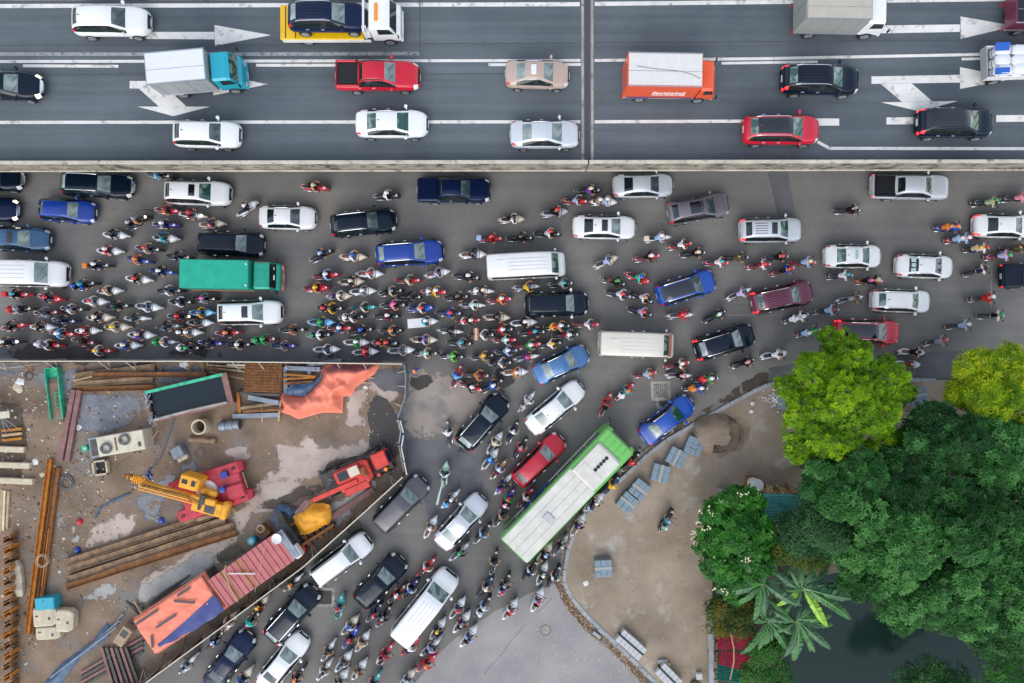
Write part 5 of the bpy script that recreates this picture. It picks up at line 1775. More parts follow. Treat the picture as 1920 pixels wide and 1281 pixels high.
for d in rows:
    kind = 'scooter' if d['k'] == 's' else 'motorbike'
    p = W(d['x'], d['y'], .9)
    p.z = 0
    a = R(d['a'] + rb.uniform(-2, 2))
    kd = 'scooter' if d['k'] == 's' else 'motorbike'
    two = ' carrying two' if d['pil'] else ''
    base = f"{wd_(d['c'])} {kind}{two} under {'an' if d['sh'][0] in 'ao' else 'a'} {wd_(d['sh'])} rider"
    lab = unique([f"{base} {relation(d['x'], d['y'], k)}" for k in range(8)])
    root = empty(kd, p, a, lab, 'scooter' if d['k'] == 's' else 'motorbike', 'motorbikes and scooters in the traffic jam')
    sc = rb.uniform(.97, 1.05)
    root.scale = (sc, sc, sc)
    m = BM[d['k']]
    bp = bpaint(d['c'])
    ob('body', m['body'], bp, root)
    ob('seat', m['seat'], M_SEATB if (d['c'] in ('cream', 'white') and d['k'] == 's' and rb.random() < .4) else M_SEAT, root)
    for x in (-.64, .67):
        w = ob('wheel', m['wheel'], M_TYRE, root, (x, 0, .27))
        ob('rim', m['rim'], M_RIM, w)
    ob('handlebar', m['handlebar'], M_BLK, root)
    ob('mirror', m['mirror1'], M_BLK, root)
    ob('mirror', m['mirror2'], M_BLK, root)
    ob('headlight', m['headlight'], M_LENSL if d['lit'] else M_LENS, root)
    ob('taillight', m['taillight'], M_RED, root)
    ob('exhaust', m['exhaust'], M_CHROME, root)
    ob('grab_rail', m['grab_rail'], M_CHROME if rb.random() < .5 else M_BLK, root)
    ob('number_plate', m['number_plate'], M_PLATE, root)
    ob('fork', m['fork'], M_BLK, root)
    if d['k'] == 's':
        ob('foot_board', m['foot_board'], M_BLK, root)
    if d['box']:
        ob('rear_box', m['rear_box'], mat('rear box ' + d['box'], hx(CLOTH[d['box']]), .5), root)
    pose = 'rider' if rb.random() < .6 else 'rider_b'
    sleeve = rb.random() < .22
    b2 = f"rider in {wd_(d['sh'])} with {wd_(d['he'])} helmet on {wd_(d['c'])} {kd}"
    lab = unique([f"{b2} {relation(d['x'], d['y'], k)}" for k in range(8)])
    off = .04 if d['pil'] else 0.0
    q = person(pose, p + Matrix.Rotation(a, 3, 'Z') @ Vector((off, 0, 0)), a, d['sh'], d['he'], rb.randrange(len(TROUS)), sleeve, sc * 1.02, rb.choice(('black', 'navy', 'grey', 'black', 'maroon')) if not d['pil'] and rb.random() < .2 else None)
    tag(q, lab, 'person', 'riders in the traffic jam')
    if d['pil']:
        b3 = f"passenger in {wd_(d['pil'][0])} with {wd_(d['pil'][1])} helmet behind {wd_(d['sh'])} rider"
        lab = unique([f"{b3} {relation(d['x'], d['y'], k)}" for k in range(8)])
        q = person('pillion', p, a, d['pil'][0], d['pil'][1], rb.randrange(len(TROUS)), rb.random() < .35, sc)
        tag(q, lab, 'person', 'passengers on the motorbikes')
# pedestrian by the fence corner, and loads carried on bikes
pp = W(778, 694, .9)
pp.z = 0
q = person('stand', pp, R(-60), 'blue', 'orange', 1, True, 1.0)
tag(q, 'worker in blue with an orange helmet standing at the fence corner', 'person')
bd = W(781, 606, .9)
o = ob('white_board', MB().box((0, 0, .93), (1.30, .68, .05), bev=.01), M_WHITE, None, (bd.x, bd.y, 0), R(5))
tag(o, 'flat white board strapped behind the teal rider in the dense motorbikes', 'board')
cb_ = W(893, 627, .95)
for i, (dx, dy, z) in enumerate(((0, -.22, .92), (0, .22, .92))):
    o = empty('cardboard_box', (cb_.x + dx, cb_.y + dy, z), R(4 * i), ['brown cardboard box on the near side of the loaded motorbike seat', 'brown cardboard box on the far side of the loaded motorbike seat'][i], 'box', 'cardboard boxes tied on a motorbike')
    ob('carton', MB().box((0, 0, .16), (.36, .46, .32)), mat('cardboard', hx('#a9764c'), .8, var=.08), o)
    ob('tape', MB().box((0, 0, .322), (.07, .46, .006)), M_WHITE, o)
pl = W(826, 925, .9)
o = ob('roll_of_sheet', MB().tube([(.35, .0, .95), (-.6, .02, .92), (-1.5, -.03, .8)], .06, 6, r2=.10), mat('pale green sheet', hx('#b5c9bb'), .6), None, (pl.x + .12, pl.y + .6, 0), R(74))
tag(o, 'long pale green roll trailing behind the mint scooter', 'roll')
yb = W(1242, 455, .8)
# ---------------------------------------------------------------- building site
SITE = [(-700, 678), (0, 680), (764, 684), (768, 740), (747, 790), (760, 888), (690, 950), (580, 1048), (420, 1166), (262, 1283), (150, 1370), (-700, 1700)]
struct(ob('site_ground', fill(pxpoly(SITE), 0.008), M_SOIL))
M_RUST = mat('rusty steel', hx('#6f4527'), .8, var=.35, vscale=2.5, col2=hx('#9a6a3c'), bump=.004)
M_RUSTL = mat('weathered rusty beam', hx('#6e5641'), .8, vscale=2.2, col2=hx('#a98c6d'), bump=.004, detail=9)
M_RUSTO = mat('orange rust', hx('#a05c1c'), .8, vscale=3, col2=hx('#c4812e'))
M_RUSTP = mat('primer red steel', hx('#7d5550'), .75, vscale=2, col2=hx('#93706a'))
M_STEEL = mat('grey steel', hx('#757d86'), .5, metal=.3, vscale=2, col2=hx('#98a0a8'))
M_STEELD = mat('dark steel', hx('#3b3a39'), .6, vscale=2, col2=hx('#5b5854'))
M_WOOD = mat('pale timber', hx('#a88860'), .8, vscale=4, col2=hx('#c5aa85'))
M_CREAM = mat('cream painted steel', hx('#c2b8a0'), .6, vscale=1.6, col2=hx('#dcd3bd'), detail=9)
M_CONCP = mat('pale cast concrete', hx('#b9aa90'), .85, vscale=2.2, col2=hx('#d5c8ae'), bump=.01)
M_BLUEP = mat('blue hoarding', hx('#2c5b9a'), .5, var=.12, vscale=2)
M_GREENP = mat('green painted steel', hx('#1f9c70'), .5, vscale=2.5, col2=hx('#4cc79c'))
M_TARPO = mat('orange tarpaulin', hx('#ee8468'), .55, var=.07, vscale=1.3, bump=.05, bscale=2.2)
M_TARPB = mat('navy tarpaulin', hx('#34417e'), .5, var=.12, vscale=2, bump=.03, bscale=4)
M_TARPY = mat('yellow tarpaulin', hx('#eea428'), .55, var=.08, vscale=1.5, bump=.05, bscale=2.6)
M_TARPS = mat('slate blue tarpaulin', hx('#33567c'), .5, vscale=3, col2=hx('#56687c'), bump=.05, bscale=5)
M_TAPE = mat('grey repair tape', hx('#4e4a4d'), .6, var=.15, vscale=3)
M_HOSE = mat('tan hose', hx('#a98c63'), .7)
M_HOSED = mat('grey hose', hx('#6c6f70'), .7)
M_ROPE = mat('pale rope', hx('#c9bda4'), .8)
M_REDM = mat('crane red', hx('#cc3a2e'), .45, coat=.2, var=.2, vscale=1.5)
M_REDC = mat('carrier crimson', hx('#b93040'), .5, coat=.2, var=.25, vscale=1.5)
M_YELM = mat('crane yellow', hx('#c98214'), .5, coat=.15, vscale=2.2, col2=hx('#efa722'), thr=(.30, .52), detail=9)
M_ROOFR = mat('faded red roof sheet', hx('#ad5a5c'), .5, vscale=1.2, col2=hx('#c0716e'), detail=8)
# ground patches
for m, z, pts, s in ((M_DRY, .013, [(520, 880), (515, 835), (530, 822), (560, 830), (560, 818), (585, 812), (590, 830), (600, 836), (640, 830), (690, 822), (694, 855), (640, 862), (620, 870), (630, 890), (560, 905), (535, 900), (525, 940), (490, 935), (478, 900)], 31),
                  (M_DRY, .013, [(480, 900), (540, 892), (570, 905), (540, 940), (470, 970), (460, 1000), (400, 1060), (330, 1090), (260, 1110), (262, 1085), (330, 1050), (420, 1000), (450, 950)], 32),
                  (M_DRYG, .013, [(100, 956), (114, 960), (120, 985), (140, 985), (150, 1010), (142, 1020), (125, 1000), (110, 1005)], 33),
                  (M_DRY, .013, [(155, 1020), (180, 980), (230, 960), (260, 965), (245, 1000), (200, 1020), (170, 1030)], 34),
                  (M_DRYG, .013, [(155, 1118), (185, 1098), (212, 1092), (220, 1105), (200, 1122), (160, 1132)], 35),
                  (M_DRYG, .013, [(258, 1096), (330, 1060), (400, 1030), (405, 1060), (330, 1100), (262, 1130)], 36),
                  (M_DRY, .013, [(430, 832), (470, 832), (475, 850), (455, 868), (435, 862), (420, 845)], 37),
                  (M_DRY, .013, [(650, 745), (690, 712), (740, 700), (762, 720), (760, 740), (735, 760), (690, 735), (680, 775), (692, 800), (650, 803), (645, 785)], 38),
                  (M_GRAVEL, .012, [(0, 690), (150, 690), (150, 720), (110, 760), (60, 700), (0, 705)], 39), (M_GRAVEL, .012, [(150, 735), (270, 735), (250, 800), (200, 815), (150, 810), (140, 770)], 40),
                  (M_GRAVEL, .012, [(250, 940), (300, 900), (360, 860), (380, 880), (330, 900), (300, 960), (320, 985), (270, 975)], 41), (M_GRAVEL, .012, [(290, 690), (390, 690), (380, 715), (290, 730)], 42),
                  (M_WETR, .016, [(694, 750), (700, 738), (730, 752), (750, 780), (748, 800), (752, 850), (735, 862), (695, 850), (690, 800), (685, 775)], 43),
                  (M_WET, .014, [(620, 862), (690, 850), (745, 870), (700, 900), (640, 900), (600, 925), (560, 940), (520, 960), (480, 955), (475, 945), (530, 930), (600, 905)], 44),
                  (M_ROADD, .015, [(700, 690), (762, 688), (764, 740), (720, 735), (690, 712)], 45), (M_WET, .013, [(400, 1040), (450, 1020), (460, 1035), (420, 1060)], 46),
                  (M_DRYG, .015, [(590, 950), (640, 935), (700, 900), (720, 905), (640, 985), (600, 1000)], 47)):
    patch('dry_patch' if m in (M_DRY, M_DRYG) else 'ground_patch', pts, m, z, .10, 3, s)

# ---- perimeter fence
def fence(pts, label, panel_m, h=1.9, lean=0, brace=-1, hpost=None, name='site_fence', top=M_CREAM):
    P = [W(x, y, 0) for x, y in pts]
    root = empty(name, P[0], 0, label, 'fence')
    o0 = P[0]
    for a, b in polyline_walk(P, 2.0):
        d = b - a
        L = d.length
        ang = math.atan2(d.y, d.x)
        c = (a + b) / 2
        lx, ly = c.x - o0.x, c.y - o0.y
        pn = MB()
        k = 7
        for i in range(k):
            pn.box((-L / 2 + L * (i + .5) / k, .012 * (i % 2), h / 2 + .05), (L / k - .008, .02, h - .1))
        ob('fence_panel', pn, panel_m, root, (lx, ly, 0), ang)
        ob('top_rail', MB().tube([(-L / 2, .0, h), (L / 2, .0, h)], .045, 6), top, root, (lx, ly, 0), ang)
        ob('post', MB().box((-L / 2 + .04, brace * .07, h / 2), (.07, .09, h)), M_RUST, root, (lx, ly, 0), ang)
        if brace:
            ob('brace', MB().tube([(0, brace * .05, h * .85), (.05, brace * .8, .03)], .03, 5).tube([(0, brace * .05, .5), (.05, brace * .8, .03)], .025, 4), M_ROPE if rb.random() < .5 else M_RUST, root, (lx, ly, 0), ang)
    return root
fence([(-60, 676), (380, 676), (762, 681)], 'long site fence with pale top rail between the street and the yard', M_BLUEP)
fence([(764, 684), (767, 705), (765, 742), (752, 780)], 'short grey rail fence section at the site corner', M_STEEL, h=1.5, top=M_STEEL)
hb = empty('site_hoarding', W(752, 785), 0, 'row of leaning blue hoarding panels at the site gate', 'fence')
h0 = Vector(hb.location)
for (x0, y0, x1, y1) in ((749, 786, 755, 808), (755, 809, 751, 832), (751, 834, 756, 858), (756, 860, 761, 884)):
    a, b = W(x0, y0), W(x1, y1)
    d = b - a
    m = (a + b) / 2 - h0
    ob('hoarding_panel', MB().box((0, .13, .86), (d.length, .05, 1.75), rx=R(-14)), M_BLUEP, hb, m, math.atan2(d.y, d.x))
    ob('panel_frame', MB().box((0, .345, 1.72), (d.length, .08, .07)).box((0, -.12, .05), (d.length, .08, .07)), M_CREAM, hb, m, math.atan2(d.y, d.x))
fence([(762, 886), (690, 952), (580, 1050), (420, 1168), (262, 1284), (180, 1345)], 'diagonal site fence with pale rail and rusty posts along the turning lane', M_STEELD, h=1.8)
# floodlight arm above the fence
fl_ = empty('floodlight_pole', W(44, 688), 0, 'thin white floodlight pole reaching over the street from the left fence', 'lamp')
ob('pole', MB().tube([(0, 0, 0), (0, 0, 2.9), (0.02, .25, 3.05), (0.05, 1.55, 3.05)], .035, 6), M_WHITE, fl_)
ob('lamp_head', MB().box((.05, 1.7, 3.03), (.28, .34, .12), bev=.03), M_BLK, fl_)
ob('brace', MB().tube([(.0, -.05, 2.0), (1.5, .25, .6)], .02, 4), M_ROPE, fl_)

def G0(x, y, z):
    p = W(x, y, z)
    p.z = 0
    return p
def at(x, y, z=0.0):
    return W(x, y, z)
def beam(x0, y0, x1, y1, w, h, m, label, z=0.0, cat='beam', name='steel_beam', kind='I', group=None):
    """length of rolled steel or timber lying between two pixels"""
    a, b = W(x0, y0, z + h), W(x1, y1, z + h)
    d = b - a
    L = d.length
    mb = MB()
    if kind == 'I':
        t = max(.02, h * .08)
        mb.box((0, 0, h - t / 2), (L, w, t)).box((0, 0, t / 2), (L, w, t)).box((0, 0, h / 2), (L, .03, h - 2 * t))
    elif kind == 'H':       # lying on its side: a trough open upwards
        mb.box((0, w / 2 - .015, h / 2), (L, .03, h)).box((0, -w / 2 + .015, h / 2), (L, .03, h)).box((0, 0, h * .45), (L, w - .06, .03))
    elif kind == 'U':
        mb.box((0, w / 2 - .02, h / 2), (L, .04, h)).box((0, -w / 2 + .02, h / 2), (L, .04, h)).box((0, 0, h * .2), (L, w - .08, .05))
    elif kind == 'O':
        mb.cyl((-L / 2, 0, h / 2), (L / 2, 0, h / 2), h / 2, 10)
    else:
        mb.box((0, 0, h / 2), (L, w, h), bev=min(.02, h * .2))
    o = ob(name, mb, m, None, ((a.x + b.x) / 2, (a.y + b.y) / 2, z), math.atan2(d.y, d.x))
    return tag(o, label, cat, group)
GB = 'steel beams lying in the yard'
beam(136, 708, 287, 690, .62, .40, M_RUSTL, 'wide rusty beam slanting up just below the long fence, uppermost of four', kind='H', group=GB)
beam(172, 704, 385, 702, .40, .34, M_RUST, 'long rusty beam beneath the slanting one, ending at the hose coil', z=.16, kind='H', group=GB)
beam(137, 721, 285, 711, .42, .30, M_RUSTL, 'pale rusty beam below the long one near the green trough', kind='H', group=GB)
beam(140, 731, 287, 727, .40, .30, M_RUST, 'rusty channel lowest of the beams right of the green trough', kind='U', group=GB)
beam(137, 714, 172, 706, .10, .12, M_WOOD, 'thin timber lath across the rusty beams', kind='B', cat='timber', name='timber', z=.42)
# pair of red-brown box girders
for k, (xa, ya, xb, yb_, lab) in enumerate(((137, 730, 112, 864, 'left one of two reddish steel girders side by side below the green trough'), (148, 731, 125, 865, 'right one of two reddish steel girders side by side below the green trough'))):
    a, b = at(xa, ya, .3), at(xb, yb_, .3)
    d = b - a
    r_ = empty('steel_girder', ((a.x + b.x) / 2, (a.y + b.y) / 2, 0), math.atan2(d.y, d.x), lab, 'girder', 'reddish girders')
    L = d.length / 3
    for i in range(3):
        ob('girder_length', MB().box((-d.length / 2 + L * (i + .5), 0, .16), (L - .05, .36, .32), bev=.02), M_RUSTP, r_)
    for i in (1, 2):
        ob('splice_plate', MB().box((-d.length / 2 + L * i, 0, .16), (.06, .42, .34)), M_RUSTP, r_)
# two long rusty rails on the left
beam(92, 862, 50, 1190, .36, .34, M_RUSTO, 'very long orange rust beam running down the left yard, left of the pair', kind='H', group=GB)
beam(106, 878, 66, 1192, .42, .34, M_RUST, 'very long rusty beam running down the left yard, right of the pair', kind='H', group=GB)
beam(91, 990, 78, 1100, .10, .25, M_RUSTO, 'short thin rust strip beside the two very long beams', kind='B', group=GB)
# bundle of long beams
for i, (xa, ya, xb, yb_, m, lab) in enumerate(((122, 1056, 392, 968, M_RUSTL, 'uppermost of four long channel beams below the yellow crane'), (123, 1070, 420, 976, M_RUSTL, 'second from the top of four long channel beams below the yellow crane'), (126, 1088, 436, 986, M_RUSTL, 'third from the top of four long channel beams below the yellow crane'), (120, 1102, 440, 1000, M_RUST, 'lowest of four long channel beams below the yellow crane'))):
    beam(xa, ya, xb, yb_, .50, .42, m, lab, kind='H', group=GB)
beam(368, 975, 440, 955, .30, .30, M_RUSTL, 'short weathered timber lying across the right end of the four channel beams', z=.42, kind='B', cat='timber', name='timber')
# green trough with soil and a ladder
a, b = at(98, 690, .3), at(109, 786, .3)
d = b - a
gt_ = empty('steel_trough', ((a.x + b.x) / 2, (a.y + b.y) / 2, 0), math.atan2(d.y, d.x), 'long green steel trough half filled with soil at the upper left', 'trough')
L = d.length
ob('side', MB().box((0, .46, .25), (L, .06, .5)), M_GREENP, gt_)
ob('side', MB().box((0, -.46, .25), (L, .05, .5)), M_GREENP, gt_)
ob('floor', MB().box((0, 0, .06), (L, .9, .05)), M_GREENP, gt_)
ob('end_plate', MB().box((-L / 2, 0, .25), (.05, .95, .5)), M_GREENP, gt_)
ob('soil', MB().loft([(-L * .30, .30, .08, .22), (-L * .2, .43, .08, .36), (L * .1, .43, .08, .3), (L * .49, .42, .08, .28)], sq=.7), M_SOIL, gt_)
lad = ob('ladder', MB().tube([(-.15, .06, .42), (1.15, .02, .42)], .025, 5).tube([(-.15, .42, .5), (1.15, .40, .5)], .025, 5), M_GREENP, gt_)
for i in range(5):
    ob('rung', MB().tube([(-.05 + i * .27, .05, .42), (-.05 + i * .27, .42, .5)], .02, 5), M_GREENP, lad)
# open tank of dark water
a, b = at(287, 762, .6), at(430, 728, .6)
d = b - a
tk = empty('water_tank', ((a.x + b.x) / 2, (a.y + b.y) / 2, 0), math.atan2(d.y, d.x), 'open steel tank full of dark water with rusty sides near the rebar mat', 'tank')
L = d.length
for sy in (-1, 1):
    ob('wall', MB().box((0, sy * 1.08, .6), (L, .10, 1.2)), M_RUST, tk)
    ob('rim', MB().box((0, sy * 1.08, 1.22), (L, .22, .05)), M_RUSTP if sy < 0 else M_GREENP, tk)
for sx in (-1, 1):
    ob('wall', MB().box((sx * L / 2, 0, .6), (.10, 2.2, 1.2)), M_RUST, tk)
ob('end_flange', MB().box((L / 2 + .1, 0, 1.2), (.42, 2.3, .06)), M_RUSTP, tk)
ob('water', MB().box((0, 0, .5), (L - .12, 2.04, .9)), mat('dark tank water', (.008, .017, .024), .04, spec=.5, bump=.003, bscale=4), tk)
sh = MB()
for i in range(26):
    t = rb.uniform(0, 1)
    sh.box((-L / 2 + rb.uniform(-.25, .45) * (1 - t), -1.2 + 2.3 * t, 1.15 + rb.uniform(0, .15)), (rb.uniform(.3, .8), rb.uniform(.03, .09), .02), rz=rb.uniform(0, 3), rx=rb.uniform(-.5, .5))
stuff(ob('lining_rag', sh, M_STEEL, tk))
ob('lining', MB().tube([(-L / 2 + .2, -1.0, 1.27), (0, -.93, 1.26), (L / 2 - .1, -.98, 1.27)], .10, 6), M_CONC, tk)
# hose coil
def coil(name, x, y, r, turns, rad, m, label, z=.05, cat='hose', parent=None, loc=None, seed=1):
    rr = random.Random(seed)
    pts = []
    for i in range(turns * 18):
        t = i / 18 * 2 * math.pi
        q = r * (1 + .15 * math.sin(t * .37 + seed) + rr.uniform(-.02, .02))
        pts.append((q * math.cos(t) + .12 * r * math.sin(t * .21), q * math.sin(t) + .1 * r * math.cos(t * .17), z + rad + .02 * (i / 18)))
    o = ob(name, MB().tube(pts, rad, 5), m, parent, loc if loc else W(x, y))
    if label:
        tag(o, label, cat)
    return o
coil('hose_coil', 370, 690, .52, 6, .032, M_HOSE, 'tangled brown hose coil beside the dark water tank', seed=2)
coil('wire_coil', 86, 1048, .42, 4, .012, M_ROPE, 'loose pale wire coil lying over the very long rusty beams', z=.36, seed=5)
coil('cable_ring', 125, 905, .48, 3, .035, M_HOSED, 'grey cable ring on the soil right of the long rusty beams', seed=7)
coil('cable_loop', 55, 706, .30, 2, .015, M_BLK, 'small black cable loop at the upper left of the yard', seed=8)
coil('cable_ring', 375, 850, .40, 2, .012, M_HOSED, 'thin wire ring next to the grey pump', seed=9)
# mud mixing unit with two hose reels on top
a, b = at(172, 840, .9), at(277, 822, .9)
d = b - a
gu = empty('mixing_unit', ((a.x + b.x) / 2, (a.y + b.y) / 2, 0), math.atan2(d.y, d.x), 'cream steel mixing unit carrying two coiled hoses on its roof', 'machine')
L = d.length
ob('housing', MB().box((.35, 0, .7), (L - .75, 1.45, 1.4), bev=.04), M_CREAM, gu)
ob('trough', MB().box((-L / 2 + .38, 0, .6), (.72, 1.5, 1.2), bev=.02), M_STEEL, gu)
ob('recess_shade_plate', MB().box((-L / 2 + .38, 0, 1.205), (.5, 1.2, .02)), M_STEELD, gu)  # dark plate on top, shade of a hollow put in as colour
coil('hose_coil', 0, 0, .34, 7, .025, M_HOSED, None, parent=gu, loc=(-.7, -.18, 1.38), seed=3)
coil('hose_coil', 0, 0, .34, 7, .025, M_HOSED, None, parent=gu, loc=(.72, .22, 1.38), seed=4)
ob('lifting_bar', MB().box((.02, 0, 1.42), (.10, .95, .05)), M_RUST, gu)
ob('hatch', MB().box((1.72, -.28, 1.41), (.22, .34, .02)), M_STEELD, gu)
ob('outlet_pipe', MB().tube([(L / 2 - .05, 0, .9), (L / 2 + .4, -.05, .9), (L / 2 + .75, .4, .8), (L / 2 + .8, .9, .5), (L / 2 + .4, 1.3, .2)], .045, 6), M_HOSE, gu)
db = empty('drum', W(170, 838), 0, 'bright green drum standing at the left end of the mixing unit', 'drum')
ob('shell', MB().lathe([(.24, 0), (.25, .4), (.24, .75), (.22, .78), (.001, .78)], 18), M_GREENP, db)
ob('label_sheet', MB().box((.04, 0, .785), (.14, .14, .008)), M_WHITE, db)
db2 = empty('drum', W(479, 1009), 0, 'bright blue drum beside the red roofed site office', 'drum')
ob('shell', MB().lathe([(.30, 0), (.31, .45), (.30, .85), (.27, .88), (.001, .88)], 18), paint('cyan'), db2)
ob('label_sheet', MB().box((0, 0, .885), (.2, .2, .008)), M_WHITE, db2)
# square pit frame
pf = empty('pit_box', W(192, 876), R(8), 'small square open concrete pit below the mixing unit', 'pit')
for i in range(4):
    ob('pit_wall', MB().box((.50, 0, .17), (.12, 1.12, .34)), M_CONCP, pf, (0, 0, 0), i * math.pi / 2)
ob('pit_floor', MB().box((0, 0, .02), (.9, .9, .01)), M_BLK, pf)  # blackened so the shallow frame looks deep and shaded
# concrete ring, pipes, pump, barrel
rg = empty('concrete_ring', W(383, 798), 0, 'upright cream concrete ring open at the top in the upper yard', 'ring')
ob('shell', MB().lathe([(.56, 0), (.56, .95), (.46, .95), (.46, .1)], 26), M_CONCP, rg)
ob('inside', MB().lathe([(.001, .06), (.46, .06)], 20), M_SANDD, rg)
beam(352, 824, 402, 828, .5, .42, M_RUSTL, 'cut rusty tube lying under the cream concrete ring', kind='O', cat='pipe', name='steel_pipe')
pu = empty('pump_box', W(341, 848), R(28), 'grey steel pump box lying left of the concrete ring', 'pump')
ob('case', MB().box((0, .1, .35), (.85, .85, .7), bev=.06), M_STEEL, pu)
ob('base', MB().box((0, -.45, .2), (.8, .35, .38), bev=.04), M_CONCP, pu)
ob('handle', MB().tube([(-.25, -.62, .2), (-.2, -1.0, .1), (.2, -1.0, .1), (.25, -.62, .2)], .025, 5), M_HOSED, pu)
bl = empty('barrel', G0(431, 798, .36), R(6), 'dented grey barrel lying on its side right of the concrete ring', 'barrel')
ob('shell', MB().cyl((-.78, 0, .36), (.78, 0, .36), .36, 18), M_STEEL, bl)
for x in (-.76, -.25, .3, .76):
    ob('hoop', MB().cyl((x - .02, 0, .36), (x + .02, 0, .36), .375, 18), M_STEELD, bl)
# rebar mat over rusty plate
a = at(493, 708, .5)
rm = empty('rebar_mat', (a.x, a.y, 0), R(-2), 'square rusty rebar mat on steel plates beside the orange tarpaulin heap', 'rebar')
ob('plate', MB().box((0, 0, .44), (2.75, 2.2, .04)), M_RUST, rm)
for i in range(13):
    ob('bar', MB().cyl((-1.3 + i * .215, -1.1, .49), (-1.3 + i * .215, 1.1, .49), .022, 5), M_RUST, rm)
for i in range(10):
    ob('bar', MB().cyl((-1.36, -1.0 + i * .222, .53), (1.36, -1.0 + i * .222, .53), .022, 5), M_RUST, rm)
for sx in (-1, 1):
    ob('support', MB().box((sx * 1.1, 0, .21), (.2, 2.0, .42)), M_STEELD, rm)
# stacked steel around it
k = 0
for xa, ya, xb, yb_, w, h, z, m, kind, lab in (
    (386, 684, 462, 690, .12, .1, .2, M_WOOD, 'B', 'topmost pale plank left of the rebar mat'), (394, 690, 462, 697, .14, .1, .1, M_WOOD, 'B', 'second pale plank left of the rebar mat'), (385, 689, 460, 709, .10, .1, .3, M_RUST, 'B', 'long rusty bar slanting into the rebar mat from the left'),
    (392, 697, 462, 712, .1, .1, .1, M_WOOD, 'B', 'lowest slanting plank left of the rebar mat'), (425, 684, 460, 685, .14, .16, .25, M_CREAM, 'B', 'short pale plank directly under the long fence'),
    (534, 690, 600, 693, .32, .3, .25, M_STEEL, 'I', 'grey steel beam between the rebar mat and the orange tarpaulin'), (532, 702, 592, 706, .14, .12, .3, M_RUSTO, 'B', 'orange rust bar under the grey steel beam'), (530, 711, 590, 708, .14, .12, .3, M_RUSTO, 'B', 'second orange rust bar under the grey steel beam'),
    (532, 720, 588, 716, .2, .14, .3, M_RUST, 'B', 'third rusty bar under the grey steel beam'), (533, 688, 536, 735, .3, .24, 0, M_STEEL, 'I', 'upright looking grey beam just right of the rebar mat'), (578, 674, 580, 706, .28, .24, 0, M_STEEL, 'I', 'short cross beam near the fence above the tarpaulin heap'),
    (580, 684, 640, 676, .3, .3, .1, M_STEEL, 'I', 'grey beam poking from under the tarpaulin toward the fence'),
    (448, 738, 524, 741, .2, .2, .3, M_STEELD, 'I', 'dark beam below the rebar mat, uppermost of the rack'), (465, 745, 522, 756, .34, .26, .3, M_STEEL, 'I', 'grey slanting beam in the rack below the rebar mat'), (450, 766, 522, 756, .2, .2, .3, M_RUSTL, 'I', 'rusty beam in the rack below the rebar mat'),
    (455, 772, 530, 768, .18, .14, .3, M_RUST, 'B', 'thin rusty bar in the rack below the rebar mat'), (436, 781, 525, 778, .34, .2, .05, M_STEEL, 'I', 'pale grey beam lowest in the rack below the rebar mat'), (446, 736, 449, 774, .2, .3, 0, M_RUSTO, 'I', 'rusty cross beam at the left end of the rack'),
    (489, 735, 492, 792, .14, .1, 0, M_WOOD, 'B', 'pale timber sticking out below the rack'), (526, 750, 522, 790, .14, .12, .2, M_WOOD, 'B', 'timber prop against the left end of the orange tarpaulin'), (676, 712, 700, 708, .1, .1, .05, M_WOOD, 'B', 'pale lath poking right from under the orange tarpaulin'),
    (668, 720, 688, 717, .1, .1, .05, M_WOOD, 'B', 'lower pale lath poking right from under the orange tarpaulin'), (594, 778, 596, 786, .1, .1, .0, M_WOOD, 'B', 'stub of timber under the lower hem of the tarpaulin')):
    beam(xa, ya, xb, yb_, w, h, m, lab, z=z, kind=kind, cat='timber' if m is M_WOOD else 'beam', name='timber' if m is M_WOOD else 'steel_beam', group='steel and timber around the rebar mat')
# orange tarpaulin heap
tpw = pxpoly([(602, 690), (618, 680), (712, 679), (708, 690), (700, 702), (664, 728), (658, 742), (641, 745), (640, 776), (602, 775), (556, 788), (540, 780), (517, 772), (524, 762), (520, 750), (526, 738), (566, 740), (582, 726), (596, 708)], .6)
def zt(x, y, dd):
    s = min(1, dd / .75)
    v = noise.noise(Vector((x * .8, y * 1.3, 3))) * .28 + noise.noise(Vector((x * 2.4 + y, y * 2.0, 7))) * .14 + noise.noise(Vector((x * 5, y * 5, 1))) * .05
    return .10 + (s * s * (3 - 2 * s)) * (1.0 + 1.2 * v) + .05 * v + .10 * abs(noise.noise(Vector((x * 1.1 + y * 2.2, y * .9 - x * .6, 11)))) + .07 * noise.noise(Vector(((x - y) * 3.5, (x + y) * 1.2, 4)))
o = ob('tarpaulin', drape(tpw, .12, zt), M_TARPO)
tag(o, 'large crumpled orange tarpaulin draped over a heap beside the fence', 'tarpaulin')
tb = pxpoly([(530, 738), (545, 722), (585, 718), (600, 705), (606, 694), (602, 710), (588, 728), (568, 744), (548, 742)], .6)
o = ob('tarpaulin', drape(tb, .16, lambda x, y, dd: .5 + min(.4, dd) * .8 + .22 * noise.noise(Vector((x * 3, y * 3, 2)))), M_TARPS)
tag(o, 'slate blue tarpaulin fold tucked under the orange tarpaulin heap', 'tarpaulin')
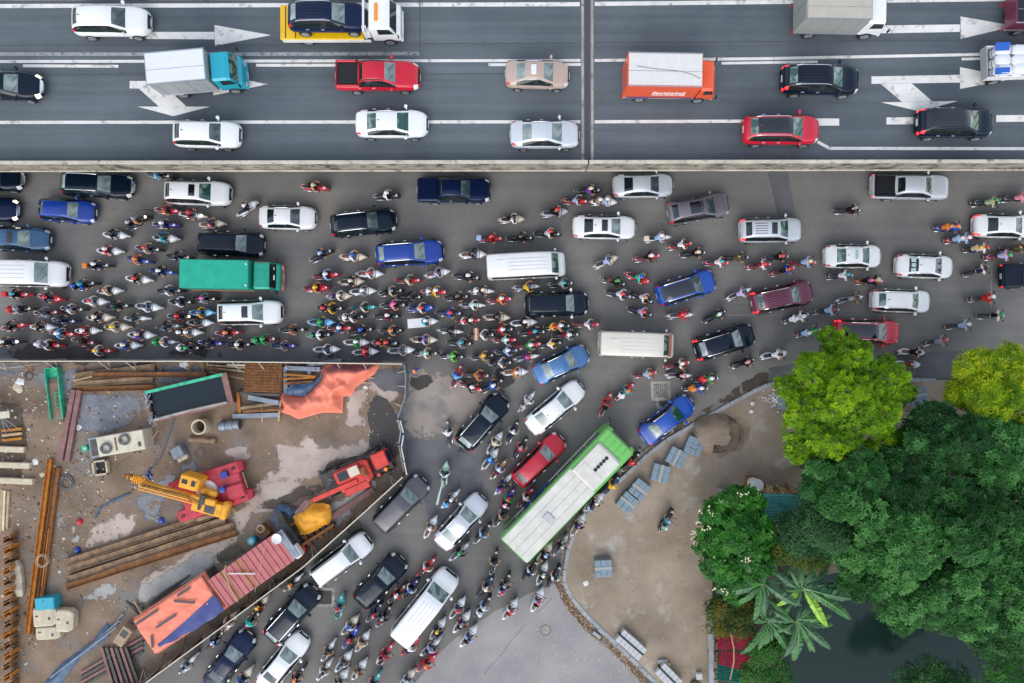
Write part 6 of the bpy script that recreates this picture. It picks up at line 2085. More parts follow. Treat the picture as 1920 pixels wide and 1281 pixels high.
# left edge: pit as a flat dark patch, with concrete struts, planks and frame
patch('pit', [(-30, 752), (40, 758), (50, 800), (48, 860), (46, 905), (-30, 910)], M_SANDD, .018, .08, 3, 61)  # flat dark patch in place of the pit's depth
for (x0, y0, x1, y1, lab) in ((-10, 842, 44, 844, 'pale concrete strut across the pit, uppermost of three'), (-10, 872, 55, 874, 'pale concrete strut across the pit, middle of three'), (-10, 901, 60, 904, 'pale concrete strut across the pit, lowest of three')):
    beam(x0, y0, x1, y1, .42, .35, M_CONCP, lab, kind='B', cat='strut', name='concrete_strut', group='concrete struts in the left pit')
for i, (x, lab) in enumerate(((3, 'left'), (8, 'middle'), (15, 'right'))):
    beam(x, 918 + i * 2, x - 3, 1000 - i * 4, .18, .1 + .04 * i, M_WOOD if i != 1 else M_CREAM, lab + ' one of three upright pale planks at the left edge below the struts', kind='B', cat='plank', name='plank')
ft = empty('welding_stand', W(18, 776), R(4), 'yellowish steel stand with thin legs at the left edge', 'frame')
ob('table', MB().box((0, 0, 1.0), (1.5, .5, .10)), M_CREAM, ft)
ob('yellow_head', MB().box((-.65, .75, .9), (.7, .8, .4), bev=.05), mat('dull yellow', hx('#a8962f'), .6, var=.2), ft)
for i, (x, y) in enumerate(((-.3, -1.6), (.1, -1.5), (.8, -1.35))):
    ob('leg', MB().tube([(0, 0, 1.0), (x, y, .0)], .03, 5), M_STEEL, ft)
for i in range(3):
    beam(4 - i, 826 - i * 9, 40, 822 - i * 9, .2, .2, M_RUSTO if i != 1 else M_WOOD, ['lowest', 'middle', 'uppermost'][i] + ' timber lying in the left pit below the steel stand', kind='B', cat='timber', name='timber')
# sheet piles
spm = empty('sheet_pile_wall', W(10, 1150), 0, 'zigzag row of rusty sheet piles along the lower left edge', 'sheet piling')
s0 = Vector(spm.location)
zz = []
for i in range(15):
    y = 1014 + i * 20
    p = W(12 + (i % 3), y, .9) - s0
    m = MB()
    m.box((-.25, 0, .45), (.06, .40, .9), rz=R(0)).box((.0, .20, .45), (.55, .06, .9), rz=R(32)).box((.25, .32, .45), (.06, .30, .9)).box((-.0, -.20, .45), (.55, .05, .9), rz=R(32))
    ob('sheet_pile', m, M_RUSTO if i % 2 else M_RUST, spm, (p.x, p.y, 0), R(rb.uniform(-4, 4)))
o = ob('earth_slab', MB().loft([(-1.35, .2, 0, .3), (-.9, .42, -.02, .42), (0, .40, -.02, .38), (.8, .36, 0, .46), (1.35, .22, 0, .3)], sq=.75), mat('broken concrete', hx('#a69a86'), .9, vscale=1.8, col2=hx('#cdc1aa'), bump=.05, bscale=5), None, W(37, 1083), R(-81))
o.name = 'concrete_slab'
tag(o, 'long jagged slab of broken concrete beside the sheet piles', 'slab')
# blue box, cream tanks
bx = empty('tool_box', W(99, 1124), R(4), 'bright blue metal box on the soil beside the very long beams', 'box')
ob('case', MB().box((0, 0, .42), (1.35, .85, .84), bev=.03), paint('cyan'), bx)
ob('lid', MB().box((-.03, 0, .87), (1.38, .88, .06), bev=.02), paint('cyan'), bx)
ob('latch', MB().box((-.1, .2, .905), (.12, .06, .01)), M_BLK, bx)
for x, y, w, d_, a, lab in ((86, 1156, 1.75, 1.35, 4, 'big cream concrete counterweight block, upper left of three'), (123, 1163, 1.3, 1.6, -3, 'cream concrete counterweight block with green rag, right of three'), (92, 1186, 1.8, .9, 3, 'long low cream concrete counterweight block, lowest of three')):
    r_ = empty('counterweight', G0(x, y, .5), R(a), lab, 'block', 'cream counterweight blocks')
    ob('block', MB().loft([(-w / 2, d_ * .40, .02, .60), (-w / 2 + .12, d_ * .5, 0, .72), (w / 2 - .3, d_ * .5, 0, .72), (w / 2, d_ * .36, .02, .62)], sq=.85), M_CONCP, r_)
    ob('lifting_eye', MB().box((w * .22, -.1, .725), (.16, .2, .02)).box((-w * .3, .12, .725), (.2, .1, .02)), M_STEELD, r_)
# lower left corner: tarp roll, rebar bundle, planks
tr = pxpoly([(72, 1290), (112, 1246), (168, 1206), (196, 1170), (204, 1180), (198, 1200), (146, 1238), (104, 1292)], .4)
o = ob('tarpaulin', drape(tr, .2, lambda x, y, dd: .06 + min(.5, dd) * .9 + .12 * noise.noise(Vector((x * 2, y * 2, 9)))), M_TARPS)
tag(o, 'long blue tarpaulin roll crossing the lower left corner of the yard', 'tarpaulin')
kb = 0
for i in range(7):
    xa, ya = 236 - i * 3, 1140 + i * 6
    beam(xa, ya, 205 - i * 22 + 20, 1170 + i * 17, .10, .09, M_STEELD if i % 2 else M_STEEL, 'thin steel bar of the loose bundle behind the tarpaulin covered box', z=.05 * i, kind='B', name='steel_bar', cat='bar', group='loose steel bars in the lower left corner')
for i in range(6):
    beam(190 + i * 9, 1215, 212 + i * 10, 1290, .2, .16, M_STEELD if i % 2 else M_RUSTP, 'dark steel beam of the stack at the bottom edge of the yard', z=.1 + .03 * i, kind='I', group='dark beams stacked at the bottom edge')
for i in range(4):
    beam(150, 1290 - i * 9, 268, 1222 - i * 9, .16, .14, M_RUSTP if i % 2 else M_STEELD, 'dark steel beam slanting under the tarpaulin covered box', z=.0 + .02 * i, kind='I', group='dark beams slanting at the bottom edge')
gb = empty('generator', G0(232, 1192, .5), R(-35 + 90), 'small cream and brown generator beside the tarpaulin covered box', 'generator')
ob('case', MB().box((0, 0, .35), (1.5, .8, .7), bev=.06), mat('dirty cream', hx('#a58e72'), .7, var=.2), gb)
ob('vent_panel', MB().box((.25, 0, .71), (.5, .5, .02)), M_STEELD, gb)
for i in range(6):
    beam(236 + i * 5, 1128 + (i % 3) * 4, 258 + i * 4, 1152 + (i % 2) * 6, .1, .1, M_WOOD if i == 3 else M_STEELD, 'short offcut of the scrap pile above the tarpaulin covered box', z=.04 * i, kind='B', name='offcut', cat='offcut', group='scrap offcuts by the tarpaulin covered box')
for i in range(4):
    beam(262 + i * 12, 1145 - i * 10, 330 + i * 8, 1098 - i * 6, .16, .14, M_STEELD, ['lowest', 'second lowest', 'second highest', 'topmost'][i] + ' dark pipe lying along the upper side of the tarpaulin covered box', z=.02 * i, kind='O', name='steel_pipe', cat='pipe', group='dark pipes beside the tarpaulin covered box')
# tarpaulin covered box
def rectpx(name, cs, z, label, cat):
    """frame of a box whose roof corners are at four pixels (far left, far right, near right, near left) at height z"""
    a, b, c, d = (W(x, y, z) for x, y in cs)
    ctr = (a + b + c + d) / 4
    u = ((b - a) + (c - d)) / 2
    v = ((a - d) + (b - c)) / 2
    r_ = empty(name, (ctr.x, ctr.y, 0), math.atan2(u.y, u.x), label, cat)
    return r_, u.length, v.length
r_, L, Wd = rectpx('covered_stack', [(243, 1164), (376, 1078), (424, 1142), (290, 1232)], 2.2, 'long stack covered with an orange and navy tarpaulin along the diagonal fence', 'covered stack')
ob('stack', MB().box((0, 0, 1.05), (L - .2, Wd - .2, 2.1)), M_STEELD, r_)
def sheetgrid(x0, x1, y0, y1, zf, nx, ny):
    mb = MB()
    k = ny + 1
    vs = [(x0 + (x1 - x0) * i / nx, y0 + (y1 - y0) * j / ny, zf(x0 + (x1 - x0) * i / nx, y0 + (y1 - y0) * j / ny)) for i in range(nx + 1) for j in range(ny + 1)]
    return mb.add(vs, [(i * k + j, (i + 1) * k + j, (i + 1) * k + j + 1, i * k + j + 1) for i in range(nx) for j in range(ny)])
def zc(x, y):
    e = min(L / 2 - abs(x), Wd / 2 - abs(y))
    return 2.18 - (.5 if e < .02 else 0) + .10 * noise.noise(Vector((x * 1.1, y * 1.4, 5))) + .07 * noise.noise(Vector((x * 3, y * 5, 2)))
ob('orange_cover', sheetgrid(-L / 2, L / 2, -Wd / 2, Wd / 2, zc, 44, 20), M_TARPO, r_, smooth=True)
nb_ = MB()
nv_ = []
for i in range(25):
    x = -L / 2 + .75 + (L - .8) * i / 24
    f = i / 24
    y0, y1 = -Wd / 2 - .01 + .34 * max(0, 1 - f * 1.7) + .05 * math.sin(i * .9), -Wd / 2 + .62 + .75 * f ** 1.2
    for j in range(5):
        y = y0 + (y1 - y0) * j / 4
        nv_.append((x, y, 2.215 + .05 * noise.noise(Vector((x * 1.1, y * 1.4, 5))) + .02 * math.sin(x * 3 + j)))
nb_.add(nv_, [(i * 5 + j, (i + 1) * 5 + j, (i + 1) * 5 + j + 1, i * 5 + j + 1) for i in range(24) for j in range(4)])
for q in range(len(nb_.v)):
    x, y, z = nb_.v[q]
    nb_.v[q] = (x, y, zc(max(-L / 2 + .05, min(L / 2 - .05, x)), max(-Wd / 2 + .05, y)) + .035)
ob('navy_cover', nb_, M_TARPB, r_, smooth=True)
for x, y, l, a in ((-1.9, 1.12, 2.0, 0), (1.35, 1.18, 1.1, 0), (-.85, .12, 1.7, 0), (1.0, .55, 1.5, -38), (-2.5, -.55, .9, 62)):
    ob('repair_strip', MB().box((x, y, 2.31), (l, .17, .012), rz=R(a)), M_TAPE, r_)
# site office with a red corrugated roof
r_, L, Wd = rectpx('site_office', [(394, 1088), (511, 1004), (556, 1047), (421, 1141)], 2.5, 'site office cabin with faded red corrugated roof beside the diagonal fence', 'cabin')
ob('wall', MB().box((0, 0, 1.2), (L, Wd - .1, 2.4)), M_STEEL, r_)
n_ = 13
for i in range(n_):
    x0 = -L / 2 + L * i / n_
    w_ = L / n_
    pan = MB()
    prof = [(0, 0), (.10, 0), (.16, .07), (.34, .07), (.40, 0), (1.0, 0)]
    vs = []
    for t, z in prof:
        vs += [(x0 + w_ * t, -Wd / 2 - .06, 2.43 + z), (x0 + w_ * t, Wd / 2 + .06, 2.47 + z)]
    for t, z in prof:
        vs += [(x0 + w_ * t, -Wd / 2 - .06, 2.41 + z), (x0 + w_ * t, Wd / 2 + .06, 2.45 + z)]
    kk = len(prof)
    fs = [(2 * j, 2 * j + 2, 2 * j + 3, 2 * j + 1) for j in range(kk - 1)] + [(2 * kk + 2 * j + 1, 2 * kk + 2 * j + 3, 2 * kk + 2 * j + 2, 2 * kk + 2 * j) for j in range(kk - 1)]
    pan.add(vs, fs)
    ob('roof_sheet', pan, M_ROOFR if i not in (2, 5) else mat('rustier roof sheet', hx('#9a5a45'), .6, vscale=1.5, col2=hx('#b07858')), r_)
ob('roof_edge', MB().box((L / 2 + .25, 0, 2.40), (.5, Wd, .06)), M_STEEL, r_)
ob('air_conditioner', MB().box((L / 2 + .35, -Wd / 2 + .35, 2.0), (.5, .95, .7), bev=.06), M_WHITE, r_)
ob('dish', MB().lathe([(.001, 0), (.2, .02), (.36, .09), (.37, .10), (.2, .035), (.001, .015)], 22), M_WHITE, r_, (L / 2 - .05, Wd / 2 - .35, 2.62))
tb_ = MB().tube([(-1.35, .75, 2.62), (.2, -.35, 2.66)], .05, 6)
ob('lamp_tube', tb_, M_WHITE, r_)
rp = MB().tube([(-2.0, -1.3, 2.6), (-1.9, -.2, 2.62), (-1.7, .5, 2.6), (-1.6, 1.0, 2.62), (-1.2, 1.35, 2.6)], .025, 5)
ob('roof_cable', rp, M_ROPE, r_)
ob('roof_wire', MB().tube([(1.9, .9, 2.6), (.7, -.2, 2.6), (-.6, -1.4, 2.6)], .012, 4), M_ROPE, r_)
# small rusty winch box by the drum
wn = empty('winch', G0(493, 998, .4), R(-42), 'rusty brown winch box with pale rope near the blue drum', 'winch')
ob('case', MB().box((0, 0, .3), (.95, .9, .6), bev=.04), M_RUST, wn)
coil('rope', 0, 0, .25, 3, .025, M_ROPE, None, parent=wn, loc=(-.3, .2, .58), seed=12)
ob('control_plate', MB().box((.2, -.2, .61), (.4, .4, .03)), M_STEELD, wn)
# yellow tarpaulin over a rig, blue tarp and black mat
rgm = empty('covered_rig', W(583, 985), R(33), 'rusty rig frame under a bright yellow tarpaulin beside the fence', 'machine')
for i in range(6):
    ob('track_plate', MB().box((-1.2 + i * .5, -.75, .35), (.32, .9, .12)), M_RUST if i % 2 else M_STEELD, rgm)
for sy in (-1, 1):
    ob('frame_beam', MB().box((0, sy * .85, .35), (3.4, .2, .7)), M_RUST, rgm)
ob('ram', MB().cyl((-1.7, -.9, .6), (-1.5, .2, .9), .14, 10), M_REDM, rgm)
ob('red_housing', MB().box((-1.55, -1.15, .5), (1.0, .75, .7), rz=R(30), bev=.18), M_REDM, rgm)
yt = pxpoly([(545, 972), (558, 962), (568, 952), (585, 946), (614, 948), (618, 962), (619, 972), (614, 985), (605, 988), (596, 994), (575, 1005), (560, 1006), (556, 996), (550, 984)], 1.2)
o = ob('tarpaulin', drape(yt, .17, lambda x, y, dd: .75 + min(.5, dd) * 1.1 + .30 * noise.noise(Vector((x * 1.6, y * 2.4, 5))) + .12 * noise.noise(Vector((x * 5, y * 4, 5)))), M_TARPY)
tag(o, 'bright yellow tarpaulin thrown over the rusty rig', 'tarpaulin')
bt = pxpoly([(510, 960), (520, 948), (534, 950), (552, 958), (554, 966), (540, 976), (530, 965), (520, 975), (516, 992), (506, 986), (503, 975)], .8)
o = ob('tarpaulin', drape(bt, .15, lambda x, y, dd: .4 + min(.5, dd) * 1.1 + .2 * noise.noise(Vector((x * 3, y * 3, 5)))), M_TARPS)
tag(o, 'crumpled blue tarpaulin left of the yellow tarpaulin', 'tarpaulin')
bm_ = pxpoly([(512, 962), (524, 958), (536, 980), (548, 995), (560, 1014), (563, 1026), (545, 1022), (528, 1002), (515, 990)], 1.0)
o = ob('rubber_mat', drape(bm_, .15, lambda x, y, dd: .9 + min(.2, dd) * .3 + .06 * noise.noise(Vector((x, y, 2)))), M_STEELD)
tag(o, 'curved dark rubber mat between the blue tarpaulin and site office', 'mat')
bt3 = beam(556, 966, 578, 940, .5, .06, M_RUSTP, 'brown plywood board leaning above the yellow tarpaulin', z=.9, kind='B', cat='board', name='plywood_board')
# ---- red crane (telescopic, folded)
def cyl_y(mb, x, z, r, w):
    return mb.cyl((x, -w / 2, z), (x, w / 2, z), r, 14)
rc = empty('mobile_crane', W(660, 894, 1.6), R(24), 'red mobile crane with folded boom inside the site gate', 'crane')
rc.scale = (.8, .8, .8)
rc.location.z = 0
ob('carrier', MB().box((0.3, .2, .75), (6.6, 2.2, .3), bev=.05), M_STEELD, rc)
ob('upper_body', MB().loft([(-1.6, .9, .95, 1.5), (-1.4, 1.05, .95, 1.75), (1.2, 1.05, .95, 1.75), (1.7, .8, .95, 1.6)], sq=.85), M_REDM, rc)
ob('cab', MB().loft([(-1.45, .45, 1.0, 2.2), (-1.3, .55, 1.0, 2.35), (.7, .55, 1.0, 2.35), (.95, .5, 1.0, 2.1)], sq=.85, M=Matrix.Translation((0, .42, 0))), M_REDM, rc)
ob('cab_roof', MB().box((.42, .42, 2.37), (.95, .85, .04), bev=.01), M_CREAM, rc)
ob('roof_window', MB().box((-.62, .42, 2.37), (.95, .8, .035), bev=.01), M_GLASS['d'], rc)
ob('side_window', MB().box((-.4, .985, 1.75), (1.3, .02, .6)), M_GLASS['d'], rc)
bmn = ob('boom', MB().box((-1.9, -.55, 1.75), (4.3, .42, .42), bev=.03), M_REDM, rc)
ob('boom_section', MB().box((-3.4, -.55, 1.75), (1.6, .32, .32), bev=.02), M_REDM, bmn)
ob('boom_head', MB().box((-4.3, -.55, 1.72), (.5, .40, .30), bev=.03).cyl((-4.5, -.8, 1.7), (-4.5, -.3, 1.7), .14, 10), M_RUST, bmn)
ob('counterweight', MB().box((-.1, -1.15, 1.35), (2.4, .75, .8), bev=.06), M_REDM, rc)
ob('driving_cab', MB().loft([(2.15, .62, .8, 1.75), (2.3, .72, .75, 1.9), (3.5, .72, .75, 1.9), (3.8, .62, .8, 1.3)], sq=.88, M=Matrix.Translation((0, .35, 0))), M_REDM, rc)
ob('windshield', MB().box((3.7, .35, 1.55), (.05, 1.1, .5), ry=R(-25)), M_GLASS['d'], rc)
ob('winch', cyl_y(MB(), 1.1, 1.85, .28, .8), M_RUST, rc)
ob('engine_cover', MB().box((1.05, -.25, 1.8), (.7, .7, .25), bev=.08), M_REDM, rc)
for x, y in ((2.9, -.7), (2.1, -.9)):
    ob('fuel_can', MB().lathe([(.18, 0), (.18, .4), (.001, .42)], 12), M_AMBER if x > 2.5 else M_REDM, rc, (x, y, .9))
for i, y in enumerate((-.95, 1.3)):
    for x in (-2.5, -1.3, 1.9, 2.9):
        w = ob('wheel', wheel_mesh(.5, .36)[0], M_TYRE, rc, (x, y, .5))
        ob('rim', wheel_mesh(.5, .36)[1], M_RIM, w, (0, -.05, 0), None if y < 0 else math.pi)
for i, x in enumerate((-3.0, 3.3)):
    ob('outrigger', MB().box((x, .2, .55), (.25, 2.9, .25)), M_STEELD, rc)
cb2 = MB()
for i in range(5):
    cb2.tube([(-2.6 + .1 * i, .1, 1.3), (-2.3, .5 + .08 * i, 1.45), (-1.8, .35, 1.5 + .04 * i)], .03, 5)
ob('hose_bundle', cb2, M_HOSED, rc)
beam(700, 918, 600, 985, .4, .3, M_RUSTP, 'reddish steel beam lying along the inside of the diagonal fence', kind='I', group=GB)
# ---- yellow crane on a crimson carrier
yc = empty('crawler_crane', W(385, 925, 1.2), R(18), 'yellow crane with lattice nose on a crimson track carrier', 'crane')
yc.location.z = 0
for sy in (-1, 1):
    q = ob('track', MB().loft([(-3.1, .1, .3, .75), (-2.9, .42, .08, .95), (2.4, .42, .08, .95), (2.7, .3, .3, .75)], sq=.9, M=Matrix.Translation((.35, sy * 1.1, 0))), M_REDC, yc)
    for i in range(5):
        ob('deck_plate', MB().box((-2.2 + i * 1.15, sy * 1.1, .965), (.32, .24, .03), rz=R(12)), M_SANDD, q)
ob('carrier_body', MB().box((.4, 0, .7), (4.6, 1.5, .6), bev=.08), M_REDC, yc)
ob('engine_cover', MB().box((2.15, -.55, 1.05), (1.3, 1.0, .5), bev=.08), M_REDC, yc)
ob('tool_crate', MB().box((1.7, .85, 1.1), (.5, .45, .3), bev=.02), paint('blue'), yc)
ob('end_roller', MB().cyl((2.6, -1.5, .3), (2.6, .6, .3), .13, 8), M_CONCP, yc)
TM = Matrix.Translation((-.2, -.05, 0)) @ Matrix.Rotation(R(-33), 4, 'Z')
ob('turntable', MB().lathe([(.001, 1.12), (.78, 1.12), (.8, 1.0), (.8, .9)], 24, (.1, .1, 0)), M_WHITE, yc)
ob('superstructure', MB().box((.7, -.65, 1.4), (2.2, .95, .75), M=TM, bev=.06).box((.5, .35, 1.35), (1.2, .5, .6), M=TM, bev=.1), M_YELM, yc)
ob('engine_grille', MB().box((.95, -.7, 1.785), (.75, .6, .03), M=TM).box((.2, -.7, 1.785), (.25, .5, .03), M=TM), M_STEELD, yc)
cbn = ob('cab', MB().loft([(-.62, .42, 1.0, 2.1), (-.5, .5, 1.0, 2.4), (.7, .5, 1.0, 2.45), (.85, .42, 1.0, 2.3)], sq=.85, M=TM @ Matrix.Translation((-.9, .95, 0))), M_YELM, yc)
ob('windshield', MB().box((-1.5, .95, 1.9), (.05, .8, .8), M=TM, ry=R(18)), M_GLASS['l'], yc)
ob('roof_window', MB().box((-1.05, .98, 2.44), (.4, .3, .02), M=TM).box((-.4, .98, 2.46), (.28, .4, .02), M=TM), M_GLASS['d'], yc)
bo = ob('boom', MB().box((-1.3, -.15, 1.8), (5.2, .42, .45), M=TM, bev=.03), M_YELM, yc)
ob('boom_rail', MB().tube([(-4.6, -.5, 1.5), (1.2, -.5, 1.55)], .05, 5, M=TM).tube([(-4.6, -.75, 1.4), (1.2, -.72, 1.45)], .05, 5, M=TM), M_YELM, bo)
for i in range(12):
    ob('boom_lattice', MB().tube([(-4.5 + i * .46, -.5, 1.5), (-4.27 + i * .46, -.75, 1.42), (-4.04 + i * .46, -.5, 1.5)], .025, 4, M=TM), M_YELM, bo)
nz = MB()
for i in range(6):
    nz.box((-4.1 - i * .16, .02, 1.75), (.06, .55, .35), M=TM)
ob('boom_nose', nz.box((-4.6, .0, 1.72), (1.6, .24, .24), M=TM), M_YELM, bo)
ob('head_sheave', MB().cyl(TM @ Vector((-5.25, -.2, 1.7)), TM @ Vector((-5.25, .25, 1.7)), .18, 10).box((-5.5, .05, 1.66), (.5, .2, .16), M=TM), M_RUST, bo)
hz_ = MB()
for k_ in range(3):
    hz_.tube([(-4.2, -.05 - .08 * k_, 2.06), (-2.5, -.10 - .09 * k_, 2.05 + .03 * k_), (-.8, -.02 - .12 * k_, 2.07), (.3, -.3 - .1 * k_, 2.1)], .022, 4, M=TM)
ob('boom_hose', hz_, M_BLK, bo)
ob('hoist_rope', MB().tube([(.35, .05, 2.2), (-2.4, .02, 2.12), (-5.2, .04, 1.92)], .012, 4, M=TM), M_STEELD, bo)
ob('winch_drum', MB().cyl(TM @ Vector((.35, -.4, 1.95)), TM @ Vector((.35, .25, 1.95)), .24, 12), M_STEELD, yc)
ob('counterweight', MB().box((1.95, -.6, 1.3), (.5, 1.3, .8), M=TM, bev=.12), M_YELM, yc)
dr = ob('drum', MB().lathe([(.22, 0), (.23, .5), (.001, .52)], 14), paint('blue'), yc, (1.35, -.12, 1.0))
# hard hats and buckets lying about, cloths, planks
for x, y, c, lab in ((150, 978, 'red', 'red hard hat lying on the pale ground in the middle yard'), (146, 1031, 'blue', 'blue hard hat lying beside the four channel beams'), (316, 969, 'blue', 'blue ball buoy on the front of the crimson carrier')):
    o = ob('hard_hat', MB().lathe([(.26, .0), (.24, .05), (.2, .14), (.12, .22), (.001, .25)], 16), paint(c), None, W(x, y) + Vector((0, 0, 1.0 if y == 969 else .01)))
    tag(o, lab, 'helmet')
for i, (pts, m, r0, lab) in enumerate((([(330, 775), (318, 815), (300, 860), (262, 900)], M_HOSED, .05, 'grey hose running from the tank down toward the yellow crane'), ([(180, 970), (186, 955), (210, 940), (245, 925)], M_TARPS, .08, 'rolled blue grey sleeve ending left of the yellow crane'),
                           ([(150, 1115), (156, 1125), (152, 1145), (138, 1175), (118, 1198)], M_HOSED, .035, 'thin grey hose curving right of the cream counterweights'), ([(218, 875), (240, 860), (268, 838)], M_HOSED, .03, 'thin cable from the square pit to the mixing unit'),
                           ([(278, 965), (300, 978)], M_WOOD, .035, 'bamboo stick on gravel left of the crimson carrier'), ([(276, 890), (282, 900), (286, 893), (278, 884), (286, 876)], paint('blue'), .06, 'blue cloth strip on gravel above the yellow boom'))):
    P = [W(x, y, .0) for x, y in pts]
    c = P[0]
    o = ob('hose' if 'hose' in lab or 'cable' in lab or 'sleeve' in lab else ('bamboo_stick' if 'bamboo' in lab else 'cloth_strip'), MB().tube([(p.x - c.x, p.y - c.y, r0 + .02) for p in P], r0, 6), m, None, (c.x, c.y, 0))
    tag(o, lab, 'hose' if 'hose' in lab or 'sleeve' in lab else ('cable' if 'cable' in lab else ('stick' if 'bamboo' in lab else 'cloth')))
# white scraps of plastic
def scrap(x, y, s, m, label, seed, z=.03):
    r = random.Random(seed)
    pts = [(s * r.uniform(.6, 1.1) * math.cos(t), s * r.uniform(.5, 1.0) * math.sin(t)) for t in [i * math.pi / 4.5 for i in range(9)]]
    o = ob('plastic_scrap', drape(pts, s * .35, lambda a, b, dd: z + .3 * min(s * .4, dd) + .05 * noise.noise(Vector((a * 6 + seed, b * 6, 0)))), m, None, W(x, y))
    return tag(o, label, 'scrap')
for i, (x, y, s, lab) in enumerate(((38, 716, .42, 'crumpled white plastic scrap at the upper left of the yard'), (34, 728, .46, 'pale stone coloured sack below the white plastic scrap'), (346, 685, .36, 'white plastic bag left of the brown hose coil'), (147, 801, .3, 'white rag left of the mixing unit'), (66, 866, .34, 'broken pale chip between struts and long beams'),
                       (80, 890, .26, 'grey flat stone beside the long orange rust beam'), (1098, 1093, .28, 'white plastic bag on the lot soil near the kerb corner'), (690, 688, .2, 'pale cloth scrap by the fence corner'), (685, 727, .2, 'white plastic scrap right of the orange tarpaulin'))):
    scrap(x, y, s, M_WHITE if i not in (1, 5) else M_CONCP, lab, i + 3, .03 if y < 1000 else .15)
# rubble and grit: thousands of pieces nobody could count
def scatter(name, poly, n, smin, smax, mats_, zbase, seed, flat=.6, dens=None):
    r = random.Random(seed)
    P = pxpoly(poly)
    xs = [p[0] for p in P]
    ys = [p[1] for p in P]
    mb = MB()
    c = 0
    while c < n:
        x, y = r.uniform(min(xs), max(xs)), r.uniform(min(ys), max(ys))
        if not inpoly(x, y, P):
            continue
        if dens and noise.noise(Vector((x * .5, y * .5, seed))) < r.uniform(-.5, .45):
            continue
        s = smin + (smax - smin) * r.random() ** 3
        q = [(s * r.uniform(.6, 1) * math.cos(t), s * r.uniform(.5, 1) * math.sin(t)) for t in (0, 1.3, 2.5, 3.7, 5.0)]
        a = r.uniform(0, 6.3)
        M = Matrix.Translation((x, y, zbase)) @ Matrix.Rotation(a, 4, 'Z')
        h = s * flat * r.uniform(.5, 1.2)
        vs = [(u, v, 0) for u, v in q] + [(u * .7, v * .7, h * r.uniform(.7, 1)) for u, v in q]
        mb.add(vs, [(i, (i + 1) % 5, 5 + (i + 1) % 5, 5 + i) for i in range(5)] + [(5, 6, 7, 8, 9)], r.randrange(len(mats_)), M)
        c += 1
    return stuff(ob(name, mb, mats_))
M_ST = [mat('rubble a', hx('#b3a898'), .9), mat('rubble b', hx('#7d7064'), .9), mat('rubble c', hx('#8f8d8a'), .9), mat('rubble d', hx('#5a4d43'), .9), mat('rubble e', hx('#cfc6b6'), .9), mat('rubble f', hx('#8a6a4c'), .9)]
scatter('rubble', [(0, 690), (150, 690), (280, 780), (340, 860), (250, 920), (230, 1000), (120, 1060), (60, 1240), (0, 1281)], 1700, .03, .17, M_ST, .012, 1, dens=True)
scatter('rubble', [(100, 700), (760, 700), (750, 860), (560, 960), (300, 1130), (120, 1240), (60, 1240), (110, 900)], 900, .02, .11, M_ST, .012, 2, dens=True)
scatter('litter', [(690, 740), (755, 800), (757, 880), (690, 870)], 60, .03, .10, [M_WHITE, M_ST[4], M_ST[3], M_WOOD], .02, 3)
M_LEAF = [mat('dry leaf a', hx('#b8874f'), .8), mat('dry leaf b', hx('#8d5f33'), .8), mat('dry leaf c', hx('#d1b183'), .8), mat('dry leaf d', hx('#6b4a30'), .8)]
scatter('fallen_leaves', [(1040, 1090), (1058, 1075), (1072, 1126), (1100, 1160), (1134, 1192), (1180, 1238), (1216, 1272), (1200, 1281), (1150, 1230), (1096, 1182), (1060, 1140)], 900, .03, .08, M_LEAF, .01, 4, flat=.15)
scatter('fallen_leaves', [(900, 1281), (960, 1180), (1060, 1100), (1110, 1190), (1230, 1281)], 420, .02, .06, M_LEAF[:1] + M_LEAF[2:3] + [M_ST[4]], .01, 5, flat=.15, dens=True)
scatter('fallen_leaves', [(1105, 935), (1130, 916), (1190, 862), (1250, 812), (1312, 778), (1330, 782), (1250, 830), (1190, 882), (1132, 932)], 420, .03, .08, M_LEAF + [mat('brick red bit', hx('#8a3f2c'), .8)], .01, 6, flat=.2)
scatter('fallen_leaves', [(1050, 1050), (1062, 1030), (1080, 985), (1100, 955), (1088, 950), (1066, 985), (1048, 1040)], 160, .03, .08, M_LEAF + [mat('brick red bit', hx('#8a3f2c'), .8)], .01, 7, flat=.2)
scatter('grit', [(1062, 1000), (1200, 880), (1400, 760), (1440, 900), (1340, 1000), (1330, 1281), (1230, 1281), (1080, 1120)], 1300, .015, .06, M_ST, .13, 8, dens=True)
scatter('grit', [(-20, 330), (1920, 330), (1920, 640), (1400, 660), (1240, 780), (760, 670), (-20, 660)], 700, .012, .04, [M_ST[3], M_BLK, M_ST[4]], .003, 9)

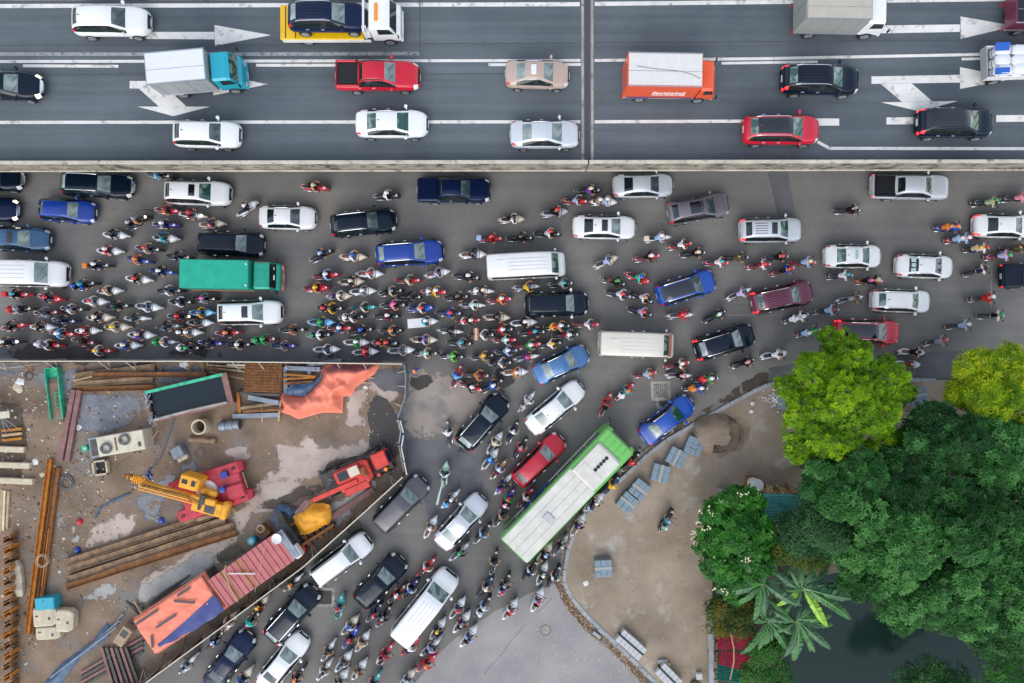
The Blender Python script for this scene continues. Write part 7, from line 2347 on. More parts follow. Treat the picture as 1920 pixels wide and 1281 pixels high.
# ---------------------------------------------------------------- bare lot right of the kerb
M_PAV = mat('blue grey paving stone', hx('#71828f'), .8, vscale=3, col2=hx('#8c9ba6'))
M_PAVP = mat('pale paving stone', hx('#a9acae'), .8, vscale=3, col2=hx('#c6c6c3'))
M_STRAP = mat('dusty strap', hx('#b9b4a6'), .8, vscale=6, col2=hx('#8f8f8a'))
PV = {}
def pavers(x, y, ang, nx, ny, nz, label, m=M_PAV, dx=.42, dy=.42, strap='x', strapm=None, z0=.125):
    p = W(x, y, z0 + nz * .12 * .7)
    root = empty('paving_stone_stack', (p.x, p.y, z0), R(ang), label, 'paving stones', 'stacks of paving stones on the lot')
    key = (dx, dy)
    if key not in PV:
        PV[key] = MB().box((0, 0, .058), (dx - .014, dy - .014, .112), bev=.008).mesh('paving_stone')
    r = random.Random(int(x))
    ob('pallet', MB().box((0, 0, .02), (nx * dx, ny * dy, .04)), M_WOOD, root)
    for k in range(nz):
        for i in range(nx):
            for j in range(ny):
                ob('paving_stone', PV[key], m, root, ((i - (nx - 1) / 2) * dx + r.uniform(-.012, .012), (j - (ny - 1) / 2) * dy + r.uniform(-.012, .012), .045 + k * .117), r.uniform(-.015, .015))
    zt_ = .045 + nz * .117
    if strap == 'x':
        ob('strap', MB().box((0, .03, zt_ + .006), (nx * dx + .02, .16, .012)).box((nx * dx / 2 + .006, .03, zt_ / 2), (.012, .16, zt_)).box((-nx * dx / 2 - .006, .03, zt_ / 2), (.012, .16, zt_)), strapm or M_STRAP, root)
    else:
        ob('strap', MB().box((.03, 0, zt_ + .006), (.16, ny * dy + .02, .012)).box((.03, ny * dy / 2 + .006, zt_ / 2), (.16, .012, zt_)), strapm or M_STRAP, root)
    return root
pavers(1301, 836, -22, 3, 3, 5, 'blue grey paving stone stack touching the left side of the sand mound', strap='x', strapm=M_PAV)
pavers(1267, 857, -28, 3, 3, 5, 'blue grey paving stone stack second from the sand mound', strap='y')
pavers(1238, 887, -14, 3, 3, 5, 'blue grey paving stone stack third from the sand mound', strap='y')
pavers(1199, 917, -37, 3, 3, 5, 'blue grey paving stone stack in a pair, the one farther from the kerb', strap='x')
pavers(1176, 942, -38, 3, 3, 5, 'blue grey paving stone stack in a pair, the one at the kerb', strap='x')
pavers(1131, 1065, 3, 3, 3, 5, 'blue grey paving stone stack alone in the middle of the lot', strap='x')
pavers(1183, 1208, -41, 6, 2, 4, 'long stack of pale paving stones resting against the lower kerb', M_PAVP, .38, .52, 'x', M_BLK)
pavers(1253, 1268, -45, 5, 2, 4, 'long stack of pale paving stones cut by the bottom edge', M_PAVP, .38, .52, 'x', M_BLK)
pavers(1720, 742, 12, 3, 3, 5, 'dark paving stone stack between the two bright trees', M_PAV, strap='x')
pavers(1692, 749, 8, 3, 2, 4, 'paving stone stack half under the bright green tree', M_PAV, strap='x')
pavers(1470, 757, 5, 2, 2, 4, 'small paving stone stack beside the white rubbish heap', M_PAV, strap='x')
for x, y, a, lab in ((1118, 1189, -38, 'loose pale kerb block lying in the gutter above the long stack'), (1128, 1183, -40, 'loose weathered kerb block sitting on the kerb line'), (1206, 1257, -42, 'loose pale kerb block in the gutter, left of a pair'), (1217, 1268, -44, 'loose pale kerb block in the gutter, right of a pair'), (1241, 1237, 3, 'small loose block on the soil above the bottom stack'), (1247, 1243, 2, 'second small loose block, brownish, above the bottom stack')):
    o = ob('loose_block', MB().box((0, 0, .1), (.70, .26, .2), bev=.02), M_KERB if 'brown' not in lab else M_WOOD, None, W(x, y) + Vector((0, 0, .01 if x < 1230 else .13)), R(a))
    tag(o, lab, 'block')
# sand mound
mc = W(1347, 815, .5)
def zsand(x, y, dd):
    t = min(1, dd / 1.1)
    z = .125 + 1.05 * (1 - (1 - t) ** 2) + .03 * noise.noise(Vector((x * 3, y * 3, 1)))
    u, v = x - mc.x, y - mc.y
    if u > .75 + .25 * noise.noise(Vector((v * 3, 4, 1))) or v < -.75 + .3 * noise.noise(Vector((u * 3, 1, 8))) and u > -.4:
        z = .125 + (z - .125) * (.42 + .25 * noise.noise(Vector((x * 2.2, y * 2.2, 6))))
    return z
sp = [(mc.x + (2.0 + .25 * noise.noise(Vector((math.cos(t) * 2, math.sin(t) * 2, 3)))) * math.cos(t), mc.y - .05 + (1.62 + .15 * noise.noise(Vector((math.cos(t) * 2, math.sin(t) * 2, 9)))) * math.sin(t)) for t in [i * 2 * math.pi / 44 for i in range(44)]]
sm = drape([(x - mc.x, y - mc.y) for x, y in sp], .11, lambda x, y, dd: zsand(x + mc.x, y + mc.y, dd) - .125)
sm.materials.append(None)
for p in sm.polygons:
    u, v = p.center.x, p.center.y
    if u > .75 + .45 * noise.noise(Vector(((v + mc.y) * 2.2, 4, 1))) and u * u + v * v < 3.0 or v < -.70 + .5 * noise.noise(Vector((u * 2.5, 1, 8))) and u > -.5 and u * u + v * v < 2.0:
        p.material_index = 1
o = ob('sand_mound', sm, [M_SAND, M_SANDD], None, (mc.x, mc.y, .127))
tag(o, 'rounded damp sand mound with a collapsed dark side on the lot', 'sand pile')
patch('wet_ring', [(1300, 815), (1310, 790), (1350, 772), (1388, 785), (1408, 800), (1392, 840), (1372, 846), (1350, 858), (1316, 850)], M_SAND, .129, .16, 4, 71)
# rubbish heap
hpw = W(1452, 748)
rbm = MB()
rr = random.Random(9)
for i in range(150):
    u, v = rr.gauss(0, .38), rr.gauss(0, .3)
    rbm.box((u, v, .12 + max(0, .35 - .5 * (u * u + v * v)) * rr.random() + .05), (rr.uniform(.06, .2), rr.uniform(.05, .14), .03), rr.randrange(4), rz=rr.uniform(0, 3), rx=rr.uniform(-.6, .6))
o = stuff(ob('rubbish', rbm, [M_WHITE, M_WHITE, M_ST[4], mat('pale lilac paper', hx('#b7b0bf'), .8)], None, hpw))
for x, y, lab in ((1409, 756, 'upper white polystyrene lump by the rubbish'), (1407, 771, 'lower white polystyrene lump by the rubbish')):
    o = ob('foam_lump', MB().ball((0, 0, .1), .17, n=10, sz=.7), M_WHITE, None, W(x, y) + Vector((0, 0, .12)))
    tag(o, lab, 'foam')
wtb = empty('water_drum', W(1413, 906, .9), 0, 'round white lidded water drum at the edge of the trees', 'drum')
wtb.location.z = .12
ob('stand', MB().box((0, 0, -.28), (.8, .8, .56)), M_RUST, wtb)  # added to raise the drum out of the trees' shade
wtb.location.z = .7
ob('shell', MB().lathe([(.40, 0), (.43, .5), (.42, .95)], 24), M_WHITE, wtb)
ob('lid', MB().lathe([(.46, .94), (.46, .99), (.40, 1.02), (.001, 1.04)], 24), M_WHITE, wtb)
for x, y, w, d_, a, m, lab in ((1357, 918, 1.1, .32, -2, M_CONC, 'grey concrete block at the top corner of the garden wall'), (1440, 915, .4, .5, 8, M_WOOD, 'square pale timber right of the white water drum'), (1405, 898, .5, .25, 20, M_RUSTP, 'reddish brick lump above the white water drum')):
    o = ob('loose_block', MB().box((0, 0, .18), (w, d_, .36), bev=.02), m, None, W(x, y) + Vector((0, 0, .12)), R(a))
    tag(o, lab, 'block')
for i in range(9):
    o = beam(1420 + i * 9, 908 + (i * 7) % 14, 1442 + i * 7, 918 + (i * 5) % 12, .12, .1, M_WOOD if i % 3 else M_RUST, 'split wood piece of the pile right of the white water drum', z=.12 + .04 * (i % 3), kind='B', cat='wood', name='wood_piece', group='split wood pile under the trees')
# low wall on the lot's right edge with bricks and small roofs behind
gw = empty('garden_wall', W(1329, 1215), 0, 'low pale plastered wall along the right edge of the lot', 'wall')
a, b = W(1329, 1150), W(1331, 1300)
ob('plaster', MB().box((0, 0, .35), (.28, (a - b).length, .7)), M_CONC, gw, (.0, 0, 0))
ob('wall_cap', MB().box((0, 0, .72), (.36, (a - b).length + .1, .05), bev=.01), M_KERB, gw)
for i in range(16):
    o = ob('brick', MB().box((0, 0, .06), (.34, .42, .12)), mat('old brick', hx('#8a6a58'), .85, vscale=4, col2=hx('#a58a76')), gw, (.42 + .05 * math.sin(i * 2.1), 2.6 - i * .34, .0 + .12 * (i % 2)), rb.uniform(-.1, .1))
def tin_roof(cs, z, m, label, rows_=9, tilt=.12):
    r_, L, Wd = rectpx('tin_roof', cs, z, label, 'roof')
    n = rows_
    for i in range(n):
        y0 = -Wd / 2 + Wd * i / n
        w_ = Wd / n
        vs = []
        pr = [(0, 0), (.25, .05), (.5, .0), (.75, -.05), (1.0, 0)]
        for t, dz in pr:
            vs += [(-L / 2, y0 + w_ * t, z + dz - tilt), (L / 2, y0 + w_ * t, z + dz + tilt)]
        k = len(pr)
        mb = MB().add(vs, [(2 * j, 2 * j + 1, 2 * j + 3, 2 * j + 2) for j in range(k - 1)])
        ob('roof_sheet', mb, m, r_)
    for sx in (-1, 1):
        for sy in (-1, 1):
            ob('post', MB().box((sx * (L / 2 - .15), sy * (Wd / 2 - .1), (z - .15) / 2), (.08, .08, z - .15)), M_RUST, r_)
    return r_
M_TR = mat('crimson roof sheet', hx('#a02d40'), .45, vscale=2.5, col2=hx('#b8455a'))
M_TG = mat('deep green roof sheet', hx('#0f5c4e'), .45, vscale=2, col2=hx('#177061'))
M_TT = mat('turquoise roof sheet', hx('#4fa8a6'), .45, vscale=2, col2=hx('#75bcb6'))
tin_roof([(1344, 1188), (1411, 1182), (1415, 1216), (1348, 1218)], 2.3, M_TR, 'upper of two crimson corrugated roofs beside the low wall')
tin_roof([(1351, 1220), (1406, 1228), (1404, 1260), (1352, 1246)], 2.2, M_TR, 'lower of two crimson corrugated roofs beside the low wall')
tin_roof([(1348, 1181), (1392, 1183), (1386, 1204), (1350, 1192)], 2.1, M_TG, 'small deep green roof tucked above the crimson roofs', 6)
tin_roof([(1346, 1240), (1388, 1252), (1386, 1274), (1344, 1281)], 2.0, M_TG, 'larger deep green roof below the crimson roofs', 7)
tin_roof([(1426, 928), (1500, 925), (1500, 978), (1436, 975)], 2.4, M_TT, 'turquoise corrugated roof half hidden under the dark tree', 14)
o = ob('bamboo_pole', MB().tube([W(1369, 1183, 2.7), W(1376, 1215, 2.72), W(1376, 1240, 2.7), W(1369, 1275, 2.65)], .05, 6), M_HOSE)
tag(o, 'crooked bamboo pole lying across the crimson roofs', 'pole')
o = ob('power_cable', MB().tube([W(1360, 1180, 2.75), W(1360, 1281, 2.75)], .045, 6), M_BLK)
tag(o, 'black cable crossing the crimson and green roofs', 'cable')
bx2 = empty('foam_box', W(1309, 1264), R(2), 'square white foam box near the low wall', 'box')
bx2.location.z = .125
ob('body', MB().box((0, 0, .15), (.42, .48, .3), bev=.03), M_WHITE, bx2)
ob('lid', MB().box((0, 0, .32), (.40, .44, .03), bev=.01), M_PAVP, bx2)
o = ob('sack', MB().loft([(-.35, .15, 0, .2), (-.2, .3, 0, .35), (.25, .3, 0, .3), (.4, .12, 0, .2)], sq=.7), M_STEELD, None, W(1302, 1281) + Vector((0, 0, .125)), R(-30))
tag(o, 'dark sack at the bottom edge left of the foam box', 'sack')
# ---------------------------------------------------------------- trees and plants
def leaf_mat(name, c1, c2, c3, rough=.5, trans=.25):
    m = bpy.data.materials.new(name)
    m.use_nodes = True
    t = m.node_tree
    L = t.links.new
    b = t.nodes["Principled BSDF"]
    at_ = t.nodes.new("ShaderNodeAttribute")
    at_.attribute_name = 'leaf'
    r = t.nodes.new("ShaderNodeValToRGB")
    e = r.color_ramp.elements
    e.new(.5)
    for i, c in enumerate((c1, c2, c3)):
        e[i].position = (.05, .5, .95)[i]
        e[i].color = (*hx(c), 1)
    L(at_.outputs['Fac'], r.inputs[0])
    L(r.outputs[0], b.inputs['Base Color'])
    b.inputs['Roughness'].default_value = rough
    b.inputs['Specular IOR Level'].default_value = .18
    tr = t.nodes.new("ShaderNodeBsdfTranslucent")
    L(r.outputs[0], tr.inputs['Color'])
    mx = t.nodes.new("ShaderNodeMixShader")
    mx.inputs[0].default_value = trans
    L(b.outputs[0], mx.inputs[1])
    L(tr.outputs[0], mx.inputs[2])
    L(mx.outputs[0], t.nodes["Material Output"].inputs[0])
    return m

def rosette(n, ln, wd, up=.35, seed=0, inner=0):
    """whorl of pointed leaves: vertices (k,6,3), each leaf four triangles folded on the midrib"""
    r = random.Random(seed)
    out = []
    for i in range(n):
        a = 2 * math.pi * i / n + r.uniform(-.25, .25)
        l = ln * r.uniform(.75, 1.1) * (1 if i >= inner else .6)
        u = up * r.uniform(.4, 1.4)
        d = Vector((math.cos(a), math.sin(a), 0))
        s = Vector((-math.sin(a), math.cos(a), 0)) * wd * .5
        p0 = Vector((0, 0, 0)) + d * .02
        pm = d * l * .55 + Vector((0, 0, l * u * .55))
        pt = d * l + Vector((0, 0, l * u * .35))
        out.append([p0, pm - s + Vector((0, 0, wd * .15)), pm, pm + s + Vector((0, 0, wd * .15)), pt])
    return np.array([[list(v) for v in q] for q in out])
LF = np.array([[0, 1, 2], [0, 2, 3], [1, 4, 2], [2, 4, 3]])

def fineclump(n, rad, ln, wd, seed=0, flat=.6):
    r = random.Random(seed)
    out = []
    for i in range(n):
        a = r.uniform(0, 2 * math.pi)
        q = rad * math.sqrt(r.random())
        base = Vector((q * math.cos(a), q * math.sin(a), flat * rad * (1 - (q / rad) ** 2) * r.uniform(.2, 1)))
        th = a + r.uniform(-1.0, 1.0)
        d = Vector((math.cos(th), math.sin(th), r.uniform(-.35, .35)))
        s = Vector((-math.sin(th), math.cos(th), r.uniform(-.3, .3))) * wd * .5
        l = ln * r.uniform(.7, 1.2)
        out.append([base, base + d * l * .5 - s, base + d * l * .5 + Vector((0, 0, .02)), base + d * l * .5 + s, base + d * l])
    return np.array([[list(v) for v in q] for q in out])

def crown_mesh(name, pts, nrm, temps, seed, smin=.8, smax=1.2, tone=None):
    """places leaf clumps at points with normals; one mesh with a per leaf tone attribute"""
    rs = np.random.RandomState(seed)
    V, F, A = [], [], []
    off = 0
    for i in range(len(pts)):
        T = temps[rs.randint(len(temps))]
        n = nrm[i] / np.linalg.norm(nrm[i])
        h = np.array([1.0, 0, 0]) if abs(n[0]) < .9 else np.array([0, 1.0, 0])
        u = np.cross(n, h); u /= np.linalg.norm(u)
        v = np.cross(n, u)
        a = rs.uniform(0, 2 * np.pi)
        u2, v2 = u * np.cos(a) + v * np.sin(a), -u * np.sin(a) + v * np.cos(a)
        Rm = np.stack([u2, v2, n])
        P = (T.reshape(-1, 3) * rs.uniform(smin, smax)) @ Rm + pts[i]
        k = T.shape[0]
        V.append(P)
        f = (np.arange(k)[:, None, None] * 5 + LF[None]).reshape(-1, 3) + off
        F.append(f)
        base = rs.uniform(0, 1) if tone is None else tone[i]
        A.append(np.repeat(np.clip(base + rs.uniform(-.16, .16, k), 0, 1), 4))
        off += k * 5
    V = np.concatenate(V).astype(np.float32)
    F = np.concatenate(F).astype(np.int32)
    A = np.concatenate(A).astype(np.float32)
    me = bpy.data.meshes.new(name)
    me.vertices.add(len(V))
    me.vertices.foreach_set('co', V.ravel())
    me.loops.add(F.size)
    me.loops.foreach_set('vertex_index', F.ravel())
    me.polygons.add(len(F))
    me.polygons.foreach_set('loop_start', np.arange(0, F.size, 3, dtype=np.int32))
    me.polygons.foreach_set('loop_total', np.full(len(F), 3, dtype=np.int32))
    at_ = me.attributes.new('leaf', 'FLOAT', 'FACE')
    at_.data.foreach_set('value', A)
    me.update()
    me.validate()
    me.materials.append(None)
    return me

TRIS = [0]
def tree(name, lobes, n, temps, m, label, seed, base=None, trunk_r=.22, bark=None, zlo=-.25, smin=.8, smax=1.2, cat='tree', group=None, shells=(1.0, 1.0, .80, .66), twig=10, sub=1.0, gap=.30, upb=1.1):
    """lobes: (px, py, z of the lobe's centre, radius in m, vertical radius in m)"""
    rs = np.random.RandomState(seed)
    C = []
    main = []
    for x, y, z, r, rv in lobes:
        c = np.array(W(x, y, z))
        main.append((c, r, rv))
        C.append((c, r * .74, rv * .74))
        k = int(5 + 4.5 * r * sub)
        for i in range(k):
            zz = rs.uniform(-.15, 1)
            a = 2.4 * i + rs.uniform(-.5, .5)
            q = math.sqrt(max(0, 1 - zz * zz))
            f = rs.uniform(.50, .74)
            s_ = rs.uniform(.27, .46)
            C.append((c + np.array([q * math.cos(a) * r, q * math.sin(a) * r, zz * rv]) * f, r * s_, r * s_ * rs.uniform(.7, 1.0)))
    area = sum(r * r for _, r, _ in C)
    pts, nrm, tone = [], [], []
    H = {}
    for c, r, rv in C:
        lt = rs.uniform(.25, .75)
        k = int(n * r * r / area)
        for i in range(k):
            z = rs.uniform(zlo, 1)
            a = rs.uniform(0, 2 * np.pi)
            q = math.sqrt(max(0, 1 - z * z))
            d = np.array([q * math.cos(a), q * math.sin(a), z])
            bump = 1 + .16 * noise.noise(Vector(d * 2.3) + Vector((seed, r, 0))) + .10 * noise.noise(Vector(d * 6) + Vector((seed, r, 3)))
            sh = shells[rs.randint(len(shells))]
            p = c + d * np.array([r, r, rv]) * bump * sh * rs.uniform(.95, 1.03)
            if p[2] < .3:
                continue
            bad = False
            for c2, r2, rv2 in C:
                if c2 is c:
                    continue
                e = (p - c2) / np.array([r2, r2, rv2])
                if e @ e < .55:
                    bad = True
                    break
            if bad:
                continue
            nn = d * np.array([1 / r, 1 / r, 1 / rv])
            key = tuple((p / gap).astype(int))
            near = False
            if sh < .95:
                pts.append(p); nrm.append(nn + np.array([0, 0, upb])); tone.append(np.clip(lt + rs.uniform(-.3, .3), 0, 1))
                continue
            for dx in (-1, 0, 1):
                for dy in (-1, 0, 1):
                    for dz in (-1, 0, 1):
                        for q2 in H.get((key[0] + dx, key[1] + dy, key[2] + dz), ()):
                            if ((p - q2) ** 2).sum() < gap * gap:
                                near = True
            if near:
                continue
            H.setdefault(key, []).append(p)
            nn = nn / np.linalg.norm(nn) + np.array([0, 0, upb]) + rs.uniform(-.3, .3, 3)
            pts.append(p)
            nrm.append(nn)
            tone.append(np.clip(lt + rs.uniform(-.3, .3), 0, 1))
    me = crown_mesh('crown', pts, nrm, temps, seed, smin, smax, tone)
    TRIS[0] += len(me.polygons)
    C = main
    ctr = sum(c for c, _, _ in C) / len(C)
    if base is None:
        b = Vector((ctr[0], ctr[1], 0))
    else:
        b = W(*base)
    root = empty(name, b, 0, label, cat, group)
    me.transform(Matrix.Translation(-Vector((b.x, b.y, 0))))
    root.location = (b.x, b.y, 0)
    ob('crown', me, m, root)
    tk = MB()
    topz = max(.6, min(c[2] for c, _, _ in C) * .55)
    tk.tube([(0, 0, -.1), (.05, .03, topz * .5), (.0, .08, topz)], trunk_r, 9, r2=trunk_r * .7)
    t_ = ob('trunk', tk, bark or M_BARK, root, smooth=True)
    lm = MB()
    for c, r, rv in C:
        e = Vector(c) - Vector((b.x, b.y, 0))
        mid = Vector((e.x * .5, e.y * .5, topz + (e.z - topz) * .6))
        lm.tube([(0, .06, topz * .95), mid, e], trunk_r * .5, 6, r2=.04)
        for k in range(twig):
            a = rs.uniform(0, 2 * np.pi)
            z = rs.uniform(.0, .9)
            q = math.sqrt(1 - z * z)
            tip = e + Vector((q * math.cos(a) * r, q * math.sin(a) * r, z * rv)) * .9
            lm.tube([mid.lerp(e, .6), (mid.lerp(e, .6) + tip) / 2 + Vector((0, 0, .1)), tip], .035, 4, r2=.012)
    ob('limb', lm, bark or M_BARK, t_)
    return root
M_BARK = mat('bark', hx('#55483c'), .9, vscale=5, col2=hx('#7a6a59'))
ML_B = leaf_mat('bright leaves', '#376004', '#5e8a05', '#8db00e')
ML_Y = leaf_mat('yellow green leaves', '#4a7004', '#80a00b', '#b6bf16')
ML_D = leaf_mat('dark blue green leaves', '#10340f', '#285f22', '#5a914a', trans=.15)
ML_D2 = leaf_mat('dark green leaves', '#0d2f11', '#1e4d1c', '#437839', trans=.15)
ML_F = leaf_mat('glossy green leaves', '#174812', '#2a6a1c', '#4a8830', rough=.4)
ML_W = leaf_mat('narrow dull leaves', '#183a20', '#2d5630', '#4d7a48', trans=.15)
ML_O = leaf_mat('olive leaves', '#223d10', '#435c18', '#75781f')
ML_C = leaf_mat('citrus leaves', '#1f3813', '#3b521a', '#7d7024')
ROS = [rosette(11, .30, .085, .55, s, 4) for s in range(5)]
ROSY = [rosette(12, .42, .075, .5, s + 9, 4) for s in range(5)]
ROSF = [rosette(8, .36, .14, .35, s + 20, 2) for s in range(4)]
FIN = [np.concatenate([rosette(11, .34, .10, .5, s, 5), fineclump(9, .26, .17, .08, s)]) for s in range(6)]
FIW = [fineclump(14, .40, .34, .05, s + 30, .5) for s in range(5)]
FIO = [fineclump(18, .30, .15, .07, s + 50) for s in range(5)]
# bright tree: lobes from the outline in the photograph
tree('broadleaf_tree', [(1592, 672, 6.4, 1.75, 1.6), (1530, 705, 6.3, 1.7, 1.5), (1650, 715, 6.3, 1.75, 1.6), (1580, 740, 7.2, 2.0, 1.7), (1485, 728, 5.6, 1.25, 1.2), (1512, 780, 6.2, 1.75, 1.5), (1500, 838, 5.6, 1.25, 1.2),
                        (1560, 818, 6.7, 1.9, 1.6), (1640, 778, 6.6, 1.75, 1.5), (1668, 838, 5.6, 1.35, 1.2), (1615, 848, 5.9, 1.3, 1.2), (1690, 738, 5.4, .9, 1.0), (1560, 640, 5.8, 1.0, 1.0)], 9000, ROS, ML_B, gap=.27, label='bright green tree with whorled leaves overhanging the kerb and the red car', seed=1, base=(1580, 748), trunk_r=.24)
tree('broadleaf_tree', [(1830, 700, 6.0, 1.7, 1.4), (1885, 690, 6.2, 1.6, 1.4), (1930, 720, 6.0, 1.8, 1.5), (1800, 735, 5.5, 1.25, 1.2), (1850, 748, 6.4, 1.8, 1.5), (1905, 765, 6.0, 1.5, 1.4)], 4500, ROSY, ML_Y, gap=.36, label='yellow green tree at the right edge with star shaped leaf whorls', seed=2, base=(1862, 728), trunk_r=.24)
# frangipani with cream flowers
def blossoms(root, spots, n=5, seed=0):
    r = random.Random(seed)
    o = root.location
    for x, y, z in spots:
        c = W(x, y, z)
        mb = MB()
        for k in range(n + 2):
            u = Vector((r.gauss(0, .10), r.gauss(0, .10), r.uniform(-.03, .05)))
            for i in range(5):
                a = i * 2 * math.pi / 5 + k
                d = Vector((math.cos(a), math.sin(a), .25))
                s = Vector((-math.sin(a), math.cos(a), 0)) * .022
                mb.add([u, u + d * .035 - s, u + d * .062, u + d * .035 + s], [(0, 1, 2, 3)])
        ob('blossom', mb, mat('cream petals', hx('#e9e2b4'), .6), root, c - o)
f1 = tree('flowering_tree', [(1345, 965, 3.6, 1.5, 1.2), (1390, 945, 4.2, 1.5, 1.3), (1340, 1010, 3.7, 1.5, 1.2), (1395, 1000, 4.8, 1.8, 1.4), (1430, 1000, 4.0, 1.1, 1.1), (1360, 1060, 3.8, 1.6, 1.2), (1410, 1050, 4.2, 1.4, 1.3), (1370, 1100, 3.2, 1.2, 1.0)], 4200, ROSF, ML_F, 'glossy green tree dotted with cream flowers left of the turquoise roof', 3, base=(1385, 1010), trunk_r=.2)
blossoms(f1, [(1311, 960, 4.3), (1308, 978, 4.2), (1318, 992, 4.4), (1329, 992, 4.5), (1301, 1000, 3.9), (1302, 1014, 3.8), (1312, 1027, 3.9), (1327, 1035, 4.2), (1340, 1046, 4.6), (1353, 1053, 4.7), (1371, 1065, 4.8), (1375, 1082, 4.5), (1339, 968, 4.7), (1386, 928, 5.2), (1400, 926, 5.1), (1354, 942, 4.8), (1330, 954, 4.6), (1458, 992, 4.8), (1447, 997, 4.8), (1396, 1049, 5.3), (1405, 1049, 5.2), (1338, 1103, 4.0), (1351, 1107, 4.0), (1363, 1112, 4.1), (1422, 924, 4.8)], 3, 4)
# dark wood: tree after tree
DT = [('dark tree touching the bottom left of the bright green tree', [(1560, 905, 6.5, 1.9, 1.5), (1610, 890, 7.0, 1.8, 1.5), (1585, 935, 7.4, 1.9, 1.6)], ML_D, FIN, 1500),
      ('dark bluish tree between the bright green and yellow green trees', [(1740, 800, 6.5, 1.7, 1.4), (1785, 830, 7.2, 2.0, 1.6), (1730, 850, 7.0, 1.8, 1.5)], ML_D2, FIN, 1500),
      ('dark tree under the lower edge of the yellow green tree', [(1850, 812, 6.4, 1.7, 1.4), (1900, 840, 7.0, 1.9, 1.5), (1860, 870, 7.4, 1.9, 1.6)], ML_D, FIN, 1500),
      ('dark tree just right of the bright tree, round and shadowy', [(1680, 880, 6.6, 1.6, 1.4), (1730, 915, 7.0, 1.9, 1.5), (1690, 935, 7.3, 1.7, 1.5)], ML_D2, FIN, 1400),
      ('large dark tree in the middle of the wood', [(1660, 985, 7.5, 2.2, 1.7), (1715, 1000, 8.0, 2.2, 1.7), (1680, 1040, 8.2, 2.1, 1.7)], ML_D, FIN, 1900),
      ('dark tree directly below the large middle one', [(1670, 1090, 6.8, 1.9, 1.5), (1720, 1110, 7.2, 2.0, 1.5), (1690, 1140, 6.4, 1.7, 1.4)], ML_D, FIN, 1600),
      ('dark tree leaning over the pond at its left upper bank', [(1600, 1040, 6.2, 1.6, 1.4), (1610, 1085, 5.8, 1.5, 1.3), (1570, 1010, 6.0, 1.5, 1.3)], ML_D, FIN, 1300),
      ('dark tree in the right middle of the wood', [(1790, 945, 7.4, 2.1, 1.6), (1840, 960, 7.8, 2.1, 1.7), (1810, 1000, 8.2, 2.2, 1.7)], ML_D2, FIN, 1800),
      ('dark tree at the right edge, upper one of the wood', [(1900, 925, 7.0, 2.0, 1.6), (1935, 980, 7.5, 2.1, 1.6), (1890, 1000, 8.0, 1.9, 1.6)], ML_D, FIN, 1700),
      ('dark tree at the right edge, lower one of the wood', [(1880, 1075, 7.2, 2.1, 1.6), (1930, 1110, 7.2, 2.0, 1.6), (1890, 1140, 6.4, 1.8, 1.4)], ML_D, FIN, 1700),
      ('dark tree over the upper right bank of the pond', [(1790, 1085, 7.2, 2.1, 1.6), (1775, 1140, 6.6, 1.9, 1.5), (1830, 1150, 6.4, 1.8, 1.4), (1830, 1110, 7.4, 1.6, 1.5)], ML_D, FIN, 1900),
      ('small dark tree hanging over the right bank of the pond', [(1842, 1190, 4.6, 1.4, 1.1), (1880, 1195, 4.8, 1.6, 1.2), (1920, 1205, 4.6, 1.7, 1.2), (1905, 1170, 5.2, 1.5, 1.2)], ML_D2, FIN, 1000)]
for i, (lab, lobes, m, tp_, n) in enumerate(DT):
    tree('dark_tree', lobes, int(n * 2.6), tp_, m, lab, 40 + i, trunk_r=.2, gap=.36, group='dark trees of the wood')
tree('narrow_leaf_tree', [(1532, 955, 5.6, 1.5, 1.3), (1548, 988, 6.2, 1.6, 1.4), (1503, 1006, 5.4, 1.4, 1.2), (1478, 985, 4.6, 1.0, .9), (1470, 1015, 4.2, 1.0, .9)], 2600, FIW, ML_W, 'narrow leaved dull tree right of the turquoise roof', 70, trunk_r=.16)
tree('olive_tree', [(1497, 1035, 4.6, 1.2, 1.0), (1525, 1045, 4.8, 1.0, .9), (1465, 1030, 4.4, 1.0, .9)], 900, FIO, ML_O, 'small olive green tree above the banana plants', 71, trunk_r=.12)
tree('citrus_tree', [(1355, 1145, 2.8, 1.3, 1.0), (1385, 1160, 3.1, 1.3, 1.1), (1395, 1130, 2.8, 1.1, 1.0), (1350, 1170, 2.4, .9, .8)], 1300, FIO, ML_C, 'round citrus shrub with yellowing leaves above the roofs', 72, trunk_r=.12)
tree('bush', [(1430, 1225, 2.3, 1.3, 1.0), (1445, 1265, 2.4, 1.4, 1.1), (1415, 1270, 2.2, 1.2, .9), (1455, 1205, 2.0, .9, .8)], 1300, FIO, ML_F, 'green bush between the crimson roofs and the pond', 73, trunk_r=.1)
tree('shaded_tree', [(1740, 1262, 2.6, 1.3, .9), (1780, 1280, 2.8, 1.4, 1.0), (1700, 1280, 2.2, 1.0, .8)], 700, FIW, ML_D2, 'low dark bush rising from the pond at the bottom edge', 74, trunk_r=.12)
tree('shaded_tree', [(1890, 1235, 4.4, 1.6, 1.2), (1925, 1265, 4.6, 1.6, 1.2), (1870, 1275, 4.2, 1.5, 1.1)], 1300, FIO, ML_F, 'dark green tree filling the bottom right corner', 75, trunk_r=.16)
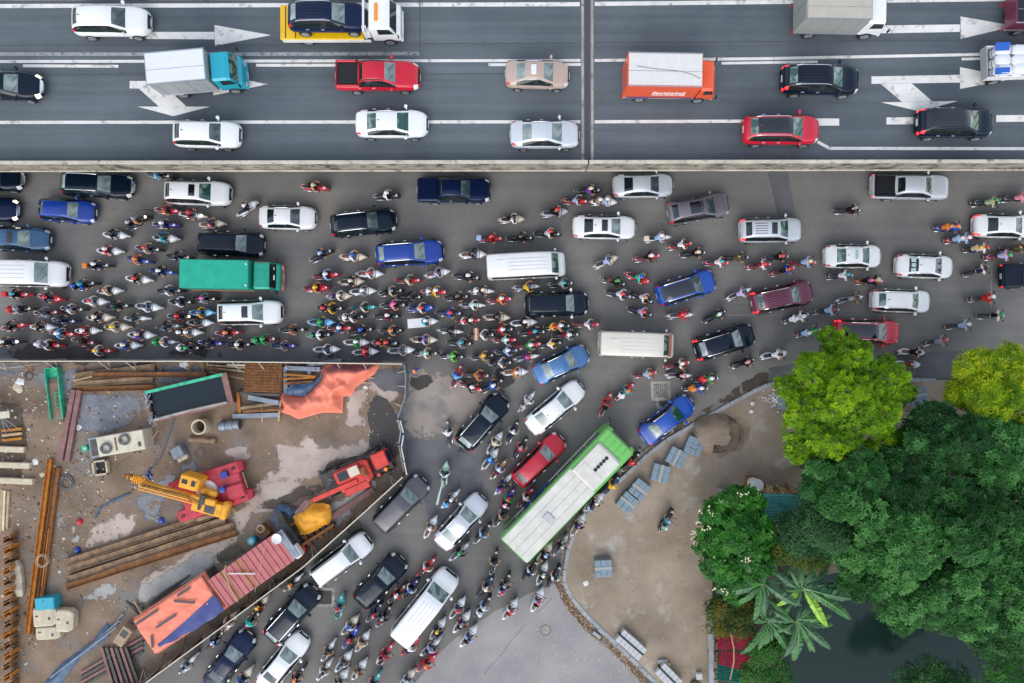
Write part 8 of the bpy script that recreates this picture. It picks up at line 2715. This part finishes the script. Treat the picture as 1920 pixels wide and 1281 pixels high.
# banana plants, each leaf its own part
def banana_leaf(seed):
    r = random.Random(seed)
    mb = MB()
    n = 16
    L, wmax = 2.3, .20
    mid = []
    for i in range(n + 1):
        t = i / n
        mid.append(Vector((L * t * (1 - .10 * t), .10 * math.sin(t * 2 + seed), .75 * t - 1.05 * t * t)))
    for sy in (-1, 1):
        for i in range(1, n):
            t0, t1 = i / n, (i + .90) / n
            w0 = wmax * math.sin(math.pi * min(1, t0 ** .8)) ** .6 * r.uniform(.9, 1.06)
            w1 = wmax * math.sin(math.pi * min(.999, t1 ** .8)) ** .6 * r.uniform(.84, 1.03)
            a, b = mid[i], mid[i].lerp(mid[i + 1], 1.0 if r.random() < .75 else .86)
            fw = Vector((.10, 0, 0))
            dz = -r.uniform(.03, .13)
            mb.add([a, b, b + fw + Vector((0, sy * w1, dz)), a + fw + Vector((0, sy * w0, dz))], [(0, 1, 2, 3) if sy > 0 else (3, 2, 1, 0)])
    me = mb.mesh('leaf', False)
    rb_ = MB().tube([m + Vector((0, 0, .012)) for m in mid], .028, 4, r2=.008)
    return me, rb_.mesh('midrib', True)
BL = [banana_leaf(s) for s in range(4)]
M_BAN = [mat('banana leaf a', hx('#2a5a26'), .5, vscale=2, col2=hx('#467d38')), mat('banana leaf b', hx('#1f4827'), .4, vscale=2, col2=hx('#33643b')), mat('young banana leaf', hx('#7fae1c'), .45, vscale=2, col2=hx('#95c22a'))]
M_MID = mat('banana midrib', hx('#6f9863'), .5)
M_BST = mat('banana stem', hx('#6c7f48'), .6, vscale=3, col2=hx('#8a7a4c'))
def banana(x, y, h, angs, label, seed, zs=0.0):
    r = random.Random(seed)
    p = W(x, y, h)
    root = empty('banana_plant', (p.x, p.y, zs), 0, label, 'banana plant', 'banana plants by the pond')
    ob('stem', MB().tube([(0, 0, 0), (.03, .02, h * .5), (0, 0, h + .15)], .14, 9, r2=.07), M_BST, root)
    angs = [(a, l * 1.12, y_) for a, l, y_ in angs] + [(a + r.uniform(14, 30), l * r.uniform(.6, .9), 0) for a, l, y_ in angs]
    for i, (a, l, young) in enumerate(angs):
        k = r.randrange(4)
        s = l / 1.8
        lf = ob('leaf', BL[k][0], M_BAN[2] if young else M_BAN[r.randrange(2)], root, (0, 0, h), None, (s, s * r.uniform(.9, 1.25), s), rot=(R(r.uniform(-14, 14)), R(r.uniform(-16, 8)), R(a)))
        ob('midrib', BL[k][1], M_MID, lf)
banana(1427, 1095, 4.3, [(128, 2.4, 0), (100, 2.0, 0), (82, 1.9, 0), (200, 2.3, 0), (255, 1.9, 0), (-28, 2.3, 0), (280, 1.7, 0), (62, 1.4, 0), (160, 1.2, 0)], 'banana plant farthest left, beside the flowering tree', 1)
banana(1503, 1105, 4.4, [(8, 2.7, 0), (-6, 3.0, 0), (-30, 2.9, 0), (-2, 1.5, 1), (60, 1.9, 0), (-55, 2.4, 1), (-140, 1.5, 1), (100, 1.5, 0), (150, 1.7, 0)], 'banana plant with young yellow green leaves above the pond', 2)
banana(1462, 1090, 3.8, [(50, 2.0, 0), (10, 1.6, 0), (-20, 1.5, 0), (110, 1.5, 0), (-90, 1.5, 0)], 'short banana plant between the two tall ones', 3)
banana(1492, 1165, 4.0, [(-8, 2.3, 0), (10, 1.9, 0), (-60, 2.2, 0), (-85, 2.4, 0), (-105, 2.0, 0), (-40, 2.2, 0), (45, 2.0, 0), (140, 1.8, 0), (180, 1.6, 0)], 'banana plant hanging lowest over the pond', 4)
banana(1440, 1165, 3.7, [(-130, 2.2, 0), (-50, 2.0, 0), (40, 1.6, 0), (-90, 1.5, 0), (100, 1.7, 0), (-10, 1.7, 0), (165, 1.4, 0)], 'banana plant just right of the citrus shrub', 5)
print('crown triangles', TRIS[0], 'objects', len(bpy.data.objects))
